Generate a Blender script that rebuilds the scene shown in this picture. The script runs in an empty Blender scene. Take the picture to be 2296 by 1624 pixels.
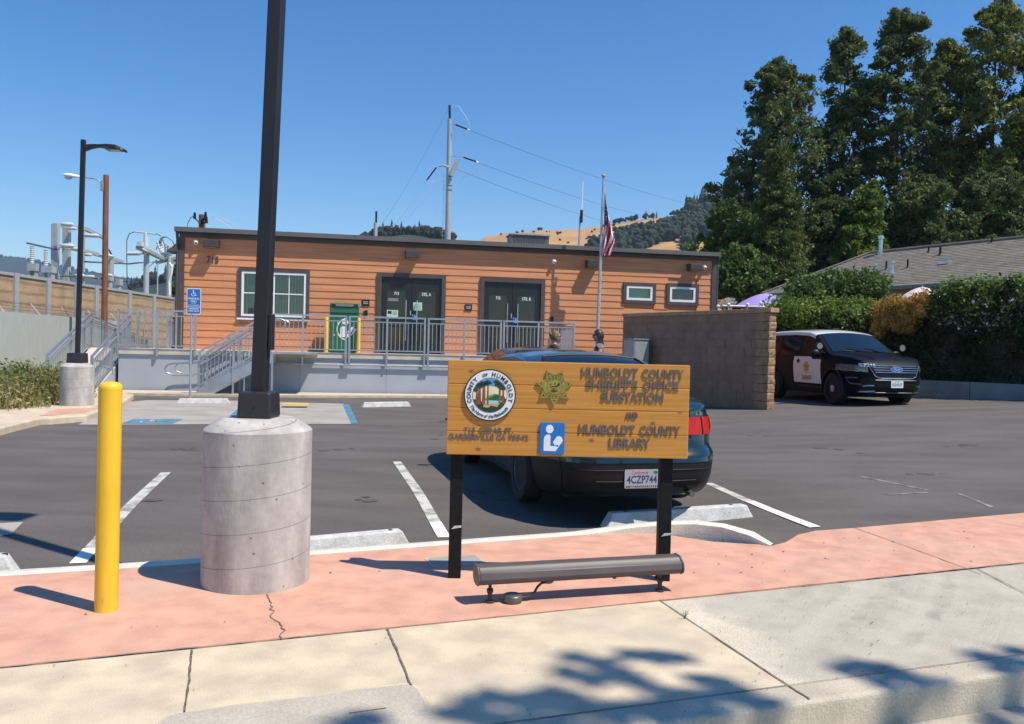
import bpy, bmesh, math, random
import numpy as np
from mathutils import Matrix, Vector
R_=math.radians
# ------------------------------------------------------------------ camera
S=bpy.context.scene
F=1801.8; CX,CY=1148.,812.; EYE=1.4; ROLL=.024; PITCH=math.atan(29/F)
_f=Vector((0,math.cos(PITCH),-math.sin(PITCH))); _r=Vector((1,0,0)); _u=_r.cross(_f)
_c,_s=math.cos(ROLL),math.sin(ROLL)
CR=_c*_r+_s*_u; CU=-_s*_r+_c*_u
cam=bpy.data.cameras.new('camera'); cam.sensor_fit='HORIZONTAL'; cam.sensor_width=36; cam.lens=36*F/2296
cam.clip_start=.05; cam.clip_end=12000
co=bpy.data.objects.new('camera',cam); S.collection.objects.link(co)
co.matrix_world=Matrix(((CR.x,CU.x,-_f.x,0),(CR.y,CU.y,-_f.y,0),(CR.z,CU.z,-_f.z,EYE),(0,0,0,1)))
S.camera=co
# ------------------------------------------------------------------ light
SUN=Vector((.64,-.33,1.2)).normalized()
el=math.asin(SUN.z); az=math.atan2(SUN.x,SUN.y)
W=bpy.data.worlds.new('World'); S.world=W; W.use_nodes=True
nt=W.node_tree; nt.nodes.clear()
sky=nt.nodes.new('ShaderNodeTexSky'); sky.sky_type='NISHITA'; sky.sun_disc=False
sky.sun_elevation=el; sky.sun_rotation=az; sky.altitude=0; sky.air_density=1.0; sky.dust_density=.1; sky.ozone_density=2.6
bg=nt.nodes.new('ShaderNodeBackground'); bg.inputs[1].default_value=.125
wo=nt.nodes.new('ShaderNodeOutputWorld')
hs=nt.nodes.new('ShaderNodeHueSaturation'); hs.inputs['Saturation'].default_value=1.36; hs.inputs['Hue'].default_value=.503
nt.links.new(sky.outputs[0],hs.inputs['Color']); nt.links.new(hs.outputs[0],bg.inputs[0]); nt.links.new(bg.outputs[0],wo.inputs[0])
sl=bpy.data.lights.new('sun','SUN'); sl.energy=4.7; sl.angle=R_(.53); sl.color=(1,.93,.80)
so=bpy.data.objects.new('sun',sl); S.collection.objects.link(so)
so.rotation_euler=SUN.to_track_quat('Z','Y').to_euler(); so.location=(20,-20,40)
S.view_settings.view_transform='Standard'; S.view_settings.look='None'
S.view_settings.exposure=.33; S.view_settings.gamma=1; S.view_settings.use_curve_mapping=False
S.cycles.max_bounces=6; S.cycles.transparent_max_bounces=8; S.cycles.volume_bounces=0
# ------------------------------------------------------------------ pixel helpers (2296-wide picture units -> points of the place)
def ray(px,py): return CR*((px-CX)/F)+CU*((CY-py)/F)+_f
def gp(px,py,z=0.):
    d=ray(px,py); t=(z-EYE)/d.z; return Vector((0,0,EYE))+d*t
def dp(px,py,Y):
    d=ray(px,py); return Vector((0,0,EYE))+d*(Y/d.y)
def push(p,d):      # move a ground point away from the viewer
    k=Vector((p.x,p.y,0)).normalized()*d; return Vector((p.x+k.x,p.y+k.y,p.z))
LOT=-.03
def sstep(a,b,x):
    t=min(1,max(0,(x-a)/(b-a))); return t*t*(3-2*t)
KL0=gp(0,1285); KL1=gp(1300,1186); _k=(KL1-KL0).normalized(); KLN=Vector((-_k.y,_k.x,0))
def zlot(x,y):
    k=max(0.,x-2.); k=k*k/(k+1.2) if k>0 else 0
    dk=(x-KL0.x)*KLN.x+(y-KL0.y)*KLN.y
    return LOT+.052*k*sstep(7,15,y)-.075*(1-sstep(.0,2.4,dk))*(1-sstep(1.5,3.5,x))
def gl(px,py,dz=0.):
    d=ray(px,py); t=3.
    for i in range(6000):
        p=Vector((0,0,EYE))+d*t
        if p.z<=zlot(p.x,p.y)+dz: return p
        t+=.01
    return p
# ------------------------------------------------------------------ materials
def _n(nt,t,**k):
    n=nt.nodes.new(t)
    for a,b in k.items():
        if a.startswith('i_'): n.inputs[a[2:]].default_value=b
        else: setattr(n,a,b)
    return n
def c4(c): return (c[0],c[1],c[2],1)
MATS={}
def pmat(name,col,rough=.6,metal=0.,var=.12,scale=6.,bump=0.,bscale=80.,stretch=(1,1,1),spots=0.,coat=0.,col2=None,lo=.35,hi=.65,spec=.5,big=None):
    m=bpy.data.materials.new(name); m.use_nodes=True; t=m.node_tree; b=t.nodes['Principled BSDF']; L=t.links.new
    b.inputs['Roughness'].default_value=rough; b.inputs['Metallic'].default_value=metal
    b.inputs['Coat Weight'].default_value=coat; b.inputs['Coat Roughness'].default_value=.04
    b.inputs['Specular IOR Level'].default_value=spec
    tc=_n(t,'ShaderNodeTexCoord'); mp=_n(t,'ShaderNodeMapping'); mp.inputs['Scale'].default_value=stretch
    L(tc.outputs['Object'],mp.inputs[0])
    nz=_n(t,'ShaderNodeTexNoise'); nz.inputs['Scale'].default_value=scale; nz.inputs['Detail'].default_value=5
    L(mp.outputs[0],nz.inputs['Vector'])
    mr=_n(t,'ShaderNodeMapRange'); mr.inputs[1].default_value=lo; mr.inputs[2].default_value=hi; L(nz.outputs[0],mr.inputs[0])
    mx=_n(t,'ShaderNodeMix',data_type='RGBA')
    a=col if col2 is not None else tuple(x*(1-var) for x in col)
    c=col2 if col2 is not None else tuple(min(1,x*(1+var)) for x in col)
    mx.inputs[6].default_value=c4(a); mx.inputs[7].default_value=c4(c); L(mr.outputs[0],mx.inputs[0])
    out=mx.outputs[2]
    if big:   # big: (scale, amount, colour) large stains
        n2=_n(t,'ShaderNodeTexNoise'); n2.inputs['Scale'].default_value=big[0]; n2.inputs['Detail'].default_value=4; L(mp.outputs[0],n2.inputs['Vector'])
        m2=_n(t,'ShaderNodeMapRange'); m2.inputs[1].default_value=.5; m2.inputs[2].default_value=.72; m2.inputs[4].default_value=big[1]; L(n2.outputs[0],m2.inputs[0])
        x2=_n(t,'ShaderNodeMix',data_type='RGBA'); L(m2.outputs[0],x2.inputs[0]); L(out,x2.inputs[6]); x2.inputs[7].default_value=c4(big[2]); out=x2.outputs[2]
    if spots:
        n3=_n(t,'ShaderNodeTexNoise'); n3.inputs['Scale'].default_value=bscale; n3.inputs['Detail'].default_value=2; L(tc.outputs['Object'],n3.inputs['Vector'])
        m3=_n(t,'ShaderNodeMapRange'); m3.inputs[1].default_value=.3; m3.inputs[2].default_value=.7; m3.inputs[3].default_value=1-spots; m3.inputs[4].default_value=1+spots; L(n3.outputs[0],m3.inputs[0])
        x3=_n(t,'ShaderNodeVectorMath',operation='SCALE'); L(out,x3.inputs[0]); L(m3.outputs[0],x3.inputs[3]); out=x3.outputs[0]
    L(out,b.inputs['Base Color'])
    if bump:
        n4=_n(t,'ShaderNodeTexNoise'); n4.inputs['Scale'].default_value=bscale; n4.inputs['Detail'].default_value=4; L(mp.outputs[0],n4.inputs['Vector'])
        bp=_n(t,'ShaderNodeBump'); bp.inputs['Strength'].default_value=bump; bp.inputs['Distance'].default_value=.01; L(n4.outputs[0],bp.inputs['Height']); L(bp.outputs[0],b.inputs['Normal'])
    MATS[name]=m; return m
def leafmat(name,ca,cb,scale=.6,trans=.25,cc=None):
    m=bpy.data.materials.new(name); m.use_nodes=True; t=m.node_tree; L=t.links.new; t.nodes.clear()
    tc=_n(t,'ShaderNodeTexCoord'); nz=_n(t,'ShaderNodeTexNoise'); nz.inputs['Scale'].default_value=scale; nz.inputs['Detail'].default_value=6; nz.inputs['Roughness'].default_value=.75
    L(tc.outputs['Object'],nz.inputs['Vector'])
    r=_n(t,'ShaderNodeValToRGB'); r.color_ramp.elements[0].position=.36; r.color_ramp.elements[0].color=c4(ca)
    r.color_ramp.elements[1].position=.66; r.color_ramp.elements[1].color=c4(cb)
    if cc: e=r.color_ramp.elements.new(.74); e.color=c4(cc)
    L(nz.outputs[0],r.inputs[0])
    d=_n(t,'ShaderNodeBsdfPrincipled'); d.inputs['Roughness'].default_value=.55; d.inputs['Specular IOR Level'].default_value=.25
    tr=_n(t,'ShaderNodeBsdfTranslucent'); mx=_n(t,'ShaderNodeMixShader'); mx.inputs[0].default_value=trans
    o=_n(t,'ShaderNodeOutputMaterial')
    L(r.outputs[0],d.inputs['Base Color']); L(r.outputs[0],tr.inputs['Color']); L(d.outputs[0],mx.inputs[1]); L(tr.outputs[0],mx.inputs[2]); L(mx.outputs[0],o.inputs[0])
    return m
def glassmat(name,tint,refl=.12):
    m=bpy.data.materials.new(name); m.use_nodes=True; t=m.node_tree; L=t.links.new; t.nodes.clear()
    a=_n(t,'ShaderNodeBsdfTransparent'); a.inputs[0].default_value=c4(tint)
    g=_n(t,'ShaderNodeBsdfGlossy'); g.inputs['Roughness'].default_value=.02
    fr=_n(t,'ShaderNodeLayerWeight'); fr.inputs[0].default_value=.35
    ad=_n(t,'ShaderNodeMath',operation='ADD',use_clamp=True); ad.inputs[1].default_value=refl; L(fr.outputs['Fresnel'],ad.inputs[0])
    mx=_n(t,'ShaderNodeMixShader'); o=_n(t,'ShaderNodeOutputMaterial'); L(ad.outputs[0],mx.inputs[0]); L(a.outputs[0],mx.inputs[1]); L(g.outputs[0],mx.inputs[2]); L(mx.outputs[0],o.inputs[0])
    return m
M=dict(
 asphalt=pmat('asphalt',(.110,.095,.087),.88,var=.16,scale=1.1,bump=.6,bscale=170,spots=.38,big=(.35,.5,(.132,.116,.107)),stretch=(.55,1.6,1)),
 road=pmat('road_asphalt',(.20,.19,.17),.9,var=.15,scale=2,bump=.5,bscale=150,spots=.3),
 cream=pmat('cream_concrete',(.55,.455,.33),.85,var=.13,scale=5,bump=.25,bscale=140,spots=.09,big=(1.4,.75,(.45,.395,.31))),
 kerbc=pmat('kerb_concrete',(.47,.41,.32),.85,var=.13,scale=4,bump=.3,bscale=90,spots=.12,big=(2.,.6,(.36,.33,.28))),
 white_kerb=pmat('pale_kerb',(.66,.62,.53),.85,var=.1,scale=5,bump=.3,bscale=90,spots=.12),
 pink=pmat('pink_concrete',(.575,.305,.215),.85,var=.13,scale=5.5,bump=.22,bscale=120,spots=.07,big=(.8,.8,(.56,.36,.27))),
 apron=pmat('grey_concrete',(.40,.37,.32),.88,var=.13,scale=3,bump=.5,bscale=130,spots=.2,big=(1.2,.5,(.33,.31,.275))),
 padc=pmat('pad_concrete',(.335,.305,.275),.85,var=.14,scale=1.5,bump=.2,bscale=90,spots=.1),
 joint=pmat('joint_dirt',(.14,.115,.075),.95,var=.4,scale=25),
 stop=pmat('stop_concrete',(.55,.54,.52),.85,var=.14,scale=9,bump=.4,bscale=60,spots=.12,big=(7,.6,(.40,.38,.35))),
 blackpost=pmat('black_post',(.009,.009,.0095),.6,var=.3,scale=20,bump=.1,spec=.2),
 polepaint=pmat('pole_paint',(.013,.012,.016),.5,var=.2,scale=3,bump=.06,bscale=160),
 cover=pmat('cover_plastic',(.024,.019,.024),.5,var=.15,scale=5,bump=.1),
 bronze=pmat('bronze_housing',(.095,.075,.075),.5,var=.1,scale=6,bump=.06,bscale=200),
 darkmetal=pmat('dark_fitting',(.035,.03,.028),.5,var=.3,scale=18),
 boxmetal=pmat('junction_metal',(.13,.125,.11),.45,metal=.6,var=.2,scale=15),
 yellow=pmat('yellow_paint',(.80,.47,.022),.5,var=.08,scale=7,bump=.08,bscale=90,big=(5,.55,(.62,.40,.06)),stretch=(1,1,.35)),
 letter=pmat('letter_bronze',(.15,.115,.105),.5,var=.12,scale=30),
 black=pmat('black',(.012,.012,.013),.5,var=.1),
 white=pmat('white_paint',(.80,.80,.79),.5,var=.04),
 bluesign=pmat('blue_sign',(.015,.16,.50),.45,var=.05),
 gold=pmat('gold_badge',(.42,.32,.075),.38,metal=.45,var=.15,scale=18),
 goldark=pmat('gold_relief',(.06,.05,.018),.5),
 trim=pmat('dark_trim',(.075,.06,.058),.6,var=.1,scale=4),
 fascia=pmat('fascia_metal',(.13,.115,.115),.45,var=.08,scale=2),
 alum=pmat('aluminium',(.46,.47,.50),.38,metal=.75,var=.08,scale=5),
 galv=pmat('galvanised',(.42,.44,.46),.45,metal=.5,var=.12,scale=4),
 skirt=pmat('skirt_panel',(.36,.39,.44),.6,var=.05,scale=1.2,big=(.5,.35,(.43,.42,.44))),
 deckc=pmat('deck_concrete',(.55,.49,.42),.8,var=.1,scale=2.5,spots=.06),
 green=pmat('book_drop_green',(.012,.13,.065),.4,var=.08,scale=3,coat=.3),
 greend=pmat('book_drop_hood',(.004,.03,.016),.4),
 steel=pmat('brushed_steel',(.60,.60,.60),.25,metal=.9,var=.05),
 doorblk=pmat('door_black',(.016,.016,.018),.35,var=.1),
 doorglass=pmat('door_glass',(.006,.007,.008),.05,var=.1,spec=.6),
 paperg=pmat('paper_notice',(.45,.62,.50),.8,var=.05),
 blind=pmat('blind_fabric',(.36,.50,.40),.8,var=.12,scale=4),
 room=pmat('room_dark',(.02,.022,.02),.9),
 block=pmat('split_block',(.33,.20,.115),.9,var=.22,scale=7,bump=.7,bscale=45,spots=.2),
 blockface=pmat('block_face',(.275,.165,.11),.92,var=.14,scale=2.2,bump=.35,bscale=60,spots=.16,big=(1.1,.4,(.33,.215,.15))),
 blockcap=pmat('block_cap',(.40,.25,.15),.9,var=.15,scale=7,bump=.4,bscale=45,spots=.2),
 retw=pmat('retaining_concrete',(.21,.22,.225),.9,var=.15,scale=2,bump=.3,bscale=50),
 rubber=pmat('rubber',(.012,.012,.012),.8,var=.2,scale=30),
 rim=pmat('alloy',(.20,.20,.20),.4,metal=.6),
 chrome=pmat('chrome',(.65,.65,.66),.12,metal=1.),
 plastic=pmat('black_plastic',(.007,.007,.008),.5,var=.15,spec=.3),
 suvglass=pmat('dark_glass',(.003,.004,.007),.1,var=.05,spec=.12),
 carglass=pmat('tinted_glass',(.006,.009,.011),.03,var=.05,spec=.8),
 teal=pmat('teal_paint',(.004,.020,.021),.30,metal=.3,var=.04,coat=1.),
 navy=pmat('dark_paint',(.005,.006,.011),.5,var=.04,coat=.04,spec=.10),
 grayp=pmat('charcoal_paint',(.03,.028,.032),.3,metal=.4,var=.04,coat=1.),
 carwhite=pmat('white_car_paint',(.74,.73,.73),.3,var=.02,coat=1.),
 redlens=pmat('red_lens',(.42,.012,.008),.3,var=.15,scale=18,coat=.15,spec=.3),
 amber=pmat('amber_lens',(.85,.22,.02),.3,var=.1,coat=.15,spec=.3),
 lens=pmat('clear_lens',(.12,.14,.18),.12,metal=.3,var=.35,scale=7,coat=.6),
 plate=pmat('number_plate',(.33,.33,.36),.5,var=.03),
 plateblue=pmat('plate_ink',(.015,.03,.13),.5),
 platered=pmat('plate_red',(.40,.10,.12),.5),
 wood=None,
 polewood=pmat('pole_wood',(.20,.085,.05),.85,var=.35,scale=6,stretch=(6,6,.35),bump=.4,bscale=30),
 slat=pmat('privacy_slat',(.42,.455,.43),.7,var=.06,scale=3,stretch=(5,5,.6)),
 wallpost=pmat('wall_post',(.34,.34,.34),.85,var=.06),
 insul=pmat('insulator',(.55,.60,.60),.35,var=.08),
 subst=pmat('substation_steel',(.42,.45,.46),.5,var=.07,metal=.2),
 wire=pmat('wire',(.10,.11,.13),.6),
 wirelt=pmat('bright_wire',(.5,.52,.55),.4),
 roofs=None,
 gutter=pmat('green_gutter',(.13,.20,.17),.5,var=.1),
 housew=pmat('house_wall',(.33,.29,.23),.85,var=.08),
 vent=pmat('vent_metal',(.50,.54,.56),.3,metal=.7),
 bark=pmat('bark',(.085,.06,.045),.95,var=.35,scale=5,stretch=(3,3,.5),bump=.8,bscale=12),
 purple=pmat('purple_canvas',(.34,.26,.62),.8,var=.05),
 pinkcan=pmat('pale_canvas',(.72,.58,.55),.8,var=.05),
 skin=pmat('skin',(.45,.24,.16),.55,var=.05),
 hair1=pmat('blond_hair',(.16,.085,.045),.6,var=.4,scale=40,stretch=(1,1,.2)),
 hair2=pmat('dark_hair',(.025,.016,.014),.5,var=.4,scale=40,stretch=(1,1,.2)),
 jacket=pmat('dark_jacket',(.018,.022,.020),.85,var=.2,scale=8),
 jacket2=pmat('grey_top',(.16,.15,.17),.85,var=.15,scale=8),
 jeans=pmat('jeans',(.03,.045,.09),.85,var=.2,scale=10),
 flower=pmat('petals',(.80,.80,.78),.7),
 bluep=pmat('blue_marking',(.06,.19,.29),.85,var=.25,scale=5,spots=.25,big=(3,.7,(.20,.25,.28))),
)
def tyre_sweep(m,lo=.74,hi=1.06):
    # rubber left by cars turning into the driveway: bands at a constant distance from the turning point
    t=m.node_tree; L=t.links.new; b=t.nodes['Principled BSDF']; src=b.inputs['Base Color'].links[0].from_socket
    tc=_n(t,'ShaderNodeTexCoord'); ds=_n(t,'ShaderNodeVectorMath',operation='DISTANCE'); L(tc.outputs['Object'],ds.inputs[0]); ds.inputs[1].default_value=(-3.2,8.5,0)
    n0=_n(t,'ShaderNodeTexNoise'); n0.inputs['Scale'].default_value=7; n0.inputs['Detail'].default_value=6; L(tc.outputs['Object'],n0.inputs['Vector'])
    aw=_n(t,'ShaderNodeMath',operation='MULTIPLY_ADD'); aw.inputs[1].default_value=.10; L(n0.outputs[0],aw.inputs[0]); L(ds.outputs['Value'],aw.inputs[2])
    wv=_n(t,'ShaderNodeTexNoise',noise_dimensions='1D'); wv.inputs['Scale'].default_value=6.5; wv.inputs['Detail'].default_value=5; L(aw.outputs[0],wv.inputs['W'])
    wr=_n(t,'ShaderNodeMapRange'); wr.inputs[1].default_value=.30; wr.inputs[2].default_value=.64; wr.inputs[3].default_value=lo; wr.inputs[4].default_value=1.; L(wv.outputs[0],wr.inputs[0])
    a=_n(t,'ShaderNodeMapRange',interpolation_type='SMOOTHSTEP'); a.inputs[1].default_value=5.7; a.inputs[2].default_value=6.3; L(ds.outputs['Value'],a.inputs[0])
    c=_n(t,'ShaderNodeMapRange',interpolation_type='SMOOTHSTEP'); c.inputs[1].default_value=7.9; c.inputs[2].default_value=7.2; L(ds.outputs['Value'],c.inputs[0])
    sp=_n(t,'ShaderNodeSeparateXYZ'); L(tc.outputs['Object'],sp.inputs[0]); e=_n(t,'ShaderNodeMapRange',interpolation_type='SMOOTHSTEP'); e.inputs[1].default_value=.9; e.inputs[2].default_value=1.8; L(sp.outputs[0],e.inputs[0])
    p1=_n(t,'ShaderNodeMath',operation='MULTIPLY'); L(a.outputs[0],p1.inputs[0]); L(c.outputs[0],p1.inputs[1]); p2=_n(t,'ShaderNodeMath',operation='MULTIPLY'); L(p1.outputs[0],p2.inputs[0]); L(e.outputs[0],p2.inputs[1])
    mx=_n(t,'ShaderNodeMix',data_type='FLOAT'); L(p2.outputs[0],mx.inputs[0]); mx.inputs[2].default_value=1.; L(wr.outputs[0],mx.inputs[3])
    sc=_n(t,'ShaderNodeVectorMath',operation='SCALE'); L(src,sc.inputs[0]); L(mx.outputs[0],sc.inputs[3]); L(sc.outputs[0],b.inputs['Base Color'])
    # rubber wears off in patches
    n9=_n(t,'ShaderNodeTexNoise'); n9.inputs['Scale'].default_value=2.2; n9.inputs['Detail'].default_value=8; n9.inputs['Roughness'].default_value=.75; L(tc.outputs['Object'],n9.inputs['Vector'])
    r9=_n(t,'ShaderNodeMapRange'); r9.inputs[1].default_value=.38; r9.inputs[2].default_value=.62; L(n9.outputs[0],r9.inputs[0]); p3=_n(t,'ShaderNodeMath',operation='MULTIPLY'); L(p2.outputs[0],p3.inputs[0]); L(r9.outputs[0],p3.inputs[1]); L(p3.outputs[0],mx.inputs[0])
def customs():
    # stained cedar
    m=bpy.data.materials.new('cedar'); m.use_nodes=True; t=m.node_tree; b=t.nodes['Principled BSDF']; L=t.links.new
    tc=_n(t,'ShaderNodeTexCoord'); mp=_n(t,'ShaderNodeMapping'); mp.inputs['Scale'].default_value=(.9,6,34); L(tc.outputs['Object'],mp.inputs[0])
    n1=_n(t,'ShaderNodeTexNoise'); n1.inputs['Scale'].default_value=2.2; n1.inputs['Detail'].default_value=8; n1.inputs['Distortion'].default_value=.25; L(mp.outputs[0],n1.inputs['Vector'])
    r=_n(t,'ShaderNodeValToRGB'); r.color_ramp.elements[0].position=.3; r.color_ramp.elements[0].color=(.50,.20,.033,1); r.color_ramp.elements[1].position=.72; r.color_ramp.elements[1].color=(.64,.295,.052,1); L(n1.outputs[0],r.inputs[0])
    n2=_n(t,'ShaderNodeTexVoronoi',voronoi_dimensions='2D'); n2.inputs['Scale'].default_value=3.0; sp2=_n(t,'ShaderNodeSeparateXYZ'); cb2=_n(t,'ShaderNodeCombineXYZ'); L(tc.outputs['Object'],sp2.inputs[0]); L(sp2.outputs[0],cb2.inputs[0]); zm=_n(t,'ShaderNodeMath',operation='MULTIPLY'); zm.inputs[1].default_value=1.5; L(sp2.outputs[2],zm.inputs[0]); L(zm.outputs[0],cb2.inputs[1]); L(cb2.outputs[0],n2.inputs['Vector'])
    kr=_n(t,'ShaderNodeMapRange'); kr.inputs[1].default_value=.015; kr.inputs[2].default_value=.075; kr.inputs[3].default_value=.75; kr.inputs[4].default_value=0; L(n2.outputs['Distance'],kr.inputs[0])
    mx=_n(t,'ShaderNodeMix',data_type='RGBA'); L(kr.outputs[0],mx.inputs[0]); L(r.outputs[0],mx.inputs[6]); mx.inputs[7].default_value=(.09,.03,.012,1)
    L(mx.outputs[2],b.inputs['Base Color']); b.inputs['Roughness'].default_value=.45
    bp=_n(t,'ShaderNodeBump'); bp.inputs['Strength'].default_value=.15; bp.inputs['Distance'].default_value=.004; L(n1.outputs[0],bp.inputs['Height']); L(bp.outputs[0],b.inputs['Normal'])
    M['wood']=m
    # spiral-tube concrete of the lamp bases
    m=pmat('tube_concrete',(.43,.40,.375),.85,var=.20,scale=3.6,bump=.3,bscale=26,spots=.07,big=(2.6,.8,(.31,.275,.255)),stretch=(1.6,1.6,.55))
    t=m.node_tree; L=t.links.new; b=t.nodes['Principled BSDF']
    tc=_n(t,'ShaderNodeTexCoord'); sx=_n(t,'ShaderNodeSeparateXYZ'); L(tc.outputs['Object'],sx.inputs[0])
    at=_n(t,'ShaderNodeMath',operation='ARCTAN2'); L(sx.outputs[1],at.inputs[0]); L(sx.outputs[0],at.inputs[1])
    k=_n(t,'ShaderNodeMath',operation='MULTIPLY_ADD'); k.inputs[1].default_value=-.19/(2*math.pi); L(at.outputs[0],k.inputs[0]); L(sx.outputs[2],k.inputs[2])
    d=_n(t,'ShaderNodeMath',operation='DIVIDE'); d.inputs[1].default_value=.19; L(k.outputs[0],d.inputs[0])
    fr=_n(t,'ShaderNodeMath',operation='FRACT'); L(d.outputs[0],fr.inputs[0])
    mr=_n(t,'ShaderNodeMapRange'); mr.inputs[1].default_value=.0; mr.inputs[2].default_value=.03; mr.inputs[3].default_value=.30; mr.inputs[4].default_value=1; L(fr.outputs[0],mr.inputs[0])
    vo=_n(t,'ShaderNodeTexVoronoi'); vo.inputs['Scale'].default_value=12; L(tc.outputs['Object'],vo.inputs['Vector'])
    vm=_n(t,'ShaderNodeMapRange'); vm.inputs[1].default_value=.06; vm.inputs[2].default_value=.09; vm.inputs[3].default_value=.4; vm.inputs[4].default_value=1; L(vo.outputs['Distance'],vm.inputs[0])
    mm=_n(t,'ShaderNodeMath',operation='MULTIPLY'); L(mr.outputs[0],mm.inputs[0]); L(vm.outputs[0],mm.inputs[1])
    src=b.inputs['Base Color'].links[0].from_socket
    sc=_n(t,'ShaderNodeVectorMath',operation='SCALE'); L(src,sc.inputs[0]); L(mm.outputs[0],sc.inputs[3]); L(sc.outputs[0],b.inputs['Base Color'])
    M['tube']=m
    # worn white paint
    def worn(name,col,base,sc,thr):
        m=bpy.data.materials.new(name); m.use_nodes=True; t=m.node_tree; b=t.nodes['Principled BSDF']; L=t.links.new
        tc=_n(t,'ShaderNodeTexCoord'); n1=_n(t,'ShaderNodeTexNoise'); n1.inputs['Scale'].default_value=sc; n1.inputs['Detail'].default_value=8; n1.inputs['Roughness'].default_value=.7; L(tc.outputs['Object'],n1.inputs['Vector'])
        mr=_n(t,'ShaderNodeMapRange'); mr.inputs[1].default_value=thr-.07; mr.inputs[2].default_value=thr+.07; L(n1.outputs[0],mr.inputs[0])
        mx=_n(t,'ShaderNodeMix',data_type='RGBA'); L(mr.outputs[0],mx.inputs[0]); mx.inputs[6].default_value=c4(base); mx.inputs[7].default_value=c4(col); L(mx.outputs[2],b.inputs['Base Color']); b.inputs['Roughness'].default_value=.85
        return m
    M['stripe']=worn('worn_stripe',(.52,.51,.47),(.22,.21,.195),4.5,.46)
    M['bright_stripe']=worn('fresh_stripe',(.74,.73,.69),(.5,.49,.45),6,.36)
    M['faint']=worn('faint_stripe',(.30,.285,.26),(.125,.118,.112),5,.52)
    # siding: painted boards
    M['siding']=pmat('orange_siding',(.60,.245,.112),.7,var=.12,scale=2.5,bump=.15,bscale=40,stretch=(.3,1,6),spots=.03)
    # tan sound wall with courses
    m=pmat('tan_panel',(.40,.275,.16),.9,var=.15,scale=1.6,bump=.5,bscale=12,spots=.15); t=m.node_tree; L=t.links.new; b=t.nodes['Principled BSDF']
    tc=_n(t,'ShaderNodeTexCoord'); wv=_n(t,'ShaderNodeTexWave',wave_type='BANDS',bands_direction='Z'); wv.inputs['Scale'].default_value=.62; wv.inputs['Distortion'].default_value=1.4; wv.inputs['Detail'].default_value=3; L(tc.outputs['Object'],wv.inputs['Vector'])
    mr=_n(t,'ShaderNodeMapRange'); mr.inputs[1].default_value=0; mr.inputs[2].default_value=.35; mr.inputs[3].default_value=.66; mr.inputs[4].default_value=1; L(wv.outputs[1],mr.inputs[0])
    src=b.inputs['Base Color'].links[0].from_socket; sc=_n(t,'ShaderNodeVectorMath',operation='SCALE'); L(src,sc.inputs[0]); L(mr.outputs[0],sc.inputs[3]); L(sc.outputs[0],b.inputs['Base Color'])
    M['tan']=m
    # asphalt shingles
    M['roofs']=pmat('shingles',(.205,.175,.145),.92,var=.22,scale=2.3,stretch=(1,1,6),bump=.4,bscale=25,spots=.18,big=(.7,.4,(.26,.225,.185)))
customs()
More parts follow.
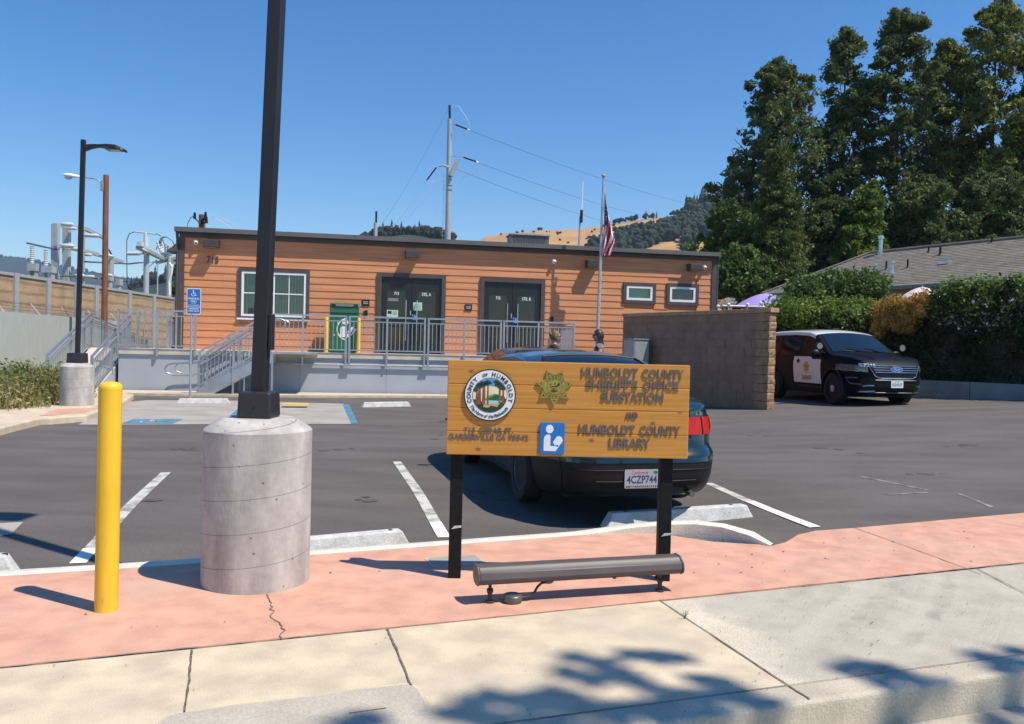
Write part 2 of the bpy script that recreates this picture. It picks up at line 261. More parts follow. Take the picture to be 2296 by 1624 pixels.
# ------------------------------------------------------------------ mesh builder
XF={}
def props(o,label=None,cat=None,group=None,kind=None):
    if label: o['label']=label
    if cat: o['category']=cat
    if group: o['group']=group
    if kind: o['kind']=kind
    return o
def thing(name,label,cat,loc=(0,0,0),rz=0.,group=None):
    o=bpy.data.objects.new(name,None); S.collection.objects.link(o); o.empty_display_size=.2
    o.location=loc; o.rotation_euler=(0,0,rz); XF[o.name]=Matrix.Translation(Vector(loc))@Matrix.Rotation(rz,4,'Z')
    return props(o,label,cat,group)
class MB:
    def __init__(s): s.v=[]; s.f=[]; s.m=[]
    def add(s,vs,fs,m=0,X=None):
        k=len(s.v)
        s.v+= [tuple(X@Vector(p)) for p in vs] if X is not None else [tuple(p) for p in vs]
        s.f+=[tuple(i+k for i in f) for f in fs]; s.m+=[m]*len(fs); return s
    def box(s,x0,x1,y0,y1,z0,z1,m=0,X=None):
        return s.add([(x0,y0,z0),(x1,y0,z0),(x1,y1,z0),(x0,y1,z0),(x0,y0,z1),(x1,y0,z1),(x1,y1,z1),(x0,y1,z1)],
          [(0,3,2,1),(4,5,6,7),(0,1,5,4),(1,2,6,5),(2,3,7,6),(3,0,4,7)],m,X)
    def bar(s,p0,p1,w,h,m=0,up=(0,0,1),X=None):
        p0=Vector(p0);p1=Vector(p1);d=(p1-p0).normalized();u=Vector(up)
        if abs(d.dot(u))>.98: u=Vector((0,1,0))
        a=d.cross(u).normalized();b=a.cross(d).normalized()
        vs=[p+a*(i*w/2)+b*(j*h/2) for p in(p0,p1) for i,j in((-1,-1),(1,-1),(1,1),(-1,1))]
        return s.add(vs,[(3,2,1,0),(4,5,6,7),(0,1,5,4),(1,2,6,5),(2,3,7,6),(3,0,4,7)],m,X)
    def tube(s,pts,r,n=8,m=0,caps=True,X=None):
        pts=[Vector(p) for p in pts]; k=len(pts); rs=r if isinstance(r,(list,tuple)) else [r]*k
        vs=[];fs=[];a=None
        for i,p in enumerate(pts):
            d=(pts[min(i+1,k-1)]-pts[max(i-1,0)]).normalized()
            if a is None: a=d.cross(Vector((0,0,1)) if abs(d.z)<.95 else Vector((1,0,0))).normalized()
            a=(a-d*a.dot(d)).normalized(); b=d.cross(a)
            vs+=[p+(a*math.cos(t)+b*math.sin(t))*rs[i] for t in [2*math.pi*j/n for j in range(n)]]
        for i in range(k-1):
            for j in range(n): fs.append((i*n+j,i*n+(j+1)%n,(i+1)*n+(j+1)%n,(i+1)*n+j))
        if caps: fs+=[tuple(range(n-1,-1,-1)),tuple(range((k-1)*n,k*n))]
        return s.add(vs,fs,m,X)
    def lathe(s,prof,n=24,c=(0,0,0),m=0,X=None):
        vs=[(c[0]+r*math.cos(2*math.pi*j/n),c[1]+r*math.sin(2*math.pi*j/n),c[2]+z) for r,z in prof for j in range(n)]
        fs=[(i*n+j,i*n+(j+1)%n,(i+1)*n+(j+1)%n,(i+1)*n+j) for i in range(len(prof)-1) for j in range(n)]
        fs+=[tuple(range(n-1,-1,-1)),tuple(range((len(prof)-1)*n,len(prof)*n))]
        return s.add(vs,fs,m,X)
    def prism(s,poly,z0,z1,m=0,X=None):
        ar=sum(poly[i][0]*poly[(i+1)%len(poly)][1]-poly[(i+1)%len(poly)][0]*poly[i][1] for i in range(len(poly)))
        if ar<0: poly=poly[::-1]
        n=len(poly)
        vs=[(p[0],p[1],z0) for p in poly]+[(p[0],p[1],z1) for p in poly]
        fs=[tuple(range(n-1,-1,-1)),tuple(range(n,2*n))]+[(i,(i+1)%n,n+(i+1)%n,n+i) for i in range(n)]
        return s.add(vs,fs,m,X)
    def ball(s,c,r,m=0,n=10,sc=(1,1,1)):
        pr=[(max(1e-4,r*math.sin(math.pi*i/n)),-r*math.cos(math.pi*i/n)) for i in range(n+1)]
        X=Matrix.Translation(Vector(c))@Matrix.Diagonal((sc[0],sc[1],sc[2],1))
        return s.lathe(pr,max(8,n+4),(0,0,0),m,X)
    def sheet(s,rows,m=0,X=None):
        k=len(rows[0]); vs=[p for r in rows for p in r]
        fs=[(i*k+j,i*k+j+1,(i+1)*k+j+1,(i+1)*k+j) for i in range(len(rows)-1) for j in range(k-1)]
        return s.add(vs,fs,m,X)
    def text(s,st,X,w=None,h=None,depth=.0,bold=0.,m=0,shear=0.,space=1.):
        vs,fs=text_geo(st,bold,depth>0,shear,space)
        if not vs: return s
        xs=[v[0] for v in vs]; ys=[v[1] for v in vs]; x0,x1,y0,y1=min(xs),max(xs),min(ys),max(ys)
        if h is None: k=w/(x1-x0); kx=ky=k
        elif w is None: k=h/(y1-y0); kx=ky=k
        else: kx=w/(x1-x0); ky=h/(y1-y0)
        cx=(x0+x1)/2; cy=(y0+y1)/2
        return s.add([((a-cx)*kx,(b-cy)*ky,c*depth) for a,b,c in vs],fs,m,X)
    def obj(s,name,mats,root=None,parent=None,world=False,smooth=None,bevel=0.,seg=2,loc=None):
        me=bpy.data.meshes.new(name)
        vs=s.v
        if root is not None and world:
            inv=XF[root.name].inverted(); vs=[tuple(inv@Vector(p)) for p in vs]
        if loc is not None: vs=[(p[0]-loc[0],p[1]-loc[1],p[2]-loc[2]) for p in vs]
        me.from_pydata(vs,[],s.f); me.update()
        if not isinstance(mats,(list,tuple)): mats=[mats]
        for mm in mats: me.materials.append(mm)
        if len(mats)>1: me.polygons.foreach_set('material_index',s.m)
        if smooth is not None:
            me.polygons.foreach_set('use_smooth',[True]*len(me.polygons)); me.set_sharp_from_angle(angle=R_(smooth))
        o=bpy.data.objects.new(name,me); S.collection.objects.link(o)
        if loc is not None: o.location=loc
        pr=parent if parent is not None else root
        if pr is not None: o.parent=pr
        if bevel:
            b=o.modifiers.new('bevel','BEVEL'); b.width=bevel; b.segments=seg; b.limit_method='ANGLE'; b.angle_limit=R_(40)
        return o
    def solo(s,name,mats,label,cat,group=None,**k):
        if 'loc' not in k:
            a=np.array(s.v); k['loc']=(float(a[:,0].mean()),float(a[:,1].mean()),float(a[:,2].min()))
        return props(s.obj(name,mats,**k),label,cat,group)
    def struct(s,name,mats,**k):
        return props(s.obj(name,mats,**k),kind='structure')
_TC={}
def text_geo(st,bold=0.,ext=False,shear=0.,space=1.):
    key=(st,bold,ext,shear,space)
    if key in _TC: return _TC[key]
    cu=bpy.data.curves.new('t','FONT'); cu.body=st; cu.size=1; cu.offset=bold; cu.resolution_u=3; cu.shear=shear; cu.space_character=space
    if ext: cu.extrude=.5
    o=bpy.data.objects.new('t',cu); S.collection.objects.link(o); bpy.context.view_layer.update()
    me=o.to_mesh(); vs=[(v.co.x,v.co.y,v.co.z+(.5 if ext else 0)) for v in me.vertices]; fs=[tuple(p.vertices) for p in me.polygons]
    o.to_mesh_clear(); bpy.data.objects.remove(o); bpy.data.curves.remove(cu)
    _TC[key]=(vs,fs); return vs,fs
def facing(x,y,z,rz=0.):     # frame whose x is right, y is up and z comes out towards -Y (turned by rz)
    return Matrix.Translation((x,y,z))@Matrix.Rotation(rz,4,'Z')@Matrix(((1,0,0,0),(0,0,-1,0),(0,1,0,0),(0,0,0,1)))
def arc_text(mb,st,X,rad,a0,a1,h,depth,m,bold=.0,flip=False,shear=0.):
    # letters between angles a0 and a1 (degrees); flip = reading along the bottom
    wd=[]
    for ch in st:
        if ch==' ': wd.append(.28)
        else:
            vs,_=text_geo(ch,bold,depth>0,shear); xs=[v[0] for v in vs]; wd.append(max(xs)-min(xs)+.09)
    tot=sum(wd); pos=0
    for ch,w in zip(st,wd):
        a=R_(a0+(a1-a0)*(pos+w/2)/tot); pos+=w
        if ch==' ': continue
        vs,fs=text_geo(ch,bold,depth>0,shear); xs=[v[0] for v in vs]; cx=(min(xs)+max(xs))/2
        k=h/.73; rot=(a-math.pi/2) if not flip else (a+math.pi/2)
        T=X@Matrix.Translation((rad*math.cos(a),rad*math.sin(a),0))@Matrix.Rotation(rot,4,'Z')
        mb.add([((x-cx)*k,(y-.365)*k,z*depth) for x,y,z in vs],fs,m,T)
def np_mesh(name,v,q,mats,mi=None,root=None,parent=None,loc=None,smooth=False):
    me=bpy.data.meshes.new(name); v=np.asarray(v,dtype=np.float32)
    if loc is not None: v=v-np.array(loc,dtype=np.float32)
    n=q.shape[1]; me.vertices.add(len(v)); me.vertices.foreach_set('co',v.ravel())
    me.loops.add(q.size); me.loops.foreach_set('vertex_index',q.ravel().astype(np.int32))
    me.polygons.add(len(q)); me.polygons.foreach_set('loop_start',(np.arange(len(q))*n).astype(np.int32))
    if not isinstance(mats,(list,tuple)): mats=[mats]
    for m_ in mats: me.materials.append(m_)
    if mi is not None: me.polygons.foreach_set('material_index',np.asarray(mi,dtype=np.int32))
    me.update(calc_edges=True)
    o=bpy.data.objects.new(name,me); S.collection.objects.link(o)
    if loc is not None: o.location=loc
    if parent is not None: o.parent=parent
    elif root is not None: o.parent=root
    return o
def leaf_quads(cent,rad,per,size,seed,flat=0.,aspect=.5,squash=1.):
    rg=np.random.default_rng(seed); cent=np.asarray(cent); rad=np.asarray(rad); N=len(cent)*per
    c=np.repeat(cent,per,0); r=np.repeat(rad,per)
    d=rg.normal(size=(N,3)); d/=np.linalg.norm(d,axis=1)[:,None]
    p=c+d*(r*rg.random(N)**.45)[:,None]*np.array([1,1,squash])
    a=rg.normal(size=(N,3)); a[:,2]-=flat; a/=np.linalg.norm(a,axis=1)[:,None]
    b=np.cross(a,rg.normal(size=(N,3))); b/=np.linalg.norm(b,axis=1)[:,None]
    L=size*(.6+.8*rg.random(N))[:,None]; Wd=L*aspect
    v=np.stack([p-a*L*.5,p+b*Wd*.5,p+a*L*.5,p-b*Wd*.5],1).reshape(-1,3)
    return v,np.arange(4*N).reshape(-1,4)
def copy_tree(o,loc=None,rz=None,label=None,parent=None):
    c=o.copy(); S.collection.objects.link(c)
    if parent is not None: c.parent=parent
    if loc is not None: c.location=loc
    if rz is not None: c.rotation_euler=(0,0,rz)
    if label: c['label']=label
    for ch in list(o.children): copy_tree(ch,parent=c)
    return c
# ================================================================== SETTING
rnd=random.Random(4)
def V2(p): return (p.x,p.y)
def flat(mb,pts,z,m=0):   # a flat polygon facing up
    ar=sum(pts[i][0]*pts[(i+1)%len(pts)][1]-pts[(i+1)%len(pts)][0]*pts[i][1] for i in range(len(pts)))
    if ar<0: pts=pts[::-1]
    mb.add([(p[0],p[1],z) for p in pts],[tuple(range(len(pts)))],m)
# terrain sheet to the horizon (radial grid)
mb=MB(); rings=[0,30,60,120,250,500,1000,2500,6000]
vs=[(0,20,-.35)]; fs=[]
for r in rings[1:]:
    for j in range(48):
        a=2*math.pi*j/48; vs.append((r*math.cos(a),20+r*math.sin(a),-.35))
for j in range(48): fs.append((0,1+j,1+(j+1)%48))
for i in range(len(rings)-2):
    for j in range(48): a=1+i*48; fs.append((a+j,a+48+j,a+48+(j+1)%48,a+(j+1)%48))
mb.add(vs,fs); M['dryland']=pmat('dry_land',(.20,.16,.09),.95,var=.3,scale=.05,col2=(.10,.11,.05))
mb.struct('ground',M['dryland'])
# street directions
A=gp(0,1497); B=gp(2296,1262); es=(B-A).normalized(); en=Vector((-es.y,es.x,0))
K0=gp(1524,1614); K1=gp(2296,1505)
ek=(K1-K0).normalized(); ekn=Vector((-ek.y,ek.x,0))
Ka=K0-ek*9; Kb=K1+ek*10
Aa=A-es*6; Bb=B+es*9
# road
mb=MB(); r0=Ka-ekn*9; r1=Kb-ekn*9
e0=Ka-ek*60; e1=Kb+ek*60
flat(mb,[V2(e0),V2(e1),V2(e1-ekn*9.5),V2(e0-ekn*9.5)],-.155); mb.struct('road',M['road'])
# gutter strip
mb=MB(); flat(mb,[V2(e0-ekn*.01),V2(e1-ekn*.01),V2(e1-ekn*.42),V2(e0-ekn*.42)],-.150); mb.struct('gutter',M['kerbc'])
# street kerb : rounded nose, swept along ek
mb=MB(); prof=[(.012,-.2),(.0,-.022),(-.002,-.013),(-.007,-.006),(-.014,-.002),(-.024,.0),(-.15,.0),(-.15,-.2)]
n=60; rows=[]
for i in range(n+1):
    p=Ka-ek*20+ek*(Kb+ek*20-(Ka-ek*20)).length*i/n
    rows.append([(p-ekn*a+Vector((0,0,z))) for a,z in prof])
mb.sheet(rows); mb.struct('street_kerb',M['kerbc'])
# cream footpath; the driveway apron carries grey tyre dirt
def apron_mat():
    m=pmat('driveway_concrete',(.57,.505,.40),.87,var=.09,scale=3,bump=.45,bscale=120,spots=.16); t=m.node_tree; L=t.links.new; b=t.nodes['Principled BSDF']
    tc=_n(t,'ShaderNodeTexCoord'); sx=_n(t,'ShaderNodeVectorMath',operation='DOT_PRODUCT'); L(tc.outputs['Object'],sx.inputs[0]); sx.inputs[1].default_value=(.95,.32,0)
    n=_n(t,'ShaderNodeTexNoise'); n.inputs['Scale'].default_value=1.5; n.inputs['Detail'].default_value=6; n.inputs['Roughness'].default_value=.6; L(tc.outputs['Object'],n.inputs['Vector'])
    a=_n(t,'ShaderNodeMath',operation='MULTIPLY_ADD'); a.inputs[1].default_value=2.6; L(n.outputs[0],a.inputs[0]); L(sx.outputs['Value'],a.inputs[2])
    mr=_n(t,'ShaderNodeMapRange'); mr.inputs[1].default_value=APT; mr.inputs[2].default_value=APT+.28; mr.inputs[4].default_value=.85; L(a.outputs[0],mr.inputs[0])
    src=b.inputs['Base Color'].links[0].from_socket
    n5=_n(t,'ShaderNodeTexNoise'); n5.inputs['Scale'].default_value=5; n5.inputs['Detail'].default_value=6; L(tc.outputs['Object'],n5.inputs['Vector'])
    w5=_n(t,'ShaderNodeMapRange'); w5.inputs[1].default_value=.3; w5.inputs[2].default_value=.7; w5.inputs[3].default_value=.88; w5.inputs[4].default_value=1.10; L(n5.outputs[0],w5.inputs[0])
    wm_=w5
    g=_n(t,'ShaderNodeVectorMath',operation='SCALE'); g.inputs[0].default_value=(.43,.385,.315); L(wm_.outputs[0],g.inputs[3])
    x=_n(t,'ShaderNodeMix',data_type='RGBA'); L(mr.outputs[0],x.inputs[0]); L(src,x.inputs[6]); L(g.outputs[0],x.inputs[7]); L(x.outputs[2],b.inputs['Base Color']); return m
APT=3.55; M['apron2']=apron_mat(); tyre_sweep(M['apron2'],.66); tyre_sweep(M['pink'],.86)
mb=MB()
i0=Ka+ekn*.153; i1=Kb+ekn*.153
apA=gp(1480,1348); apB=gp(1790,1553); apB=i0+ek*((apB-i0).dot(ek))        # joint where the driveway apron starts
flat(mb,[V2(i0-ek*20),V2(apB),V2(apA),V2(Aa-es*20)],0.0,0)
flat(mb,[V2(apB),V2(i1+ek*20),V2(Bb+es*20),V2(apA)],-.003,1)
def crack(pts,w,z,m,seed=1,jit=.004,sub=9):
    rg=random.Random(seed); P=[]
    for a,b in zip(pts[:-1],pts[1:]):
        for k in range(sub): P.append(a.lerp(b,k/sub))
    P.append(pts[-1]); Lf=[];Rt=[]
    for i,p in enumerate(P):
        d=(P[min(i+1,len(P)-1)]-P[max(0,i-1)]).normalized(); nn=Vector((-d.y,d.x,0))
        o=rg.uniform(-jit,jit) if 0<i<len(P)-1 else 0; ww=w*rg.uniform(.55,1.2)
        Lf.append((p+nn*(o+ww/2))); Rt.append((p+nn*(o-ww/2)))
    mb.sheet([[(q.x,q.y,z) for q in Rt],[(q.x,q.y,z) for q in Lf]],m)
crack([gp(430,1457),gp(424,1530),gp(408,1632)],.010,.004,2,1,.0015)
crack([gp(868,1412),gp(890,1460),gp(930,1560),gp(955,1632)],.011,.004,2,2,.0018)
crack([apA,apB,apB-ekn*.14],.010,.004,2,3,.0015)
crack([gp(2190,1276),gp(2296,1330),gp(2420,1395)],.008,.004,2,5)
crack([Ka+ekn*.155,Kb+ekn*.155],.004,.003,2,6,.001,60)
crack([A-es*.5,A,gp(1480,1348),B,B+es*.5],.007,.0045,2,7,.003,40)
# grit and small stains lying on the concrete, denser on the apron
rg=random.Random(8)
for k in range(230):
    if k<150: p=gp(rg.uniform(1600,2290),rg.uniform(1300,1540))
    else: p=gp(rg.uniform(0,2290),rg.uniform(1240,1620))
    if (p-K0).dot(ekn)<.03 or (p-A).dot(en)>1.15: continue
    r=rg.uniform(.0014,.004)*(1.6 if rg.random()<.06 else 1)
    mb.add([(p.x+r*rg.uniform(.6,1.3)*math.cos(t),p.y+r*rg.uniform(.6,1.3)*math.sin(t),.0055) for t in [i*1.047 for i in range(6)]]+[(p.x,p.y,.0055+r*.8)],[(i,(i+1)%6,6) for i in range(6)],2)
SWL=(K0.x,K0.y,0)
mb.struct('sidewalk',[M['cream'],M['apron2'],M['joint']])
# pink band
back=[gp(*p) for p in((0,1292),(360,1269),(700,1244),(1000,1222),(1300,1200),(1440,1190),(1500,1200),(1600,1215),(1733,1223),(1762,1216),(1790,1199),(1830,1190),(1915,1184),(2296,1150))]
k0=back[0]-(back[2]-back[0]).normalized()*22; k1=back[-1]+(back[-1]-back[-2]).normalized()*24
mb=MB(); pts=[V2(A-es*24),V2(B+es*28),V2(k1)]+[V2(p) for p in back[::-1]]+[V2(k0)]
mb.prism(pts,-.2,0.0,0)
crack([gp(598,1333),gp(608,1358),gp(612,1385),gp(634,1410),gp(631,1436)],.007,.004,1,11,.012,6)
crack([gp(1915,1184),gp(2030,1225),gp(2200,1288)],.008,.004,1,12,.003)
rg=random.Random(9)
for k in range(60):
    p=gp(rg.uniform(1550,2200),rg.uniform(1190,1290)) if k<45 else gp(rg.uniform(0,1500),rg.uniform(1250,1430))
    if not(.02<(p-A).dot(en)<1.1): continue
    r=rg.uniform(.003,.009)
    mb.add([(p.x+r*rg.uniform(.5,1.6)*math.cos(t),p.y+r*rg.uniform(.5,1.3)*math.sin(t),.0045) for t in [i*1.047 for i in range(6)]]+[(p.x,p.y,.0055+r*.3)],[(i,(i+1)%6,6) for i in range(6)],1)
mb.struct('pink_pavement',[M['pink'],M['joint']])
# pale kerb between the pink band and the lot; its end rises and curls round the island
mb=MB(); inn=[(0,1291.5),(180,1280.5),(360,1269),(530,1256.5),(700,1244),(850,1233),(1000,1222),(1150,1211),(1300,1200)]
P=[gp(*p)+Vector((0,0,.002)) for p in inn]
d0=(P[-1]-P[0]).normalized(); P=[P[0]-d0*20]+P
W_=[.11]*len(P); H_=[0.004]*len(P)
top=[(1420,1182,.05),(1500,1175,.085),(1560,1174,.10),(1620,1181,.095),(1680,1199,.06),(1728,1222,.012)]
for x,y,h in top:
    P.append(gp(x,y,h)); W_.append(.12); H_.append(h)
rows=[]
for i,p in enumerate(P):
    d=(P[min(i+1,len(P)-1)]-P[max(0,i-1)]); d.z=0; d.normalize(); nn=Vector((-d.y,d.x,0)); z=H_[i]; w=W_[i]
    if i==len(P)-1: w=.05
    rows.append([Vector((p.x,p.y,-.15)),Vector((p.x,p.y,z-.006)),Vector((p.x,p.y,z))+nn*.012,Vector((p.x,p.y,z))+nn*w,Vector((p.x,p.y,z-.015))+nn*(w+.014),Vector((p.x,p.y,-.15))+nn*(w+.025)])
mb.sheet([[tuple(q) for q in r] for r in rows]); mb.struct('lot_kerb',M['white_kerb'],smooth=50)
# parking lot, rising gently to the right
mb=MB(); xs=[-60,-30,-16]+[x*.75 for x in range(-20,54)]+[50,70]; ys=[1,3]+[4+.75*j for j in range(0,52)]+[52,70]
def front(x): return A.y+(x-A.x)*es.y/es.x+1.0
mb.sheet([[(x,y,zlot(x,y)) for x in xs] for y in ys if True])
keep=[f for f in mb.f if max(mb.v[i][1]-front(mb.v[i][0]) for i in f)>-.3]; mb.f=keep; mb.m=[0]*len(keep)
mb.struct('parking_lot',M['asphalt'])
def strip(mb,a,b,w,m=0,dz=.004,n=8):
    d=(b-a); d.z=0; d.normalize(); nn=Vector((-d.y,d.x,0))*w/2
    rows=[[],[]]
    for i in range(n+1):
        p=a.lerp(b,i/n)
        for r,s in((0,-1),(1,1)):
            q=p+nn*s; rows[r].append((q.x,q.y,zlot(q.x,q.y)+dz))
    mb.sheet(rows,m)
def glp(*p): return gl(*p)
mb=MB()
a=glp(174,1266); b=glp(372,1060); strip(mb,a,b,.10,0)
strip(mb,a,a.lerp(b,.10),.104,1,.008,2)
a=glp(996,1207); b=glp(890,1036); strip(mb,a,b,.10,0); strip(mb,a,a.lerp(b,.13),.104,1,.008,2)
a=glp(1828,1184); b=glp(1588,1084); strip(mb,a,b,.10,0); strip(mb,a,a.lerp(b,.55),.104,1,.008,3)
for p,q in(((1920,1067),(2080,1100)),((1990,1110),(2080,1105)),((2150,1108),(2225,1138)),((2095,1062),(2120,1062))):
    strip(mb,glp(*p),glp(*q),.05,2,.004,3)
mb.struct('parking_lines',[M['stripe'],M['bright_stripe'],M['faint']])
rg=random.Random(14)
mb=MB()
for px,py,r in((560,1120,.16),(640,1080,.10),(1120,1110,.2),(300,1130,.13),(820,1120,.12),(1860,1010,.22),(2050,1060,.14),(1700,980,.15),(950,980,.2),(420,1010,.18),(2150,1000,.2),(760,1010,.14)):
    c=gl(px,py)
    for q in range(3):
        x=c.x+rg.uniform(-r,r)*1.4; y=c.y+rg.uniform(-r,r)*1.4; k=r*rg.uniform(.15,.6)
        P=[(x+k*rg.uniform(.6,1.25)*math.cos(t),y+k*rg.uniform(.6,1.25)*math.sin(t)) for t in [i*.449 for i in range(14)]]
        mb.add([(a,b_,zlot(a,b_)+.0035+.0004*q) for a,b_ in P],[tuple(range(14))])
M['oil']=pmat('oil_stain',(.080,.069,.064),.7,var=.25,scale=12,spots=.3,bscale=150); mb.struct('oil_stains',M['oil'])
# accessible bay: paler concrete pad with blue lines and the wheelchair mark
def glpoly(mb,pts,m=0,dz=.004):
    P=[gl(*p) for p in pts]; ar=sum(P[i].x*P[(i+1)%len(P)].y-P[(i+1)%len(P)].x*P[i].y for i in range(len(P)))
    if ar<0: P=P[::-1]
    mb.add([(p.x,p.y,zlot(p.x,p.y)+dz) for p in P],[tuple(range(len(P)))],m); return P
mb=MB(); glpoly(mb,[(176,953),(300,953),(450,952),(600,951.5),(760,951.5),(803,951),(785,930),(770,906),(520,899),(330,898),(245,905),(215,930)]); mb.struct('accessible_bay',M['padc'])
mb=MB()
glpoly(mb,[(272,951),(387,951),(410,941),(298,941)],0,.008)
glpoly(mb,[(788,951),(803,951),(783,908),(768,908)],0,.008); glpoly(mb,[(512,936),(531,936),(560,905),(547,905)],0,.008)
# wheelchair figure, white on the blue panel
a=gl(387,951);b=gl(272,951);c=gl(298,941); ox=Vector(((a-b).x,(a-b).y,0)); oy=Vector(((c-b).x,(c-b).y,0))
def wm(mb,pts,m,f,z):
    mb.add([(*(f(x,y)),z) for x,y in pts],[tuple(range(len(pts)))],m)
def chair_shapes():
    # classic access symbol in a unit square (x right, y up)
    out=[[(.42+.075*math.cos(t),.88+.075*math.sin(t)) for t in [i*.524 for i in range(12)]]]
    ring=[]
    for i in range(14):
        a0=R_(150+i*17.5); a1=R_(150+(i+1)*17.5)
        out.append([(.42+.30*math.cos(a0),.36+.30*math.sin(a0)),(.42+.30*math.cos(a1),.36+.30*math.sin(a1)),(.42+.225*math.cos(a1),.36+.225*math.sin(a1)),(.42+.225*math.cos(a0),.36+.225*math.sin(a0))])
    out.append([(.37,.80),(.37,.42),(.47,.42),(.47,.80)])
    out.append([(.47,.66),(.47,.60),(.66,.60),(.66,.66)])
    out.append([(.40,.50),(.40,.41),(.68,.41),(.68,.50)])
    out.append([(.60,.45),(.68,.50),(.83,.17),(.75,.13)])
    out.append([(.75,.13),(.79,.22),(.93,.24),(.93,.18)])
    return out
for pl in chair_shapes():
    wm(mb,pl,1,lambda x,y:(b.x+ox.x*(.2+.6*x)+oy.x*(.05+.9*y),b.y+ox.y*(.2+.6*x)+oy.y*(.05+.9*y)),zlot(b.x,b.y)+.012)
mb.struct('bay_markings',[M['bluep'],M['stripe']])
# left-edge drain / painted patch at the frame edge
mb=MB(); glpoly(mb,[(-60,1178),(52,1172),(25,1200),(-60,1212)],0,.004); mb.struct('concrete_patch',M['padc'])
# ================================================================== BUILDING FRAME
BO=Vector((dp(405,515,24.0).x,24.0,0)); TH=math.atan(.18)
E1=Vector((math.cos(TH),math.sin(TH),0)); NW=Vector((math.sin(TH),-math.cos(TH),0))
def bl(px,py,w=0.):
    d=ray(px,py); o=Vector((0,0,EYE)); q=BO+NW*w
    t=(q-o).dot(NW)/d.dot(NW); p=o+d*t; return (p-BO).dot(E1),p.z
def bw(u,w,z): return BO+E1*u+NW*w+Vector((0,0,z))
BLEN=bl(1605,575)[0]; ZT=bl(1000,541)[1]; ZD=1.17
bld=thing('library_building','long low building with orange lap siding, dark trim and two pairs of black doors','building',(BO.x,BO.y,0),TH)
ZR=ZT-.09
# ---- lap siding: every board a tilted plank so the laps throw real shadow lines
mb=MB(); ex=.215; z=.25; rgs=random.Random(17)
def opening(px0,py0,px1,py1,pad=0):
    u0,z0=bl(px0,py1); u1,z1=bl(px1,py0); return u0-pad,u1+pad,z0-pad,z1+pad
win=opening(533,607,695,716); d1=opening(843,617,1000,793); d2=opening(1073,628,1222,796); w2=opening(1396,636,1470,680); w3=opening(1493,638,1566,684)
d1=(d1[0],d1[1],ZD,d1[3]); d2=(d2[0],d2[1],ZD,d2[3])
ops=[win,d1,d2,w2,w3]
while z<ZR-.02:
    z1=min(z+ex,ZR); cuts=[(0,BLEN)]
    for o in ops:
        if o[2]<z1-.01 and o[3]>z+.01:
            nc=[]
            for a,b in cuts:
                if o[0]+.05>=b or o[1]-.05<=a: nc.append((a,b)); continue
                if o[0]+.05>a: nc.append((a,o[0]+.05))
                if o[1]-.05<b: nc.append((o[1]-.05,b))
            cuts=nc
    js=[rgs.uniform(.4,3.4)+3.66*i for i in range(5)]; nc=[]
    for a,b in cuts:        # butt joints between board lengths
        e=[a]+[j for j in js if a+.2<j<b-.2]+[b]; nc+=[(p+(.002 if p!=a else 0),q-(.002 if q!=b else 0)) for p,q in zip(e[:-1],e[1:])]
    for a,b in nc:
        mb.add([(a,-.020,z),(b,-.020,z),(b,-.003,z1+.012),(a,-.003,z1+.012),(a,.006,z),(b,.006,z)],[(0,1,2,3),(4,5,1,0)])
    z+=ex
mb.obj('siding',M['siding'],bld)
DEP=9.
mb=MB(); 
for a,b,c,d in((.0,BLEN,DEP-.1,DEP),):
    mb.box(a,b,c,d,.0,ZR)
mb.box(0,.1,.02,DEP-.1,0,ZR); mb.box(BLEN-.1,BLEN,.02,DEP-.1,0,ZR)
# front backing with openings left free
us=sorted({.1,BLEN-.1}|{o[0]+.03 for o in ops}|{o[1]-.03 for o in ops})
for a,b in zip(us[:-1],us[1:]):
    m_=(a+b)/2; holes=[o for o in ops if o[0]<m_<o[1]]
    if not holes: mb.box(a,b,.02,.10,0,ZR)
    else:
        h=holes[0]; mb.box(a,b,.02,.10,0,h[2]+.03); mb.box(a,b,.02,.10,h[3]-.03,ZR)
mb.obj('wall',M['siding'],bld)
mb=MB(); mb.box(.1,BLEN-.1,.3,DEP-.2,0.02,.9)
mb.box(.1,BLEN-.1,1.2,1.3,.9,ZR-.1); mb.obj('interior',M['room'],bld)
mb=MB(); mb.box(-.1,BLEN+.05,-.22,DEP+.2,ZR,ZR+.10); rf=mb.obj('roof',M['fascia'],bld)
mb=MB(); mb.box(-.11,BLEN+.06,-.245,-.22,ZR-.02,ZR+.115); mb.box(-.13,-.1,-.22,DEP+.2,ZR-.02,ZR+.115); mb.box(BLEN+.05,BLEN+.08,-.22,DEP+.2,ZR-.02,ZR+.115)
for k in range(1,6): mb.box(k*3.1,k*3.1+.06,-.25,-.246,ZR-.02,ZR+.117)
mb.obj('fascia',M['fascia'],bld,parent=rf)
mb=MB(); mb.box(-.02,BLEN+.02,-.05,-.022,ZR-.16,ZR-.002); mb.obj('frieze_board',M['trim'],bld)
for a,b in((-.03,.13),(BLEN-.13,BLEN+.03)):
    mb=MB(); mb.box(a,b,-.05,-.0225,.2,ZR-.163); mb.box(a if a<0 else b-.03,.0 if a<0 else b,-.022,.13,.2,ZR-.163); mb.obj('corner_board',M['trim'],bld)
for uu in(-.075,BLEN+.06):
    mb=MB(); mb.tube([(uu,-.1,ZR-.03),(uu,-.02,ZR-.25),(uu,-.02,.1)],.045,8); mb.obj('downspout',M['trim'],bld)
mb=MB(); mb.add([(-.35,-.2,ZR-.62),(-.05,-.2,ZR-.62),(-.05,-.2,ZR-.35),(-.35,.6,ZR-.62),(-.05,.6,ZR-.62),(-.05,.6,ZR-.35)],[(0,1,2),(5,4,3),(0,2,5,3),(0,3,4,1)]); mb.obj('side_lamp_hood',M['trim'],bld)
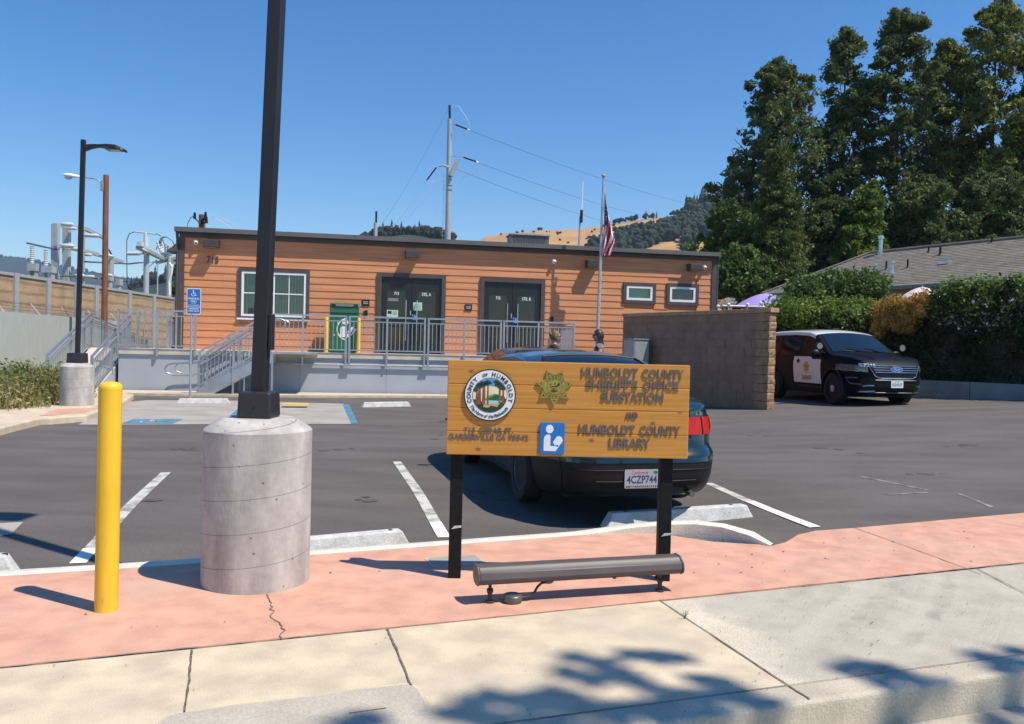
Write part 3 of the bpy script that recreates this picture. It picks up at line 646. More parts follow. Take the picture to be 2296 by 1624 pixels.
# ---- window with blinds
def trimframe(mb,o,t,y0,y1,m=0):
    u0,u1,z0,z1=o
    mb.box(u0,u1,y0,y1,z1-t,z1,m); mb.box(u0,u1,y0,y1,z0,z0+t,m); mb.box(u0,u0+t,y0,y1,z0+t,z1-t,m); mb.box(u1-t,u1,y0,y1,z0+t,z1-t,m)
M['wglass']=glassmat('window_glass',(.75,.86,.80),.05)
M['wglassd']=glassmat('dark_window_glass',(.35,.4,.38),.05)
def window(o,t,ft,grid,kind):
    mb=MB(); trimframe(mb,o,t,-.065,.02); w=mb.obj('window',M['trim'],bld)
    i=(o[0]+t,o[1]-t,o[2]+t,o[3]-t)
    mb=MB(); trimframe(mb,i,ft,-.055,.05)
    j=(i[0]+ft,i[1]-ft,i[2]+ft,i[3]-ft)
    if grid:
        mb.box((j[0]+j[1])/2-.02,(j[0]+j[1])/2+.02,-.03,.03,j[2],j[3]); zc=(j[2]+j[3])/2+.03
        mb.box(j[0],(j[0]+j[1])/2-.02,-.028,.028,zc-.016,zc+.016); mb.box((j[0]+j[1])/2+.02,j[1],-.028,.028,zc-.016,zc+.016)
        q=(j[1]-j[0])/4
        for c_ in(j[0]+q*3,): mb.box(c_-.012,c_+.012,-.026,.026,j[2],zc-.016); mb.box(c_-.012,c_+.012,-.026,.026,zc+.016,j[3])
    if grid: mb.box(o[0]-.02,o[1]+.02,-.09,-.066,o[2]-.005,o[2]+.045)
    mb.obj('frame',M['white'],bld,parent=w)
    mb=MB(); mb.add([(j[0],.0,j[2]),(j[1],.0,j[2]),(j[1],.0,j[3]),(j[0],.0,j[3])],[(0,1,2,3)]); mb.obj('pane',M['wglass'] if kind else M['wglassd'],bld,parent=w)
    mb=MB()
    if kind==1:
        k=int((j[1]-j[0])/.085)
        for a in range(k+1):
            c_=j[0]+(j[1]-j[0])*a/k; mb.box(-.042,.042,-.002,.002,j[2]-.05,j[3]+.03,0,Matrix.Translation((c_,.10,0))@Matrix.Rotation(.62,4,'Z'))
        mb.obj('blind',M['blind'],bld,parent=w)
    elif kind==2:
        mb.box(j[0]-.03,j[1]+.03,.09,.1,j[2]-.03,j[3]+.03); mb.obj('blind',M['blind'],bld,parent=w)
    else:
        mb.box(j[0]+.25,j[1]-.3,.08,.1,j[2]-.02,j[2]+.035); mb.box(j[0]+.33,j[0]+.345,.07,.09,j[2],j[2]+.2); mb.obj('ledge',M['white'],bld,parent=w)
window(win,.10,.065,True,1); window(w2,.11,.075,False,2); window(w3,.11,.075,False,0)
# ---- doors
def doors(o,ste,num,papers):
    u0,u1,z0,z1=o; t=.13
    mb=MB(); mb.box(u0,u1,-.07,.02,z1-t,z1); mb.box(u0,u0+t,-.07,.02,z0,z1-t); mb.box(u1-t,u1,-.07,.02,z0,z1-t); fr=mb.obj('door_frame',M['trim'],bld)
    a,b=u0+t,u1-t; mid=(a+b)/2; zt=z1-t
    mb=MB(); mb.box(a,b,-.01,.05,zt-.06,zt-.0); mb.obj('header',M['doorblk'],bld,parent=fr)
    for k,(p,q) in enumerate(((a+.005,mid-.004),(mid+.004,b-.005))):
        s=.17 if True else .1
        mb=MB(); z3=zt-.065
        mb.box(p,q,.0,.045,z3-.34,z3); mb.box(p,q,.0,.045,z0+.01,z0+.30); mb.box(p,p+s,.0,.045,z0+.30,z3-.34); mb.box(q-s,q,.0,.045,z0+.30,z3-.34)
        mb.box(p+s,q-s,.0,.045,z0+.98,z0+1.10)
        d=mb.obj('door',M['doorblk'],bld)
        mb=MB(); mb.box(p+s,q-s,.02,.03,z0+.30,z0+.98); mb.box(p+s,q-s,.02,.03,z0+1.10,z3-.34); mb.obj('pane',M['doorglass'],bld,parent=d)
        mb=MB(); h=(mid-.17) if k==0 else (mid+.17)
        mb.tube([(h,-.075,z0+.42),(h,-.075,z0+1.68)],.017,8); mb.tube([(h,-.075,z0+.5),(h,.0,z0+.5)],.012,6); mb.tube([(h,-.075,z0+1.6),(h,.0,z0+1.6)],.012,6)
        mb.obj('pull_handle',M['steel'],bld,parent=d)
        mb=MB(); c_=(p+q)/2
        mb.text(num if k==0 else ste,facing(c_,.0185,z3-.44),w=.15 if k==0 else .29,h=.10,depth=.001,bold=.02); mb.obj('lettering',M['white'],bld,parent=d)
        if k==1:
            mb=MB(); mb.box(p+.03,p+.19,-.003,-.001,z0+1.06,z0+1.24)
            for pl in chair_shapes(): mb.add([(p+.04+x*.14,-.005,z0+1.07+y*.16) for x,y in pl],[tuple(range(len(pl)))],1)
            mb.obj('access_sticker',[M['bluesign'],M['white']],bld,parent=d)
            mb=MB(); mb.tube([(p+.04,-.01,z0+1.22),(p+.04,.0,z0+1.22)],.018,10); mb.box(mid-.035,mid-.01,-.008,-.001,z0+1.22,z0+1.36); mb.obj('lock',M['steel'],bld,parent=d)
        if papers:
            mb=MB()
            if k==0:
                mb.box(p+.16,p+.52,.014,.017,z0+1.12,z0+1.36); mb.box(p+.2,p+.32,.0115,.0135,z0+1.24,z0+1.33,1)
                for i in range(3): mb.box(p+.35,p+.48,.0115,.0135,z0+1.22+.04*i,z0+1.235+.04*i,2)
                mc=MB(); mc.box(p+.2,p+.52,.014,.017,z0+1.64,z0+1.73,2); mc.obj('notice',[M['paperg'],M['black'],M['retw']],bld,parent=d)
            else:
                mb.box(p+.05,p+.33,-.004,-.001,z0+1.37,z0+1.62)
                for i in range(4): mb.box(p+.09,p+.29,-.0065,-.0045,z0+1.41+.045*i,z0+1.42+.045*i,2)
            mb.obj('notice',[M['paperg'],M['black'],M['retw']],bld,parent=d)
doors(d1,'STE. A','715',True); doors(d2,'STE. B','715',False)
# ---- things screwed to the wall
for px,py in((476,549),(923,573.5),(1325,593.5),(1552,601.5)):
    u,z_=bl(px,py); mb=MB(); mb.add([(u-.21,-.02,z_+.13),(u+.21,-.02,z_+.13),(u+.21,-.02,z_-.11),(u-.21,-.02,z_-.11),(u-.2,-.36,z_+.11),(u+.2,-.36,z_+.11),(u+.2,-.34,z_-.10),(u-.2,-.34,z_-.10)],[(0,1,5,4),(4,5,6,7),(7,6,2,3),(0,4,7,3),(1,2,6,5)]); l=mb.obj('wall_light',M['trim'],bld,bevel=.012)
    mb=MB(); mb.box(u-.17,u+.17,-.32,-.06,z_-.116,z_-.105); mb.obj('diffuser',M['lens'],bld,parent=l)
for px,py in((441,545),(1241,588),(1577,601)):
    u,z_=bl(px,py); mb=MB(); mb.tube([(u,-.02,z_+.02),(u,-.07,z_+.02)],.075,14); mb.ball((u,-.11,z_),.07,0,10); l=mb.obj('camera_dome',M['white'],bld,smooth=50)
    mb=MB(); mb.ball((u+.01,-.15,z_-.015),.036,0,8); mb.obj('lens',M['black'],bld,parent=l,smooth=50)
u,z_=bl(477,583); mb=MB(); mb.text('715',facing(u,-.02,z_),h=.21,w=.34,depth=.012,bold=.01); mb.obj('house_number',M['trim'],bld)
for px,py,tx in((820,679,('BOOK','DROP')),(1050,690,('SUB','STATION'))):
    u,z_=bl(px,py); mb=MB(); mb.box(u-.115,u+.115,-.035,-.02,z_-.10,z_+.10)
    for i,t_ in enumerate(tx): mb.text(t_,facing(u,-.0365,z_+.025-.05*i),h=.032,w=.14,depth=.001,bold=.01,m=1)
    mb.obj('wall_plaque',[M['black'],M['white']],bld)
for px,py in((821,702),(1237,716)):
    u,z_=bl(px,py); mb=MB(); mb.box(u-.045,u+.045,-.05,-.02,z_-.08,z_+.08); mb.box(u-.09,u-.05,-.03,-.02,z_-.06,z_+.06,1); mb.obj('keypad',[M['black'],M['fascia']],bld)
# rooftop plant
u,z_=bl(1180,545,-4); z0=ZR+.10
mb=MB(); a=dp(1145,540,30); b=dp(1222,544,30.6)
ac=thing('air_conditioner','grey louvred box on the flat roof before the bare brown hill','roof unit',((a.x+b.x)/2,30.3,z0),TH)
wd=(b-a).length/2; hh=dp(1180,531,30.3).z-z0
mb.box(-wd,wd,-.4,.5,0,hh); mb.obj('casing',M['fascia'],ac)
mb=MB()
for i in range(13): mb.box(-wd+.1+i*(2*wd-.2)/13,-wd+.14+i*(2*wd-.2)/13,-.415,-.402,.05,hh-.05)
mb.obj('grille',M['trim'],ac)
mb=MB(); mb.box(-wd-.05,wd+.05,-.45,.55,hh,hh+.05); mb.obj('lid',M['galv'],ac)
# aerial
a=dp(1298,552,29); t_=dp(1307,413,29); m_=dp(1301,487,29)
an=thing('radio_aerial','thin white whip aerial clamped to a short mast on the roof','antenna',(a.x,29,ZR+.1))
mb=MB(); mb.tube([(0,0,0),(m_.x-a.x,0,m_.z-ZR-.1+.05)],.035,8); mb.tube([(-.15,-.15,0),(0,0,.45)],.02,6); mb.tube([(.15,-.15,0),(0,0,.45)],.02,6); mb.obj('mast',M['galv'],an)
mb=MB(); mb.tube([(m_.x-a.x+.04,-.03,m_.z-ZR-.3),(m_.x-a.x+.04,-.03,m_.z-ZR+.15)],.05,8); mb.obj('clamp',M['black'],an)
mb=MB(); mb.tube([(m_.x-a.x+.03,-.03,m_.z-ZR),(t_.x-a.x,0,t_.z-ZR)],[.028,.016],8); mb.obj('whip',M['white'],an)

# ================================================================== ENTRANCE DECK
DW=1.95
uL=bl(262,790,DW)[0]; uR=bl(1288,790,DW)[0]
RT=bl(1000,716,DW)[1]-ZD   # rail height
RT=1.07
deck=thing('entrance_deck','raised concrete walkway along the orange front with grey picket railings and grey skirt','deck',(BO.x,BO.y,0),TH)
mb=MB(); mb.box(uL,uR,-DW,-.03,ZD-.16,ZD); mb.obj('slab',M['deckc'],deck,bevel=.01)
mb=MB(); mb.box(uL+.03,uR-.03,-DW+.05,-DW+.10,-.1,ZD-.16); mb.box(uL+.03,uL+.08,-DW+.1,-.04,-.1,ZD-.16); mb.box(uR-.08,uR-.03,-DW+.1,-.04,-.1,ZD-.16)
k=int((uR-uL)/2.4)
sk=mb.obj('skirt',M['skirt'],deck)
mb=MB()
for i in range(1,k+1): mb.box(uL+i*2.42,uL+i*2.42+.008,-DW+.046,-DW+.05,-.1,ZD-.165)
mb.obj('panel_joint',M['retw'],deck,parent=sk)
uS0=bl(600,800,DW)[0]
mb=MB(); mb.tube([(uS0+.2,-DW-.02,ZD-.33),(uR,-DW-.02,ZD-.33)],.03,8); mb.obj('conduit',M['galv'],deck)
def panel(mb,p0,p1,h0=.09,h1=None,step=.118,pw=.019):
    # top rail, mid rail, bottom rail and pickets between two posts (points at deck level)
    p0=Vector(p0);p1=Vector(p1); up=Vector((0,0,1)); h1=h1 or RT
    mb.bar(p0+up*(h1-.02),p1+up*(h1-.02),.055,.045); mb.bar(p0+up*(h1-.16),p1+up*(h1-.16),.03,.03); mb.bar(p0+up*h0,p1+up*h0,.035,.035)
    L=(Vector((p1.x,p1.y,0))-Vector((p0.x,p0.y,0))).length; n=max(2,round(L/step))
    for i in range(1,n):
        q=p0.lerp(p1,i/n); mb.box(q.x-pw/2,q.x+pw/2,q.y-pw/2,q.y+pw/2,q.z+h0,q.z+h1-.16)
def post(u,w,z0,z1,par,sz=.055,name='post',root=None,cap=True):
    mb=MB(); mb.box(u-sz/2,u+sz/2,-w-sz/2,-w+sz/2,z0,z1); return mb.obj(name,M['alum'],par,bevel=.004)
WR=DW+.03
seq=[(None,678,0),(678,775,0),(783,867,0),(867,951.5,0),(960,1040,0),(1040,1122,0),(1129,1206,0),(1206,1286,0)]
uT=bl(606,800,WR)[0]
allp=[bl(p,790,WR)[0] for p in(678,775,783,867,951.5,960,1040,1122,1129,1206,1286)]
for u in [uT]+allp: post(u,WR,ZD-.38,ZD+RT,deck)
def dpanel(u0,u1,w0=WR,w1=WR,par=None):
    mb=MB(); panel(mb,(u0,-w0,ZD),(u1,-w1,ZD)); return mb.obj('railing_panel',M['alum'],par or deck)
dpanel(uT,allp[0]); dpanel(allp[0],allp[1]); dpanel(allp[2],allp[3]); dpanel(allp[3],allp[4]); dpanel(allp[5],allp[6]); dpanel(allp[6],allp[7]); dpanel(allp[8],allp[9]); dpanel(allp[9],allp[10])
dpanel(allp[10],allp[10]+.001+.0,WR,.12) if False else None
mb=MB(); panel(mb,(uR-.03,-WR,ZD),(uR-.03,-.12,ZD)); mb.obj('railing_panel',M['alum'],deck)
for px in(1122,1125):
    pass
for u in(allp[2]-.05,allp[5]-.05,allp[8]-.05):
    mb=MB(); mb.box(u-.11,u+.11,-WR-.03,-WR+.0,ZD-.44,ZD-.36); mb.obj('bracket',M['galv'],deck)
# left platform rails
uq=bl(437,790,WR)[0]; ux=[uL+.03,bl(352,790,WR)[0],uq]
for u in ux: post(u,WR,ZD-.2,ZD+RT,deck)
dpanel(ux[0],ux[1]); dpanel(ux[1],ux[2])
for u,v in((uL+.03,.06),(uL+1.1,.06)): post(u,v,ZD-.1,ZD+RT,deck)
# ---- stairs running along the deck front
WS0,WS1=DW+.12,DW+1.25
ub,zb=bl(445,888,WS1); ut=bl(600,780,WS1)[0]
st=thing('staircase','aluminium stair rising to the right along the grey deck skirt, with picket side rails','staircase',(BO.x,BO.y,0),TH)
zb=0.03; nst=8; du=(ut-ub)/nst; dz=(ZD-zb)/nst
for i in range(nst):
    mb=MB(); mb.box(ub+i*du+.1,ub+(i+1)*du+.13,-WS1+.05,-WS0-.05,zb+(i+1)*dz-.04,zb+(i+1)*dz); mb.obj('tread',M['alum'],st)
mb=MB(); mb.box(ut+.12,ut+1.25,-WS1,-WS0+.1,ZD-.05,ZD-.003); mb.obj('landing',M['alum'],st)
for w in(WS0,WS1):
    mb=MB(); mb.add([(ub-.05,-w,zb-.05),(ub+.28,-w,zb-.05),(ut+.1,-w,ZD-.30),(ut+.1,-w,ZD+.03),(ub-.05,-w,zb+.12)]+[(ub-.05,-w+.045,zb-.05),(ub+.28,-w+.045,zb-.05),(ut+.1,-w+.045,ZD-.30),(ut+.1,-w+.045,ZD+.03),(ub-.05,-w+.045,zb+.12)],[(0,1,2,3,4),(9,8,7,6,5)]+[(i,5+i,5+(i+1)%5,(i+1)%5) for i in range(5)]); mb.obj('stringer',M['alum'],st)
    mb=MB(); panel(mb,(ub,-w,zb+.10),(ut+.05,-w,ZD+.02),.12,1.02,.10,.016); mb.obj('railing_panel',M['alum'],st)
    mb=MB(); mb.box(ub-.03,ub+.03,-w-.03,-w+.03,0,zb+1.12); mb.obj('post',M['alum'],st)
    mb=MB(); um=(ub+ut)/2; mb.box(um-.025,um+.025,-w-.025,-w+.025,.05,(zb+ZD)/2+1.05); mb.obj('post',M['alum'],st)
    mb=MB(); y=-w-.08 if w==WS1 else -w-.08
    def sl_(t): return zb+(ZD-zb)*t+.88
    pts=[(ub-.1,y,sl_(0)-.12-.28),(ub-.62,y,sl_(0)-.40),(ub-.78,y,sl_(0)-.34),(ub-.83,y,sl_(0)-.23),(ub-.76,y,sl_(0)-.13),(ub-.6,y,sl_(0)-.09),(ub-.02,y,sl_(0)-.06),(ut,y,sl_(1)),(ut+.35,y,sl_(1)+.0),(ut+.45,y,sl_(1)-.06),(ut+.46,y,sl_(1)-.18),(ut+.38,y,sl_(1)-.24)]
    mb.tube(pts,.021,8); mb.obj('handrail',M['alum'],st,smooth=60)
mb=MB(); mb.box(ut+.10,ut+.15,-WS1,-WS1+.05,0,ZD-.05); mb.box(ut-.6,ut-.57,-WS1+.02,-WS1+.05,0,ZD-.35); mb.obj('leg',M['alum'],st)
# ---- ramp coming up along the left end of the deck
def ramp(name,label,u0,u1,wa,za,wb,zb_,skirted):
    r=thing(name,label,'ramp',(BO.x,BO.y,0),TH)
    mb=MB(); vs=[(u,-w,z+k) for k in(-.08,0) for u,w,z in((u0,wa,za),(u1,wa,za),(u1,wb,zb_),(u0,wb,zb_))]
    mb.add(vs,[(3,2,1,0),(4,5,6,7),(0,1,5,4),(1,2,6,5),(2,3,7,6),(3,0,4,7)]); mb.obj('surface',M['deckc'],r)
    for u in(u0,u1):
        mb=MB(); mb.add([(u+x,-w,z) for x in(-.02,.02) for w,z in((wa,-.12),(wb,-.12),(wb,zb_-.02),(wa,za-.02))],[(0,1,2,3),(7,6,5,4),(0,4,5,1),(1,5,6,2),(2,6,7,3),(3,7,4,0)]); mb.obj('side_skirt',M['skirt'],r)
        mb=MB(); panel(mb,(u,-wa,za),(u,-wb,zb_),.10,1.0,.115,.018); mb.obj('railing_panel',M['alum'],r)
        n=max(2,int(abs(wa-wb)/1.5))
        for i in range(n+1):
            w=wa+(wb-wa)*i/n; z=za+(zb_-za)*i/n
            mb=MB(); mb.box(u-.028,u+.028,-w-.028,-w+.028,z-.1,z+1.0); mb.obj('post',M['alum'],r)
        mb=MB(); mb.tube([(u+.07,-wa-.25,za+.86),(u+.07,-wa,za+.87),(u+.07,-wb,zb_+.87)],.02,8); mb.obj('handrail',M['alum'],r)
ramp('access_ramp','short grey railed ramp climbing to the deck behind the far lamp base',uL-1.12,uL-.08,3.7,-.02,.5,ZD-.01,True)
ramp('access_ramp','grey railed ramp dropping away behind the left building end',uL-1.35,uL+.95,.35,ZD-.012,-6.5,.45,True)
# ---- book return with its two guard posts
ua,_=bl(738,740,1.1); ub2,_=bl(805,740,1.1)
bk=thing('book_return','green metal book return box with dark rounded hood and white reader symbol','book return',tuple(bw((ua+ub2)/2,.75,ZD)),TH)
hw=(ub2-ua)/2*.985
mb=MB(); mb.box(-hw,hw,-.36,.36,.03,1.16); mb.box(-hw+.04,hw-.04,-.3,.3,0,.03); mb.obj('body',M['green'],bk,bevel=.02)
mb=MB(); prof=[(-.37,1.165),(-.37,1.36),(-.33,1.44),(-.25,1.475),(.37,1.475),(.37,1.165)]
mb.prism([(p[0],p[1]) for p in prof],-hw,hw,0,Matrix(((0,0,1,0),(1,0,0,0),(0,1,0,0),(0,0,0,1)))); hd=mb.obj('hood',M['green'],bk,bevel=.02)
mb=MB(); mb.box(-hw+.03,hw-.03,-.378,-.366,1.335,1.44); mb.obj('slot_shade',M['greend'],bk,parent=hd)
mb=MB(); mb.box(-hw*.6,hw*.6,-.40,-.379,1.37,1.435); mb.obj('flap',M['retw'],bk,parent=hd)
mb=MB(); mb.box(-hw+.01,hw-.01,-.366,-.3605,1.10,1.14); mb.obj('seam',M['greend'],bk)
def reader(mb,X,w,h,m,z0,z1):
    # reader symbol in a w x h box: head, seated body, open book
    def P(pl): mb.prism([(x*w,y*h) for x,y in pl],z0,z1,m,X)
    P([(-.08+.155*math.cos(t),.30+.125*math.sin(t)) for t in [i*.3927 for i in range(16)]])
    P([(-.31,.02),(-.25,.10),(-.10,.11),(-.07,.03),(-.085,-.25),(-.31,-.25)])
    P([(-.33,-.42),(-.33,-.25),(-.085,-.25),(.12,-.255),(.24,-.24),(.145,-.31),(.13,-.415)][:7])
    P([(.02,-.165),(.20,.06),(.28,.09),(.34,.03),(.22,-.17),(.10,-.235)])
    P([(.24,-.20),(.34,.01),(.44,-.02),(.35,-.20),(.22,-.33),(.14,-.31)])
mb=MB(); reader(mb,facing(.08,-.3625,.72),.62,.62,0,0,.003)
mb.add([],[]); ring=[]
for i in range(18):
    a0=R_(100+i*9);a1=R_(109+i*9); q=[(.08+.30*math.cos(a0),.70+.33*math.sin(a0)),(.08+.30*math.cos(a1),.70+.33*math.sin(a1)),(.08+.265*math.cos(a1),.70+.295*math.sin(a1)),(.08+.265*math.cos(a0),.70+.295*math.sin(a0))]
    mb.add([(x,-.3635,z) for x,z in q],[(0,1,2,3)])
mb.obj('reader_symbol',M['white'],bk)
mb=MB(); mb.tube([(-.28,-.36,.52),(-.28,-.40,.52)],.03,10); mb.obj('lock',M['steel'],bk)
for px,lab in((731.5,'yellow guard post on the left of the green book return'),(804,'yellow guard post on the right of the green book return')):
    u,_=bl(px,760,1.25); p=bw(u,1.25,ZD)
    t=thing('guard_post',lab,'bollard',tuple(p),TH,'yellow guard posts at the book return')
    mb=MB(); mb.tube([(0,0,0),(0,0,1.0),(0,0,1.04)],[.055,.055,.035],14); mb.obj('pipe',M['yellow'],t,smooth=50)
    mb=MB(); mb.box(-.09,.09,-.09,.09,0,.012); mb.obj('base_plate',M['yellow'],t)
# ---- concrete walkway, tactile strip, far wheel stops
mb=MB(); f_=[(-1.6,3.35),(3.0,3.35),(4.2,3.3),(5.9,2.95),(9,2.62),(18,2.5)]
pl=[bw(u,w,0) for u,w in f_]+[bw(18,DW+.07,0),bw(-1.6,DW+.07,0)]
mb.prism([V2(p) for p in pl],-.2,.035); mb.struct('walkway',M['cream'])
a=gl(632,909,.06);b=gl(690,909,.06)
tp=thing('tactile_strip','yellow domed warning strip on the far walkway by the stair','tactile paving',(a.x,a.y,.036),TH)
w_=(b-a).length
mb=MB(); mb.box(0,w_,.02,.42,0,.012)
mb.obj('mat',M['yellow'],tp)
mb=MB()
for i in range(9):
    for j in range(5): mb.lathe([(.024,.0),(.017,.006)],8,(.05+i*(w_-.1)/8,.07+j*.08,.0125))
mb.obj('domes',M['yellow'],tp)
def wheelstop(a,b,label,h=.12,wd=.15):
    d=(b-a); L=Vector((d.x,d.y,0)).length; rz=math.atan2(d.y,d.x); c=(a+b)/2
    z=zlot(c.x,c.y)
    mb=MB(); e=.07; t=wd*.31
    vs=[(-L/2,-wd/2,0),(L/2,-wd/2,0),(L/2,wd/2,0),(-L/2,wd/2,0),(-L/2+e,-t,h),(L/2-e,-t,h),(L/2-e,t,h),(-L/2+e,t,h)]
    mb.add(vs,[(0,3,2,1),(4,5,6,7),(0,1,5,4),(1,2,6,5),(2,3,7,6),(3,0,4,7)])
    t_=thing('wheel_stop',label,'wheel stop',(c.x,c.y,z),rz,'concrete wheel stops')
    mb.obj('block',M['stop'],t_,bevel=.012)
    mb=MB(); 
    for s in(-1,1): mb.lathe([(.018,h-.01),(.018,h+.003)],8,(s*L*.36,0,0))
    mb.obj('steel_pin',M['darkmetal'],t_)
wheelstop(gl(1353,1150,.13),gl(1682,1125,.13),'clean pale wheel stop between the green sedan and the curled kerb end',.13)
wheelstop(gl(600,1213,.13),gl(917,1185,.13),'wheel stop along the kerb just right of the near lamp base',.13)
wheelstop(gl(-200,1255,.13),gl(44,1240,.13),'wheel stop cut off by the left edge of the picture',.13)
wheelstop(gl(395,905),gl(517,905),'far wheel stop at the foot of the blue parking sign')
wheelstop(gl(810,914),gl(920,912),'far wheel stop before the grey deck skirt, left of the wooden sign')
# ---- blue parking sign
a=gl(426,899)
ps=thing('parking_sign','blue accessible parking sign on a thin grey post before the stair','sign',(a.x,a.y,a.z),.08)
tz=dp(431,647,a.y).z-a.z; bz=dp(431,705,a.y).z-a.z; ww=(446-415)/F*a.y
mb=MB(); mb.tube([(0,0,0),(0,0,tz-.03)],.028,8); mb.obj('post',M['galv'],ps)
cx=.06
def rrect(w,h,r,n=5):
    o=[]
    for sx,sy,a0 in((1,1,0),(-1,1,90),(-1,-1,180),(1,-1,270)):
        for i in range(n+1):
            t=R_(a0+90*i/n); o.append((sx*(w/2-r)+r*math.cos(t),sy*(h/2-r)+r*math.sin(t)))
    return o
H_s=tz-bz
mb=MB(); X=facing(cx,-.032,(tz+bz)/2)
mb.prism(rrect(ww,H_s,.03),0,.003,1,X); mb.prism(rrect(ww-.03,H_s*.995-.03,.02),.003,.005,0,X)
sp=mb.obj('sign_panel',[M['bluesign'],M['white']],ps)
mb=MB(); y0=H_s/2
for pl_ in chair_shapes(): mb.add([tuple(X@Vector(((x-.5)*.17,y0-.20+y*.17,.0065))) for x,y in pl_],[tuple(range(len(pl_)))])
for t_,yy,hh,w0 in(('PARKING',.245,.045,.25),('ONLY',.31,.05,.15),('FOR',.365,.018,.09),('ACCESSIBLE',.405,.022,.26),('MINIMUM',.49,.036,.22),('FINE $250',.545,.036,.25)):
    mb.text(t_,X@Matrix.Translation((0,y0-yy*H_s/.62,.006)),w=w0*ww/.33,h=hh*H_s/.62,depth=.001,bold=.02)
mb.box(-ww/2+.01,ww/2-.01,y0-.452*H_s/.62,y0-.44*H_s/.62,.0055,.0068,0,X)
mb.obj('lettering',M['white'],ps,parent=sp)
# ---- flag pole
p0=bw(bl(1338,745,1.0)[0],1.0,0.03); tp_=dp(1353,395,p0.y)
fp=thing('flagpole','slim pale flagpole with a gold ball before the right half of the building','flagpole',tuple(p0))
tx=tp_.x-p0.x; hz=tp_.z-p0.z
mb=MB(); mb.tube([(0,0,0),(tx*.98,0,hz*.98)],[.055,.03],12); mb.obj('pole',M['galv'],fp,smooth=60)
mb=MB(); mb.ball((tx,0,hz),.06,0,10); mb.tube([(tx*.98,0,hz*.98),(tx,0,hz-.05)],.02,6); mb.obj('ball',M['gold'],fp,smooth=60)
mb=MB(); mb.tube([(tx*.95+.05,-.02,hz*.95),(.06,-.02,1.2)],.006,5); mb.obj('halyard',M['white'],fp)
# flag hanging in folds
ft=dp(1357,425,p0.y); fb=dp(1356,578,p0.y)
fh=ft.z-fb.z; NU,NV=26,44
def flagpt(a,b):     # a: 0 hoist .. 1 fly, b: 0 top .. 1 bottom of the drooping cloth
    wd=.06+.33*min(1,b*1.5)*(1-.35*max(0,b-.75)/.25)
    x=wd*(a*.9+.08*math.sin(6*a+4*b)); y=.10*math.sin(a*13+b*2.5)*(.3+.7*min(1,b*2))+.03*math.sin(b*20+a*5)
    z=-fh*(b*.97)-a*.20*fh*(1-b)-.10*fh*a*(b)*(1-b)
    return (x-.02,y,z)
mb=MB(); rows=[[flagpt(i/NU,j/NV) for i in range(NU+1)] for j in range(NV+1)]
mb.sheet(rows)
mats=[]
for j in range(NV):
    for i in range(NU):
        a=i/NU; b=j/NV
        # the cloth hangs so that its stripes run steeply down the folds
        v=b*.62+a*.55; st_=int(v*13*.95)
        canton=(a*.9+.06<.42 and b<.52) or (b<.22)
        mats.append(2 if canton else (0 if st_%2==0 else 1))
mb.m=mats
# stars
M['flagred']=pmat('flag_red',(.50,.02,.04),.8); M['flagblue']=pmat('flag_blue',(.018,.028,.11),.8)
fl=thing('flag','striped red, white and blue flag hanging limp from the flagpole','flag',tuple(ft),0)
cl=mb.obj('cloth',[M['flagred'],M['white'],M['flagblue']],fl,smooth=60)
mb=MB()
for j in range(7):
    for i in range(3):
        a=.12+.13*i+(.06 if j%2 else 0); b=.10+.055*j
        if not(b<.5): continue
        x,y,z=flagpt(a,b); x2,y2,z2=flagpt(a+.02,b); k=Vector((x2-x,y2-y,z2-z)); nn=Vector((k.y,-k.x,0)); nn=nn.normalized() if nn.length>0 else Vector((0,-1,0))
        if nn.y>0: nn=-nn
        tt=Vector((-nn.y,nn.x,0)); c=Vector((x,y,z))+nn*.006
        pts=[c+tt*(r*math.cos(t))+Vector((0,0,r*math.sin(t))) for q in range(10) for r,t in[((.034 if q%2==0 else .014),math.pi/2+q*math.pi/5)]]
        mb.add([tuple(p) for p in pts],[tuple(range(10))])
mb.obj('stars',M['white'],fl,parent=cl)
# ================================================================== FOREGROUND
M['bscuff']=pmat('scuffed_yellow',(.42,.30,.05),.8,var=.3,scale=40)
# ---- yellow bollard
a=push(gp(238,1374),.05)
b_=thing('yellow_bollard','tall yellow steel bollard with domed top standing on the pink band','bollard',(a.x,a.y,0))
hb=dp(245,868,a.y).z
mb=MB(); mb.tube([(0,0,0),(.004,0,hb)],.056,28,0,False); mb.obj('pipe',M['yellow'],b_,smooth=50)
mb=MB(); mb.lathe([(.0565,hb-.012),(.0565,hb+.0),(.052,hb+.012),(.04,hb+.022),(.02,hb+.028),(.001,hb+.029)],28,(.004,0,0)); mb.obj('domed_cap',M['yellow'],b_,smooth=50)
mb=MB(); rg=random.Random(4)
for k in range(16):
    a0=rg.uniform(3.6,5.9); z=rg.choice((rg.uniform(.02,.12),rg.uniform(.3,1.0))); w=rg.uniform(.02,.09); h=rg.uniform(.004,.014)
    mb.add([((.0566)*math.cos(a0+w*i/3),(.0566)*math.sin(a0+w*i/3),z+(h if j else 0)*rg.uniform(.6,1.2)+.01*i) for j in(0,1) for i in range(4)],[(i,i+1,5+i,4+i) for i in range(3)])
mb.obj('scuffs',M['bscuff'],b_)
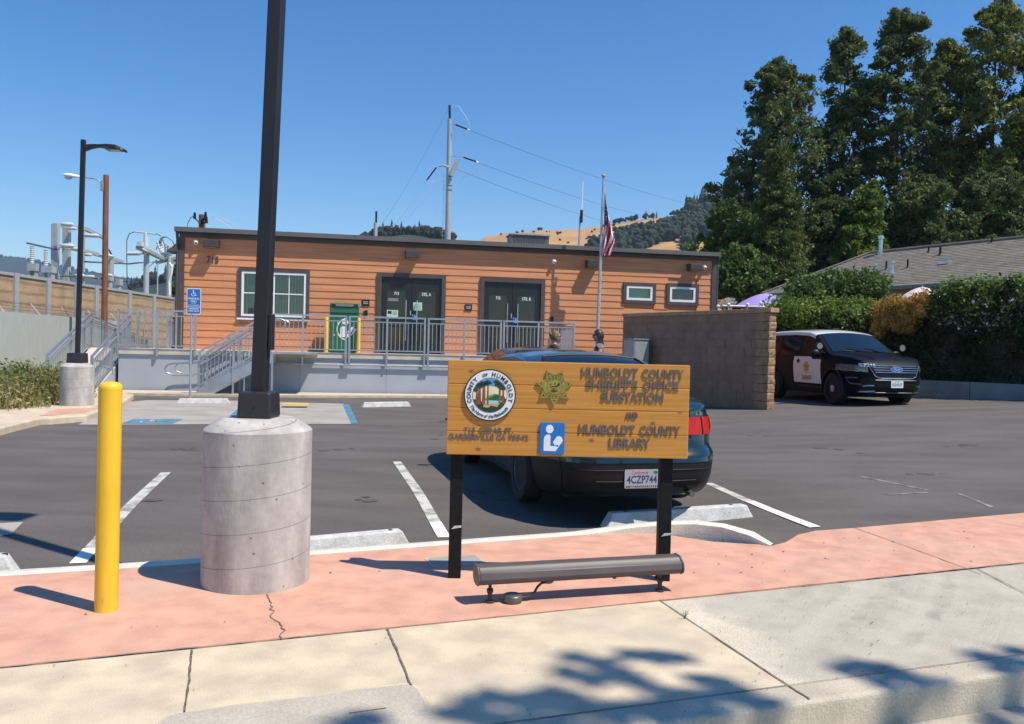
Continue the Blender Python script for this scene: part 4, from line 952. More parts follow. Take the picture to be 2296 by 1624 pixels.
# ---- near lamp post
def lamp(name,label,c,rad,hc,ph,pw,lean,rz,cov,head,group):
    L=thing(name,label,'lamp post',tuple(c),rz,group)
    mb=MB(); n=64; rg=random.Random(int(c[0]*100)); pr=[(rad*.99,-.02),(rad,.02),(rad*1.0,hc*.5),(rad,hc-.01),(rad-.012,hc+.004),(rad*.70,hc+.055),(rad*.66,hc+.06),(.01,hc+.06)]
    mb.lathe(pr,n); mb.obj('concrete_base',M['tube'],L,smooth=35)
    zt=hc+.06
    mb=MB(); a,bt=cov[0]/2,cov[0]/2*.94
    vs=[(-a,-a,zt),(a,-a,zt),(a,a,zt),(-a,a,zt),(-bt,-bt,zt+cov[1]),(bt,-bt,zt+cov[1]),(bt,bt,zt+cov[1]),(-bt,bt,zt+cov[1])]
    mb.add(vs,[(0,3,2,1),(4,5,6,7),(0,1,5,4),(1,2,6,5),(2,3,7,6),(3,0,4,7)]); bc=mb.obj('base_cover',M['cover'],L,bevel=.016,seg=4)
    mb=MB(); mb.tube([(0,-a*.985,zt+cov[1]*.42),(0,-a*.97-.004,zt+cov[1]*.42)],.006,8); mb.box(-.002,.002,-bt,-bt*.5,zt+cov[1]-.001,zt+cov[1]+.0008); mb.obj('screw',M['black'],L,parent=bc)
    z0=zt+cov[1]-.02
    mb=MB(); mb.bar((0,0,z0),(lean*ph,0,z0+ph),pw,pw,0,(0,1,0)); mb.obj('pole',M['polepaint'],L,bevel=.006)
    zz=z0+ph
    # arm + flat luminaire
    mb=MB(); x0=lean*ph
    s=head
    def pr_(x): return [(x,-.06*s,0),(x,.06*s,0)]
    secs=[(.0,.05,-.10,.02),(.12,.05,-.05,.035),(.25,.055,-.02,.035),(.45,.13,-.025,.035),(.62,.15,-.045,.02),(.72,.14,-.075,-.02),(.76,.11,-.085,-.045)]
    vs=[];fs=[]
    for x,w,zl,zh in secs:
        for y,z in((-w,zl),(w,zl),(w*.8,zh),(-w*.8,zh)): vs.append((x0+pw/2+x*s,y*s,zz-.12+z*s))
    for i in range(len(secs)-1):
        for j in range(4): fs.append((i*4+j,i*4+(j+1)%4,(i+1)*4+(j+1)%4,(i+1)*4+j))
    fs+=[(3,2,1,0),tuple(range(len(vs)-4,len(vs)))]
    mb.add(vs,fs); lu=mb.obj('luminaire',M['polepaint'],L,bevel=.008)
    mb=MB(); mb.box(x0+pw/2+.42*s,x0+pw/2+.68*s,-.09*s,.09*s,zz-.12-.075*s,zz-.12-.062*s); mb.obj('lens',M['lens'],L,parent=lu)
    return L,z0
c=push(gp(573,1334),.308)
RB=.308; hc=dp(582,972,c.y-RB).z
phn=5.2
Ln,z0=lamp('lamp_post','near black square lamp post running out of the picture top',c,RB,hc-.0,phn,.083,.026,-.02,(.20,.155),1.0,'black parking lot lamp posts')
mb=MB(); 
zb=dp(610,745,c.y).z; mb.box(.0425+.0261*(zb-z0),.0425+.0261*(zb-z0)+.025,-.028,.028,zb-.105,zb+.105); mb.obj('control_box',M['polepaint'],Ln,bevel=.006)
# far lamp post
q=gp(172,911,.08); q=push(q,.31)
hq=dp(172,822,q.y-.3).z-.08; top=dp(181,310,q.y).z-.08
lamp('lamp_post','far black lamp post with flat arm at the left kerb',q,.31,hq,top-hq-.27,.078,.012,.05,(.30,.20),1.02,'black parking lot lamp posts')
# left walkway with pink patch
mb=MB(); fr=[(-900,1090),(-300,1010),(0,960),(48,948),(92,938),(112,937.5),(195,931),(222,922),(262,912)]
P=[gp(*p,.08) for p in fr]; bk_=[gp(300,885,.08),gp(262,878,.08),gp(136,868,.08),gp(0,885,.08),gp(-600,905,.08)]
mb.prism([V2(p) for p in P+bk_],-.2,.08); mb.struct('left_path',M['cream'],bevel=.02)
mb=MB(); flat(mb,[V2(gp(*p,.084)) for p in((88,932),(112,931.5),(190,925),(222,915),(252,903),(240,897),(205,915),(130,917))],.084); mb.struct('pink_patch',M['pink'])

# ---- entrance sign
SR=.035
o=gp(1017,1297)+Vector((.04,.05,0)); 
wS=1.462; hS=.568
bl_=dp(1000,1018.5,o.y-.07); 
sg=thing('entrance_sign','stained wooden plank sign with round seal and raised letters on black posts','sign',(bl_.x+wS/2,o.y-.03,0),SR)
zb=bl_.z+.002
# planks (local: x right, front face at y=-.045)
for i in range(4):
    mb=MB(); h=hS/4; mb.box(-wS/2,wS/2,-.045,0,zb+i*h+.0005,zb+(i+1)*h-.0005)
    # offset texture per plank by moving the origin
    ob=mb.obj('plank',M['wood'],sg,bevel=.0045,seg=2); 
    off=Vector((.37*i,0,.11*i)); me=ob.data; me.transform(Matrix.Translation(-off)); ob.location=off
for px,py in((1017,1),(1490,2)):
    x=(px-1148)/F*(o.y+.02)-(bl_.x+wS/2); x=-wS/2+.065 if py==1 else wS/2-.115
    mb=MB(); mb.box(x-.038,x+.038,.002,.078,-.02,zb+hS-.06); p_=mb.obj('post',M['blackpost'],sg,bevel=.004)
    mb=MB(); rg=random.Random(py)
    z1=.30 if py==1 else .275; mb.add([(x-.025,-.0005,z1),(x+.036,-.0005,z1+.012),(x+.037,-.0005,z1+.024),(x-.005,-.0005,z1+.021)],[(0,1,2,3)]); mb.obj('scuff',M['stop'],sg,parent=p_)
def sx(px): return (px-1001)/(1543-1001)*wS-wS/2
def sz(py,px=1001): 
    t=(px-1001)/542.; top=810+10*t; bot=1018.5+5*t
    return zb+hS*(bot-py)/(bot-top)
Y0=-.045
def wtext(mb,tx,x0,x1,yt,yb,px,dep=.022,bold=.028,m=0):
    mb.text(tx,facing((sx(x0)+sx(x1))/2,Y0,(sz(yt,px)+sz(yb,px))/2),w=sx(x1)-sx(x0),h=(sz(yt,px)-sz(yb,px)),depth=dep,bold=bold,m=m)
for tx,x0,x1,yt,yb in(('HUMBOLDT',1299,1425,826,848),('COUNTY',1435,1529,829,850),("SHERIFF'S",1310,1425,852,873),('OFFICE',1438,1518,855,875),('SUBSTATION',1344,1484,879,900),('AND',1400,1427,922,937),('HUMBOLDT',1296,1422,950,970),('COUNTY',1433,1524,952,972),('LIBRARY',1365,1457,979,1000),('715',1041,1065,958,969.5),('CEDAR',1073,1125,958,970),('ST.',1130,1149,958.5,970),('GARBERVILLE',1006,1107,972.5,985),('CA',1113,1133,973,985),('95542',1139,1184,973.5,985.5)):
    mb=MB(); wtext(mb,tx,x0,x1,yt,yb,(x0+x1)/2,dep=.006 if yb-yt>14 else .004,bold=.016)
    mb.obj('raised_letters',M['letter'],sg)
# seal
M.update(sl_sky=pmat('seal_sky',(.80,.66,.45),.6),sl_blue=pmat('seal_blue',(.10,.35,.55),.6,var=.2,scale=20),sl_dark=pmat('seal_dark',(.02,.04,.03),.6,var=.3,scale=30),sl_trunk=pmat('seal_trunk',(.22,.085,.035),.6,var=.3,scale=30),sl_hill=pmat('seal_hill',(.02,.12,.05),.6,var=.3,scale=25),sl_lime=pmat('seal_lime',(.22,.36,.06),.6,var=.2,scale=25),sl_path=pmat('seal_path',(.62,.36,.08),.6,var=.2,scale=25),sl_water=pmat('seal_water',(.35,.60,.60),.6))
cx=(sx(1038)+sx(1153))/2; cz=(sz(830,1095)+sz(944,1095))/2; Rr=(sx(1153)-sx(1038))/2
X=facing(cx,Y0-.001,cz)
def disc(mb,r,z0,z1,m,n=56): mb.prism([(r*math.cos(2*math.pi*i/n),r*math.sin(2*math.pi*i/n)) for i in range(n)],z0,z1,m,X)
mb=MB(); disc(mb,Rr,0,.011,0); disc(mb,Rr*.955,.011,.0125,1); disc(mb,Rr*.675,.0125,.0135,0); disc(mb,Rr*.655,.0135,.014,2)
se=mb.obj('county_seal',[M['black'],M['white'],M['sl_sky']],sg)
mb=MB(); r=Rr*.652; 
def clip(pl,z,m):
    out=[]
    for x,y in pl:
        d=math.hypot(x,y)
        out.append((x*min(1,.998/max(d,1e-6)),y*min(1,.998/max(d,1e-6))))
    mb.add([tuple(X@Vector((x*r,y*r,z))) for x,y in out],[tuple(range(len(out)))],m)
def seg(a0,a1,n=14): return [(math.cos(R_(a0+(a1-a0)*i/n)),math.sin(R_(a0+(a1-a0)*i/n))) for i in range(n+1)]
clip(seg(25,155)+[(-.5,.50),(-.1,.56),(.2,.52),(.5,.58)],.0143,1)
clip([(-.35,-.25),(.0,.0),(.32,.12),(.45,.0),(.85,-.05),(.85,-.3),(-.3,-.3)],.0144,3)
clip([(-.3,-.30),(.1,-.1),(.38,.08),(.6,-.02),(.9,-.1),(.9,-.32)],.0146,2)
clip([(-.4,-.52),(.9,-.60),(.8,-.32),(-.3,-.30)],.0147,6)
clip([(-.7,-.6),(.2,-.5),(.7,-.55),(.9,-.42),(.6,-.75),(-.2,-.72)],.0148,5)
clip(seg(200,340)+[(.6,-.72),(.1,-.62),(-.1,-.75),(-.5,-.68)],.0149,0)
clip(seg(195,245,8)+[(-.35,-.55),(-.55,-.3)],.0151,0); clip(seg(295,350,8)+[(.75,-.3),(.5,-.6)],.0151,0)
for x0,w in((-.78,.10),(-.62,.16),(-.36,.15),(-.12,.08),(.58,.10),(.80,.12)):
    yb_=-.55 if x0<0.2 else -.5; clip([(x0-w*.65,yb_),(x0+w*.65,yb_),(x0+w*.45,.62),(x0-w*.4,.62)],.0153,4)
for xa,ya,k in((-.7,.55,.30),(-.42,.68,.33),(-.15,.72,.24),(.55,.62,.30),(.8,.42,.24),(-.85,.3,.2),(.35,.80,.16)):
    rg=random.Random(int(xa*100)); clip([(xa+k*rg.uniform(.55,1.2)*math.cos(t),ya+k*.62*rg.uniform(.6,1.2)*math.sin(t)) for t in [i*.449 for i in range(14)]],.0155,0)
mb.obj('seal_landscape',[M['sl_dark'],M['sl_blue'],M['sl_hill'],M['sl_lime'],M['sl_trunk'],M['sl_path'],M['sl_water']],sg,parent=se)
mb=MB(); arc_text(mb,'COUNTY',X@Matrix.Translation((0,0,.0127)),Rr*.815,203,128,Rr*.165,.002,0,.02)
arc_text(mb,'OF',X@Matrix.Translation((0,0,.0127)),Rr*.80,113,97,Rr*.115,.002,0,.02)
arc_text(mb,'HUMBOLDT',X@Matrix.Translation((0,0,.0127)),Rr*.815,87,-20,Rr*.165,.002,0,.02)
arc_text(mb,'The Home of the Redwoods',X@Matrix.Translation((0,0,.0127)),Rr*.815,211,326,Rr*.135,.002,0,.0,True,.25)
mb.obj('seal_lettering',M['black'],sg,parent=se)
# star badge, seven points
cx=sx(1239); cz=sz(868,1239); Rs=(sx(1280)-sx(1199))/2*1.03; X=facing(cx,Y0-.001,cz)
def star(R0,R1,n=7,a0=-90): return [((R0 if i%2==0 else R1)*math.cos(R_(a0+i*180/n)),(R0 if i%2==0 else R1)*math.sin(R_(a0+i*180/n))) for i in range(2*n)]
mb=MB(); mb.prism(star(Rs,Rs*.63),0,.010,0,X); sb=mb.obj('star_badge',M['gold'],sg)
mb=MB()
for i in range(7):
    a=R_(-90+i*360/7); T=X@Matrix.Rotation(a-math.pi/2,4,'Z')
    mb.add([tuple(T@Vector((x*Rs,y*Rs,.0105))) for x,y in((-.16,.70),(-.03,.76),(0,.86),(.03,.76),(.16,.70),(.02,.72),(0,.69),(-.02,.72))],[tuple(range(8))],0)
def annulus(mb,r0,r1,z,m,n=48):
    for i in range(n):
        a=2*math.pi*i/n;b=2*math.pi*(i+1)/n
        mb.add([tuple(X@Vector((q*math.cos(t),q*math.sin(t),z))) for q,t in((r0,a),(r1,a),(r1,b),(r0,b))],[(0,1,2,3)],m)
annulus(mb,Rs*.615,Rs*.63,.0107,0); annulus(mb,Rs*.40,Rs*.415,.0107,0)
arc_text(mb,'SHERIFF',X@Matrix.Translation((0,0,.0103)),Rs*.51,150,30,Rs*.125,.001,0,.01)
arc_text(mb,'COUNTY',X@Matrix.Translation((0,0,.0103)),Rs*.51,215,325,Rs*.11,.001,0,.01,True)
rg=random.Random(3)
for pl in([(-.33,-.05),(-.1,.0),(.12,-.02),(.3,.10),(.2,.16),(.1,.06),(-.15,.05)],[(-.25,-.22),(-.05,-.30),(.2,-.24),(.12,-.18),(-.12,-.16)],[(-.2,-.1),(.0,-.14),(.1,-.1),(-.05,-.07)],[(.12,.12),(.2,.24),(.28,.18),(.26,.08)],[(-.05,.12),(.02,.26),(.06,.12)],[(-.3,.08),(-.2,.2),(-.16,.1)]):
    mb.add([tuple(X@Vector((x*Rs,y*Rs,.0107))) for x,y in pl],[tuple(range(len(pl)))],0)
mb.obj('star_relief',M['goldark'],sg,parent=sb)
# library symbol
x0,x1=sx(1209),sx(1264); z1,z0=sz(946,1236),sz(1015,1236); X=facing((x0+x1)/2,Y0-.001,(z0+z1)/2); w=x1-x0; h=z1-z0
mb=MB(); mb.prism(rrect(w,h,.012),0,.009,0,X); ls=mb.obj('library_symbol',M['bluesign'],sg,bevel=.001)
mb=MB()
def P(pl): mb.prism([(x*w,y*h) for x,y in pl],.0092,.0100,0,X)
P([(-.11+.155*math.cos(t),.295+.135*math.sin(t)) for t in [i*.2618 for i in range(24)]])
P([(-.34,-.40),(-.34,-.02),(-.30,.07),(-.22,.115),(-.10,.115),(-.07,.08),(-.07,-.245),(.13,-.245),(.27,-.27),(.14,-.405)])
P([(.03,-.12),(.20,.075),(.255,.055),(.29,.085),(.33,.05),(.37,.065),(.44,-.07),(.26,-.27),(.24,-.20),(.10,-.225)])
mb.obj('reader_figure',M['white'],sg,parent=ls)

# ---- floodlight bar
a=gp(1098,1351); b=gp(1479,1326); d=(b-a); d.z=0
fr_=math.atan2(d.y,d.x); Lb=d.length
fl_=thing('sign_floodlight','long bronze tube floodlight lying low on two brackets before the wooden sign','floodlight',tuple(a.lerp(b,.5)),fr_)
hx=(dp(1523,1255,b.y).x-dp(1061,1280,a.y).x)/math.cos(fr_)/2*.975; zc=.155; off=.02
mb=MB(); pr=[]
for i in range(15):
    t=R_(200+i*14.6-10); pr.append((.052*math.cos(t)*1.15,.046*math.sin(t)))
prof=[(-.066,-.012),(-.058,-.034),(-.036,-.047),(0,-.050),(.040,-.044),(.062,-.022),(.070,.010),(.058,.045),(.040,.052),(-.024,.050),(-.034,.036),(-.058,.022)]
mb.prism(prof,-hx+off,hx+off,0,Matrix(((0,0,1,0),(1,0,0,0),(0,1,0,zc),(0,0,0,1)))); ho=mb.obj('housing',M['bronze'],fl_,smooth=28,bevel=.004)
for s in(-1,1):
    mb=MB(); mb.prism([(p[0]*1.06,p[1]*1.06) for p in prof],s*hx+off-(.012 if s<0 else 0),s*hx+off+(.012 if s>0 else 0),0,Matrix(((0,0,1,0),(1,0,0,0),(0,1,0,zc),(0,0,0,1)))); mb.obj('end_cap',M['bronze'],fl_,parent=ho,bevel=.003)
for s in(-1,1):
    x=s*Lb/2; mb=MB(); mb.tube([(x,0,.0),(x,0,.012)],.026,14); mb.box(x-.011,x+.011,-.009,.009,.012,.072); mb.tube([(x-.016,0,.066),(x+.016,0,.066)],.014,10); mb.box(x-.008,x+.008,-.007,.007,.066,.108); mb.box(x-.02,x+.04,-.012,.012,.104,.114); mb.obj('bracket',M['darkmetal'],fl_,bevel=.002)
jx=-Lb/2+.125
mb=MB(); mb.lathe([(.050,0),(.055,.012),(.055,.034),(.050,.042),(.046,.044)],24,(jx,-.02,0)); jb=mb.obj('junction_box',M['boxmetal'],fl_,smooth=40)
mb=MB(); 
for q in(-.025,.025): mb.tube([(jx+q,-.02,.043),(jx+q,-.02,.047)],.007,8)
mb.obj('screw',M['darkmetal'],fl_,parent=jb)
mb=MB(); mb.tube([(jx+.05,-.02,.022),(jx+.09,-.02,.024),(jx+.125,-.02,.045),(jx+.145,-.015,.075),(jx+.17,-.01,.094),(jx+.215,-.01,.098),(jx+.235,0,.104)],.0075,8); mb.obj('conduit',M['darkmetal'],fl_,smooth=60)
mb=MB(); mb.tube([(jx+.228,-.008,.094),(jx+.228,-.008,.122)],.013,10); mb.tube([(jx+.2,-.01,.098),(jx+.228,-.01,.098)],.011,10); mb.obj('conduit_elbow',M['boxmetal'],fl_,smooth=40)
mb=MB(); mb.ball((Lb*.20,-.045,.115),.013,0,8); mb.obj('bolt',M['darkmetal'],fl_)
# ---- cover plates let into the paving
pts=[gp(968,1253),gp(1075,1247),gp(1060,1238),gp(985,1240)]
def plate(name,label,corner,w,l,rz,mat,matf,z,r=.03,mk=None):
    t=thing(name,label,'utility cover',(corner.x,corner.y,z),rz)
    mb=MB(); mb.prism(rrect(w,l,r),-.02,.003); mb.obj('rim',matf,t)
    mb=MB(); mb.prism(rrect(w-.03,l-.03,r*.8),.003,.005)
    mb.obj('lid',mat,t)
    if mk: mb=MB(); mk(mb); mb.obj('slot',M['joint'],t)
SA=math.atan2(es.y,es.x)
c=gp(1020,1258); plate('valve_cover','pale lid set in the pink band right behind the left sign post',c,.36,.22,SA,M['padc'],M['kerbc'],.001)
M['lidc']=pmat('lid_concrete',(.44,.385,.315),.85,var=.1,scale=4,bump=.3,bscale=100,spots=.12,big=(2,.5,(.38,.34,.285)))
def mk(mb):
    for x,y in((.25,.10),(-.22,-.12)): mb.box(x-.07,x+.07,y-.004,y+.004,.0052,.006)
c=gp(680,1640); plate('meter_box_cover','big worn grey cover with rounded corners let into the cream footpath',c+en*(-.02),.98,.62,SA,M['lidc'],M['cream'],.001,.07,mk)
# weed sprig in the pavement joint
p=gp(1535,1388); mb=MB(); rg=random.Random(5)
for k in range(7):
    t=rg.uniform(0,6.28); l=rg.uniform(.03,.055); tip=(p.x+.02*math.cos(t),p.y+.02*math.sin(t),l)
    mb.tube([(p.x,p.y,0),((p.x+tip[0])/2,(p.y+tip[1])/2,l*.65),tip],[.0016,.0013,.0008],4)
M['drygrass']=pmat('dry_grass',(.20,.16,.07),.9,var=.3,scale=20)
mb.solo('weed_sprig',M['drygrass'],'tiny dry weed sprig in the pavement joint below the floodlight','weed')
# ================================================================== CARS
class Body:
    def __init__(s,L,Wd,zb,ztop,rear,front,belt,roof,tum,n=6.,wprof=None,bow=0.):
        s.L=L;s.W=Wd;s.zb=zb;s.n=n;s.belt=belt;s.roofz=roof;s.tum=tum
        s.zt_pts=ztop;s.rear=rear;s.front=front
        ys=np.linspace(-L/2-.1,L/2+.1,400); z=np.interp(ys,[p[0] for p in ztop],[p[1] for p in ztop])
        k=np.exp(-np.linspace(-2,2,17)**2); k/=k.sum(); zz=np.convolve(np.pad(z,8,'edge'),k,'valid'); s._y=ys;s._z=zz
    def zt(s,y): return float(np.interp(y,s._y,s._z))
    def yr(s,z): return float(np.interp(z,[p[0] for p in s.rear],[p[1] for p in s.rear]))
    def yf(s,z): return float(np.interp(z,[p[0] for p in s.front],[p[1] for p in s.front]))
    def hw(s,z):
        w=s.W/2; zb=s.zb
        if z<s.belt:
            t=(z-zb)/(s.belt-zb); return w*(.92+.08*math.sin(min(1,t*1.25)*math.pi/2)-.035*max(0,(t-.72)/.28)**2)
        t=(z-s.belt)/(s.roofz-s.belt); return w*(.965-(.965-s.tum)*t**1.1)
    def p(s,u): return max(0.,1-abs(u)**s.n)**(1/s.n)
    def uofp(s,p): return (max(0,1-p**s.n))**(1/s.n)
    def Y(s,u,z):
        a,b=s.yr(z),s.yf(z); return a+(b-a)*(u+1)/2
    def side(s,u,z,sgn,off=0.):
        h=s.hw(z)+off; return Vector((sgn*h*s.p(u),s.Y(u,z),z))
    def atY(s,y,z): a,b=s.yr(z),s.yf(z); return max(-1,min(1,2*(y-a)/(b-a)-1))
    def sideY(s,y,z,sgn,off=0.): return s.side(s.atY(y,z),z,sgn,off)
    def endpt(s,x,z,end,off=0.):
        h=s.hw(z); p=min(.995,abs(x)/h); u=s.uofp(p)*end; v=Vector((x,s.Y(u,z),z)); v.y+=end*off; return v
    def top(s,y,xf,off=0.):
        z=s.zt(y); u=s.atY(y,z); r=min(.10,max(.02,(z-s.zb)*.1)); h=s.hw(z)*s.p(u)
        cr=.035 if z<s.belt+.12 else .05
        return Vector((h*xf,y,z+cr*(1-xf*xf)+off))
    def mesh(s,NV=16,NA=5,NT=8):
        ps=[0,.12,.25,.4,.52,.63,.73,.81,.88,.93,.97]; ur=[-s.uofp(p) for p in ps]; uf=[s.uofp(p) for p in ps[::-1]]
        um=list(np.linspace(ur[-1],uf[0],64))[1:-1]; us=ur+um+uf
        rows=[]
        for u in us:
            y0=s.Y(u,.6); zt=s.zt(y0); r=.07 if zt>s.belt+.15 else .05
            p=s.p(u); half=[]
            cr=(.05 if zt>s.belt+.12 else .035)
            for i in range(NT): half.append((s.hw(s.zb)*p*i/NT,s.Y(u,s.zb),s.zb))      # floor
            for i in range(NV+1):
                z=s.zb+(zt-r-s.zb)*i/NV; half.append((s.hw(z)*p,s.Y(u,z),z))
            zc=zt-r; h0=s.hw(zc); rr=min(r*1.3,h0*.5)
            for i in range(1,NA+1):
                a=math.pi/2*i/NA; half.append(((h0-rr+rr*math.cos(a))*p,s.Y(u,zc),zc+r*math.sin(a)))
            x1=(h0-rr)
            for i in range(1,NT+1):
                f=1-i/NT; half.append((x1*f*p,s.Y(u,zc),zt+cr*(1-f*f)))
            full=half+[(-a,b,c) for a,b,c in half[::-1][1:-1]]
            rows.append(full)
        k=len(rows[0]); vs=[q for r in rows for q in r]; fs=[]
        for i in range(len(rows)-1):
            for j in range(k): fs.append((i*k+j,i*k+(j+1)%k,(i+1)*k+(j+1)%k,(i+1)*k+j))
        return vs,fs
def grid(mb,fn,A,B,m=0,solid=0.):
    mb.sheet([[tuple(fn(a,b)) for a in A] for b in B],m)
def cut_body(B,wheels,rad,depth,name,mat,root):
    vs,fs=B.mesh(); me=bpy.data.meshes.new(name); me.from_pydata(vs,[],fs); bm=bmesh.new(); bm.from_mesh(me)
    bmesh.ops.remove_doubles(bm,verts=bm.verts,dist=1e-4); bmesh.ops.dissolve_degenerate(bm,edges=bm.edges,dist=1e-5); bmesh.ops.recalc_face_normals(bm,faces=bm.faces); bm.to_mesh(me); bm.free()
    o=bpy.data.objects.new(name,me); S.collection.objects.link(o)
    c=MB()
    for y,z in wheels:
        for s_ in(-1,1): c.tube([(s_*(B.W/2-depth),y,z),(s_*(B.W/2+.2),y,z)],rad,40)
    co_=c.obj('cutter',mat); bmx=bmesh.new(); bmx.from_mesh(co_.data); bmesh.ops.recalc_face_normals(bmx,faces=bmx.faces); bmx.to_mesh(co_.data); bmx.free()
    md=o.modifiers.new('b','BOOLEAN'); md.object=co_; md.operation='DIFFERENCE'; md.solver='EXACT'
    dg=bpy.context.evaluated_depsgraph_get(); me2=bpy.data.meshes.new_from_object(o.evaluated_get(dg)); me2.name=name
    bpy.data.objects.remove(o); bpy.data.objects.remove(co_)
    me2.materials.clear(); me2.materials.append(mat)
    me2.polygons.foreach_set('material_index',[0]*len(me2.polygons)); me2.polygons.foreach_set('use_smooth',[True]*len(me2.polygons)); me2.set_sharp_from_angle(angle=R_(32))
    o=bpy.data.objects.new(name,me2); S.collection.objects.link(o); o.parent=root; return o
def wheel(root,x,y,r,w,sgn,rimr,steel=False):
    t=MB(); X=Matrix.Translation((x,y,r))@Matrix.Rotation(math.pi/2*sgn,4,'Y')   # z of the lathe points outboard
    t.lathe([(rimr,-w/2),(r*.9,-w/2),(r*.985,-w*.36),(r,-w*.2),(r,w*.2),(r*.985,w*.36),(r*.9,w/2),(rimr*1.02,w*.48),(rimr,w*.40)],36,(0,0,0),0,X)
    wh=t.obj('wheel',M['rubber'],root,smooth=40)
    t=MB(); t.lathe([(rimr,w*.2),(rimr,w*.44),(rimr*.93,w*.45),(rimr*.9,w*.30),(rimr*.5,w*.26)],30,(0,0,0),0,X)
    if steel:
        t.lathe([(rimr*.34,w*.2),(rimr*.34,w*.46),(rimr*.2,w*.5),(.01,w*.5)],20,(0,0,0),1,X)
        for i in range(10):
            a=i*math.pi/5; t.lathe([(.022,w*.262),(.02,w*.27)],8,(rimr*.68*math.cos(a),rimr*.68*math.sin(a),0),2,X)
    else:
        t.lathe([(rimr*.22,w*.2),(rimr*.22,w*.38),(.01,w*.40)],20,(0,0,0),0,X)
        for i in range(7):
            a=i*2*math.pi/7; T=X@Matrix.Rotation(a,4,'Z'); t.box(rimr*.15,rimr*.95,-.024,.024,w*.27,w*.38,0,T)
    t.obj('rim',[M['rim'] if not steel else M['plastic'],M['galv'],M['black']],root,parent=wh,smooth=40)
    return wh
def plate_part(root,c,fn_y,rz,top,num,ink,w=.305,h=.152,tilt=0.,facing_back=True,script=None):
    pass
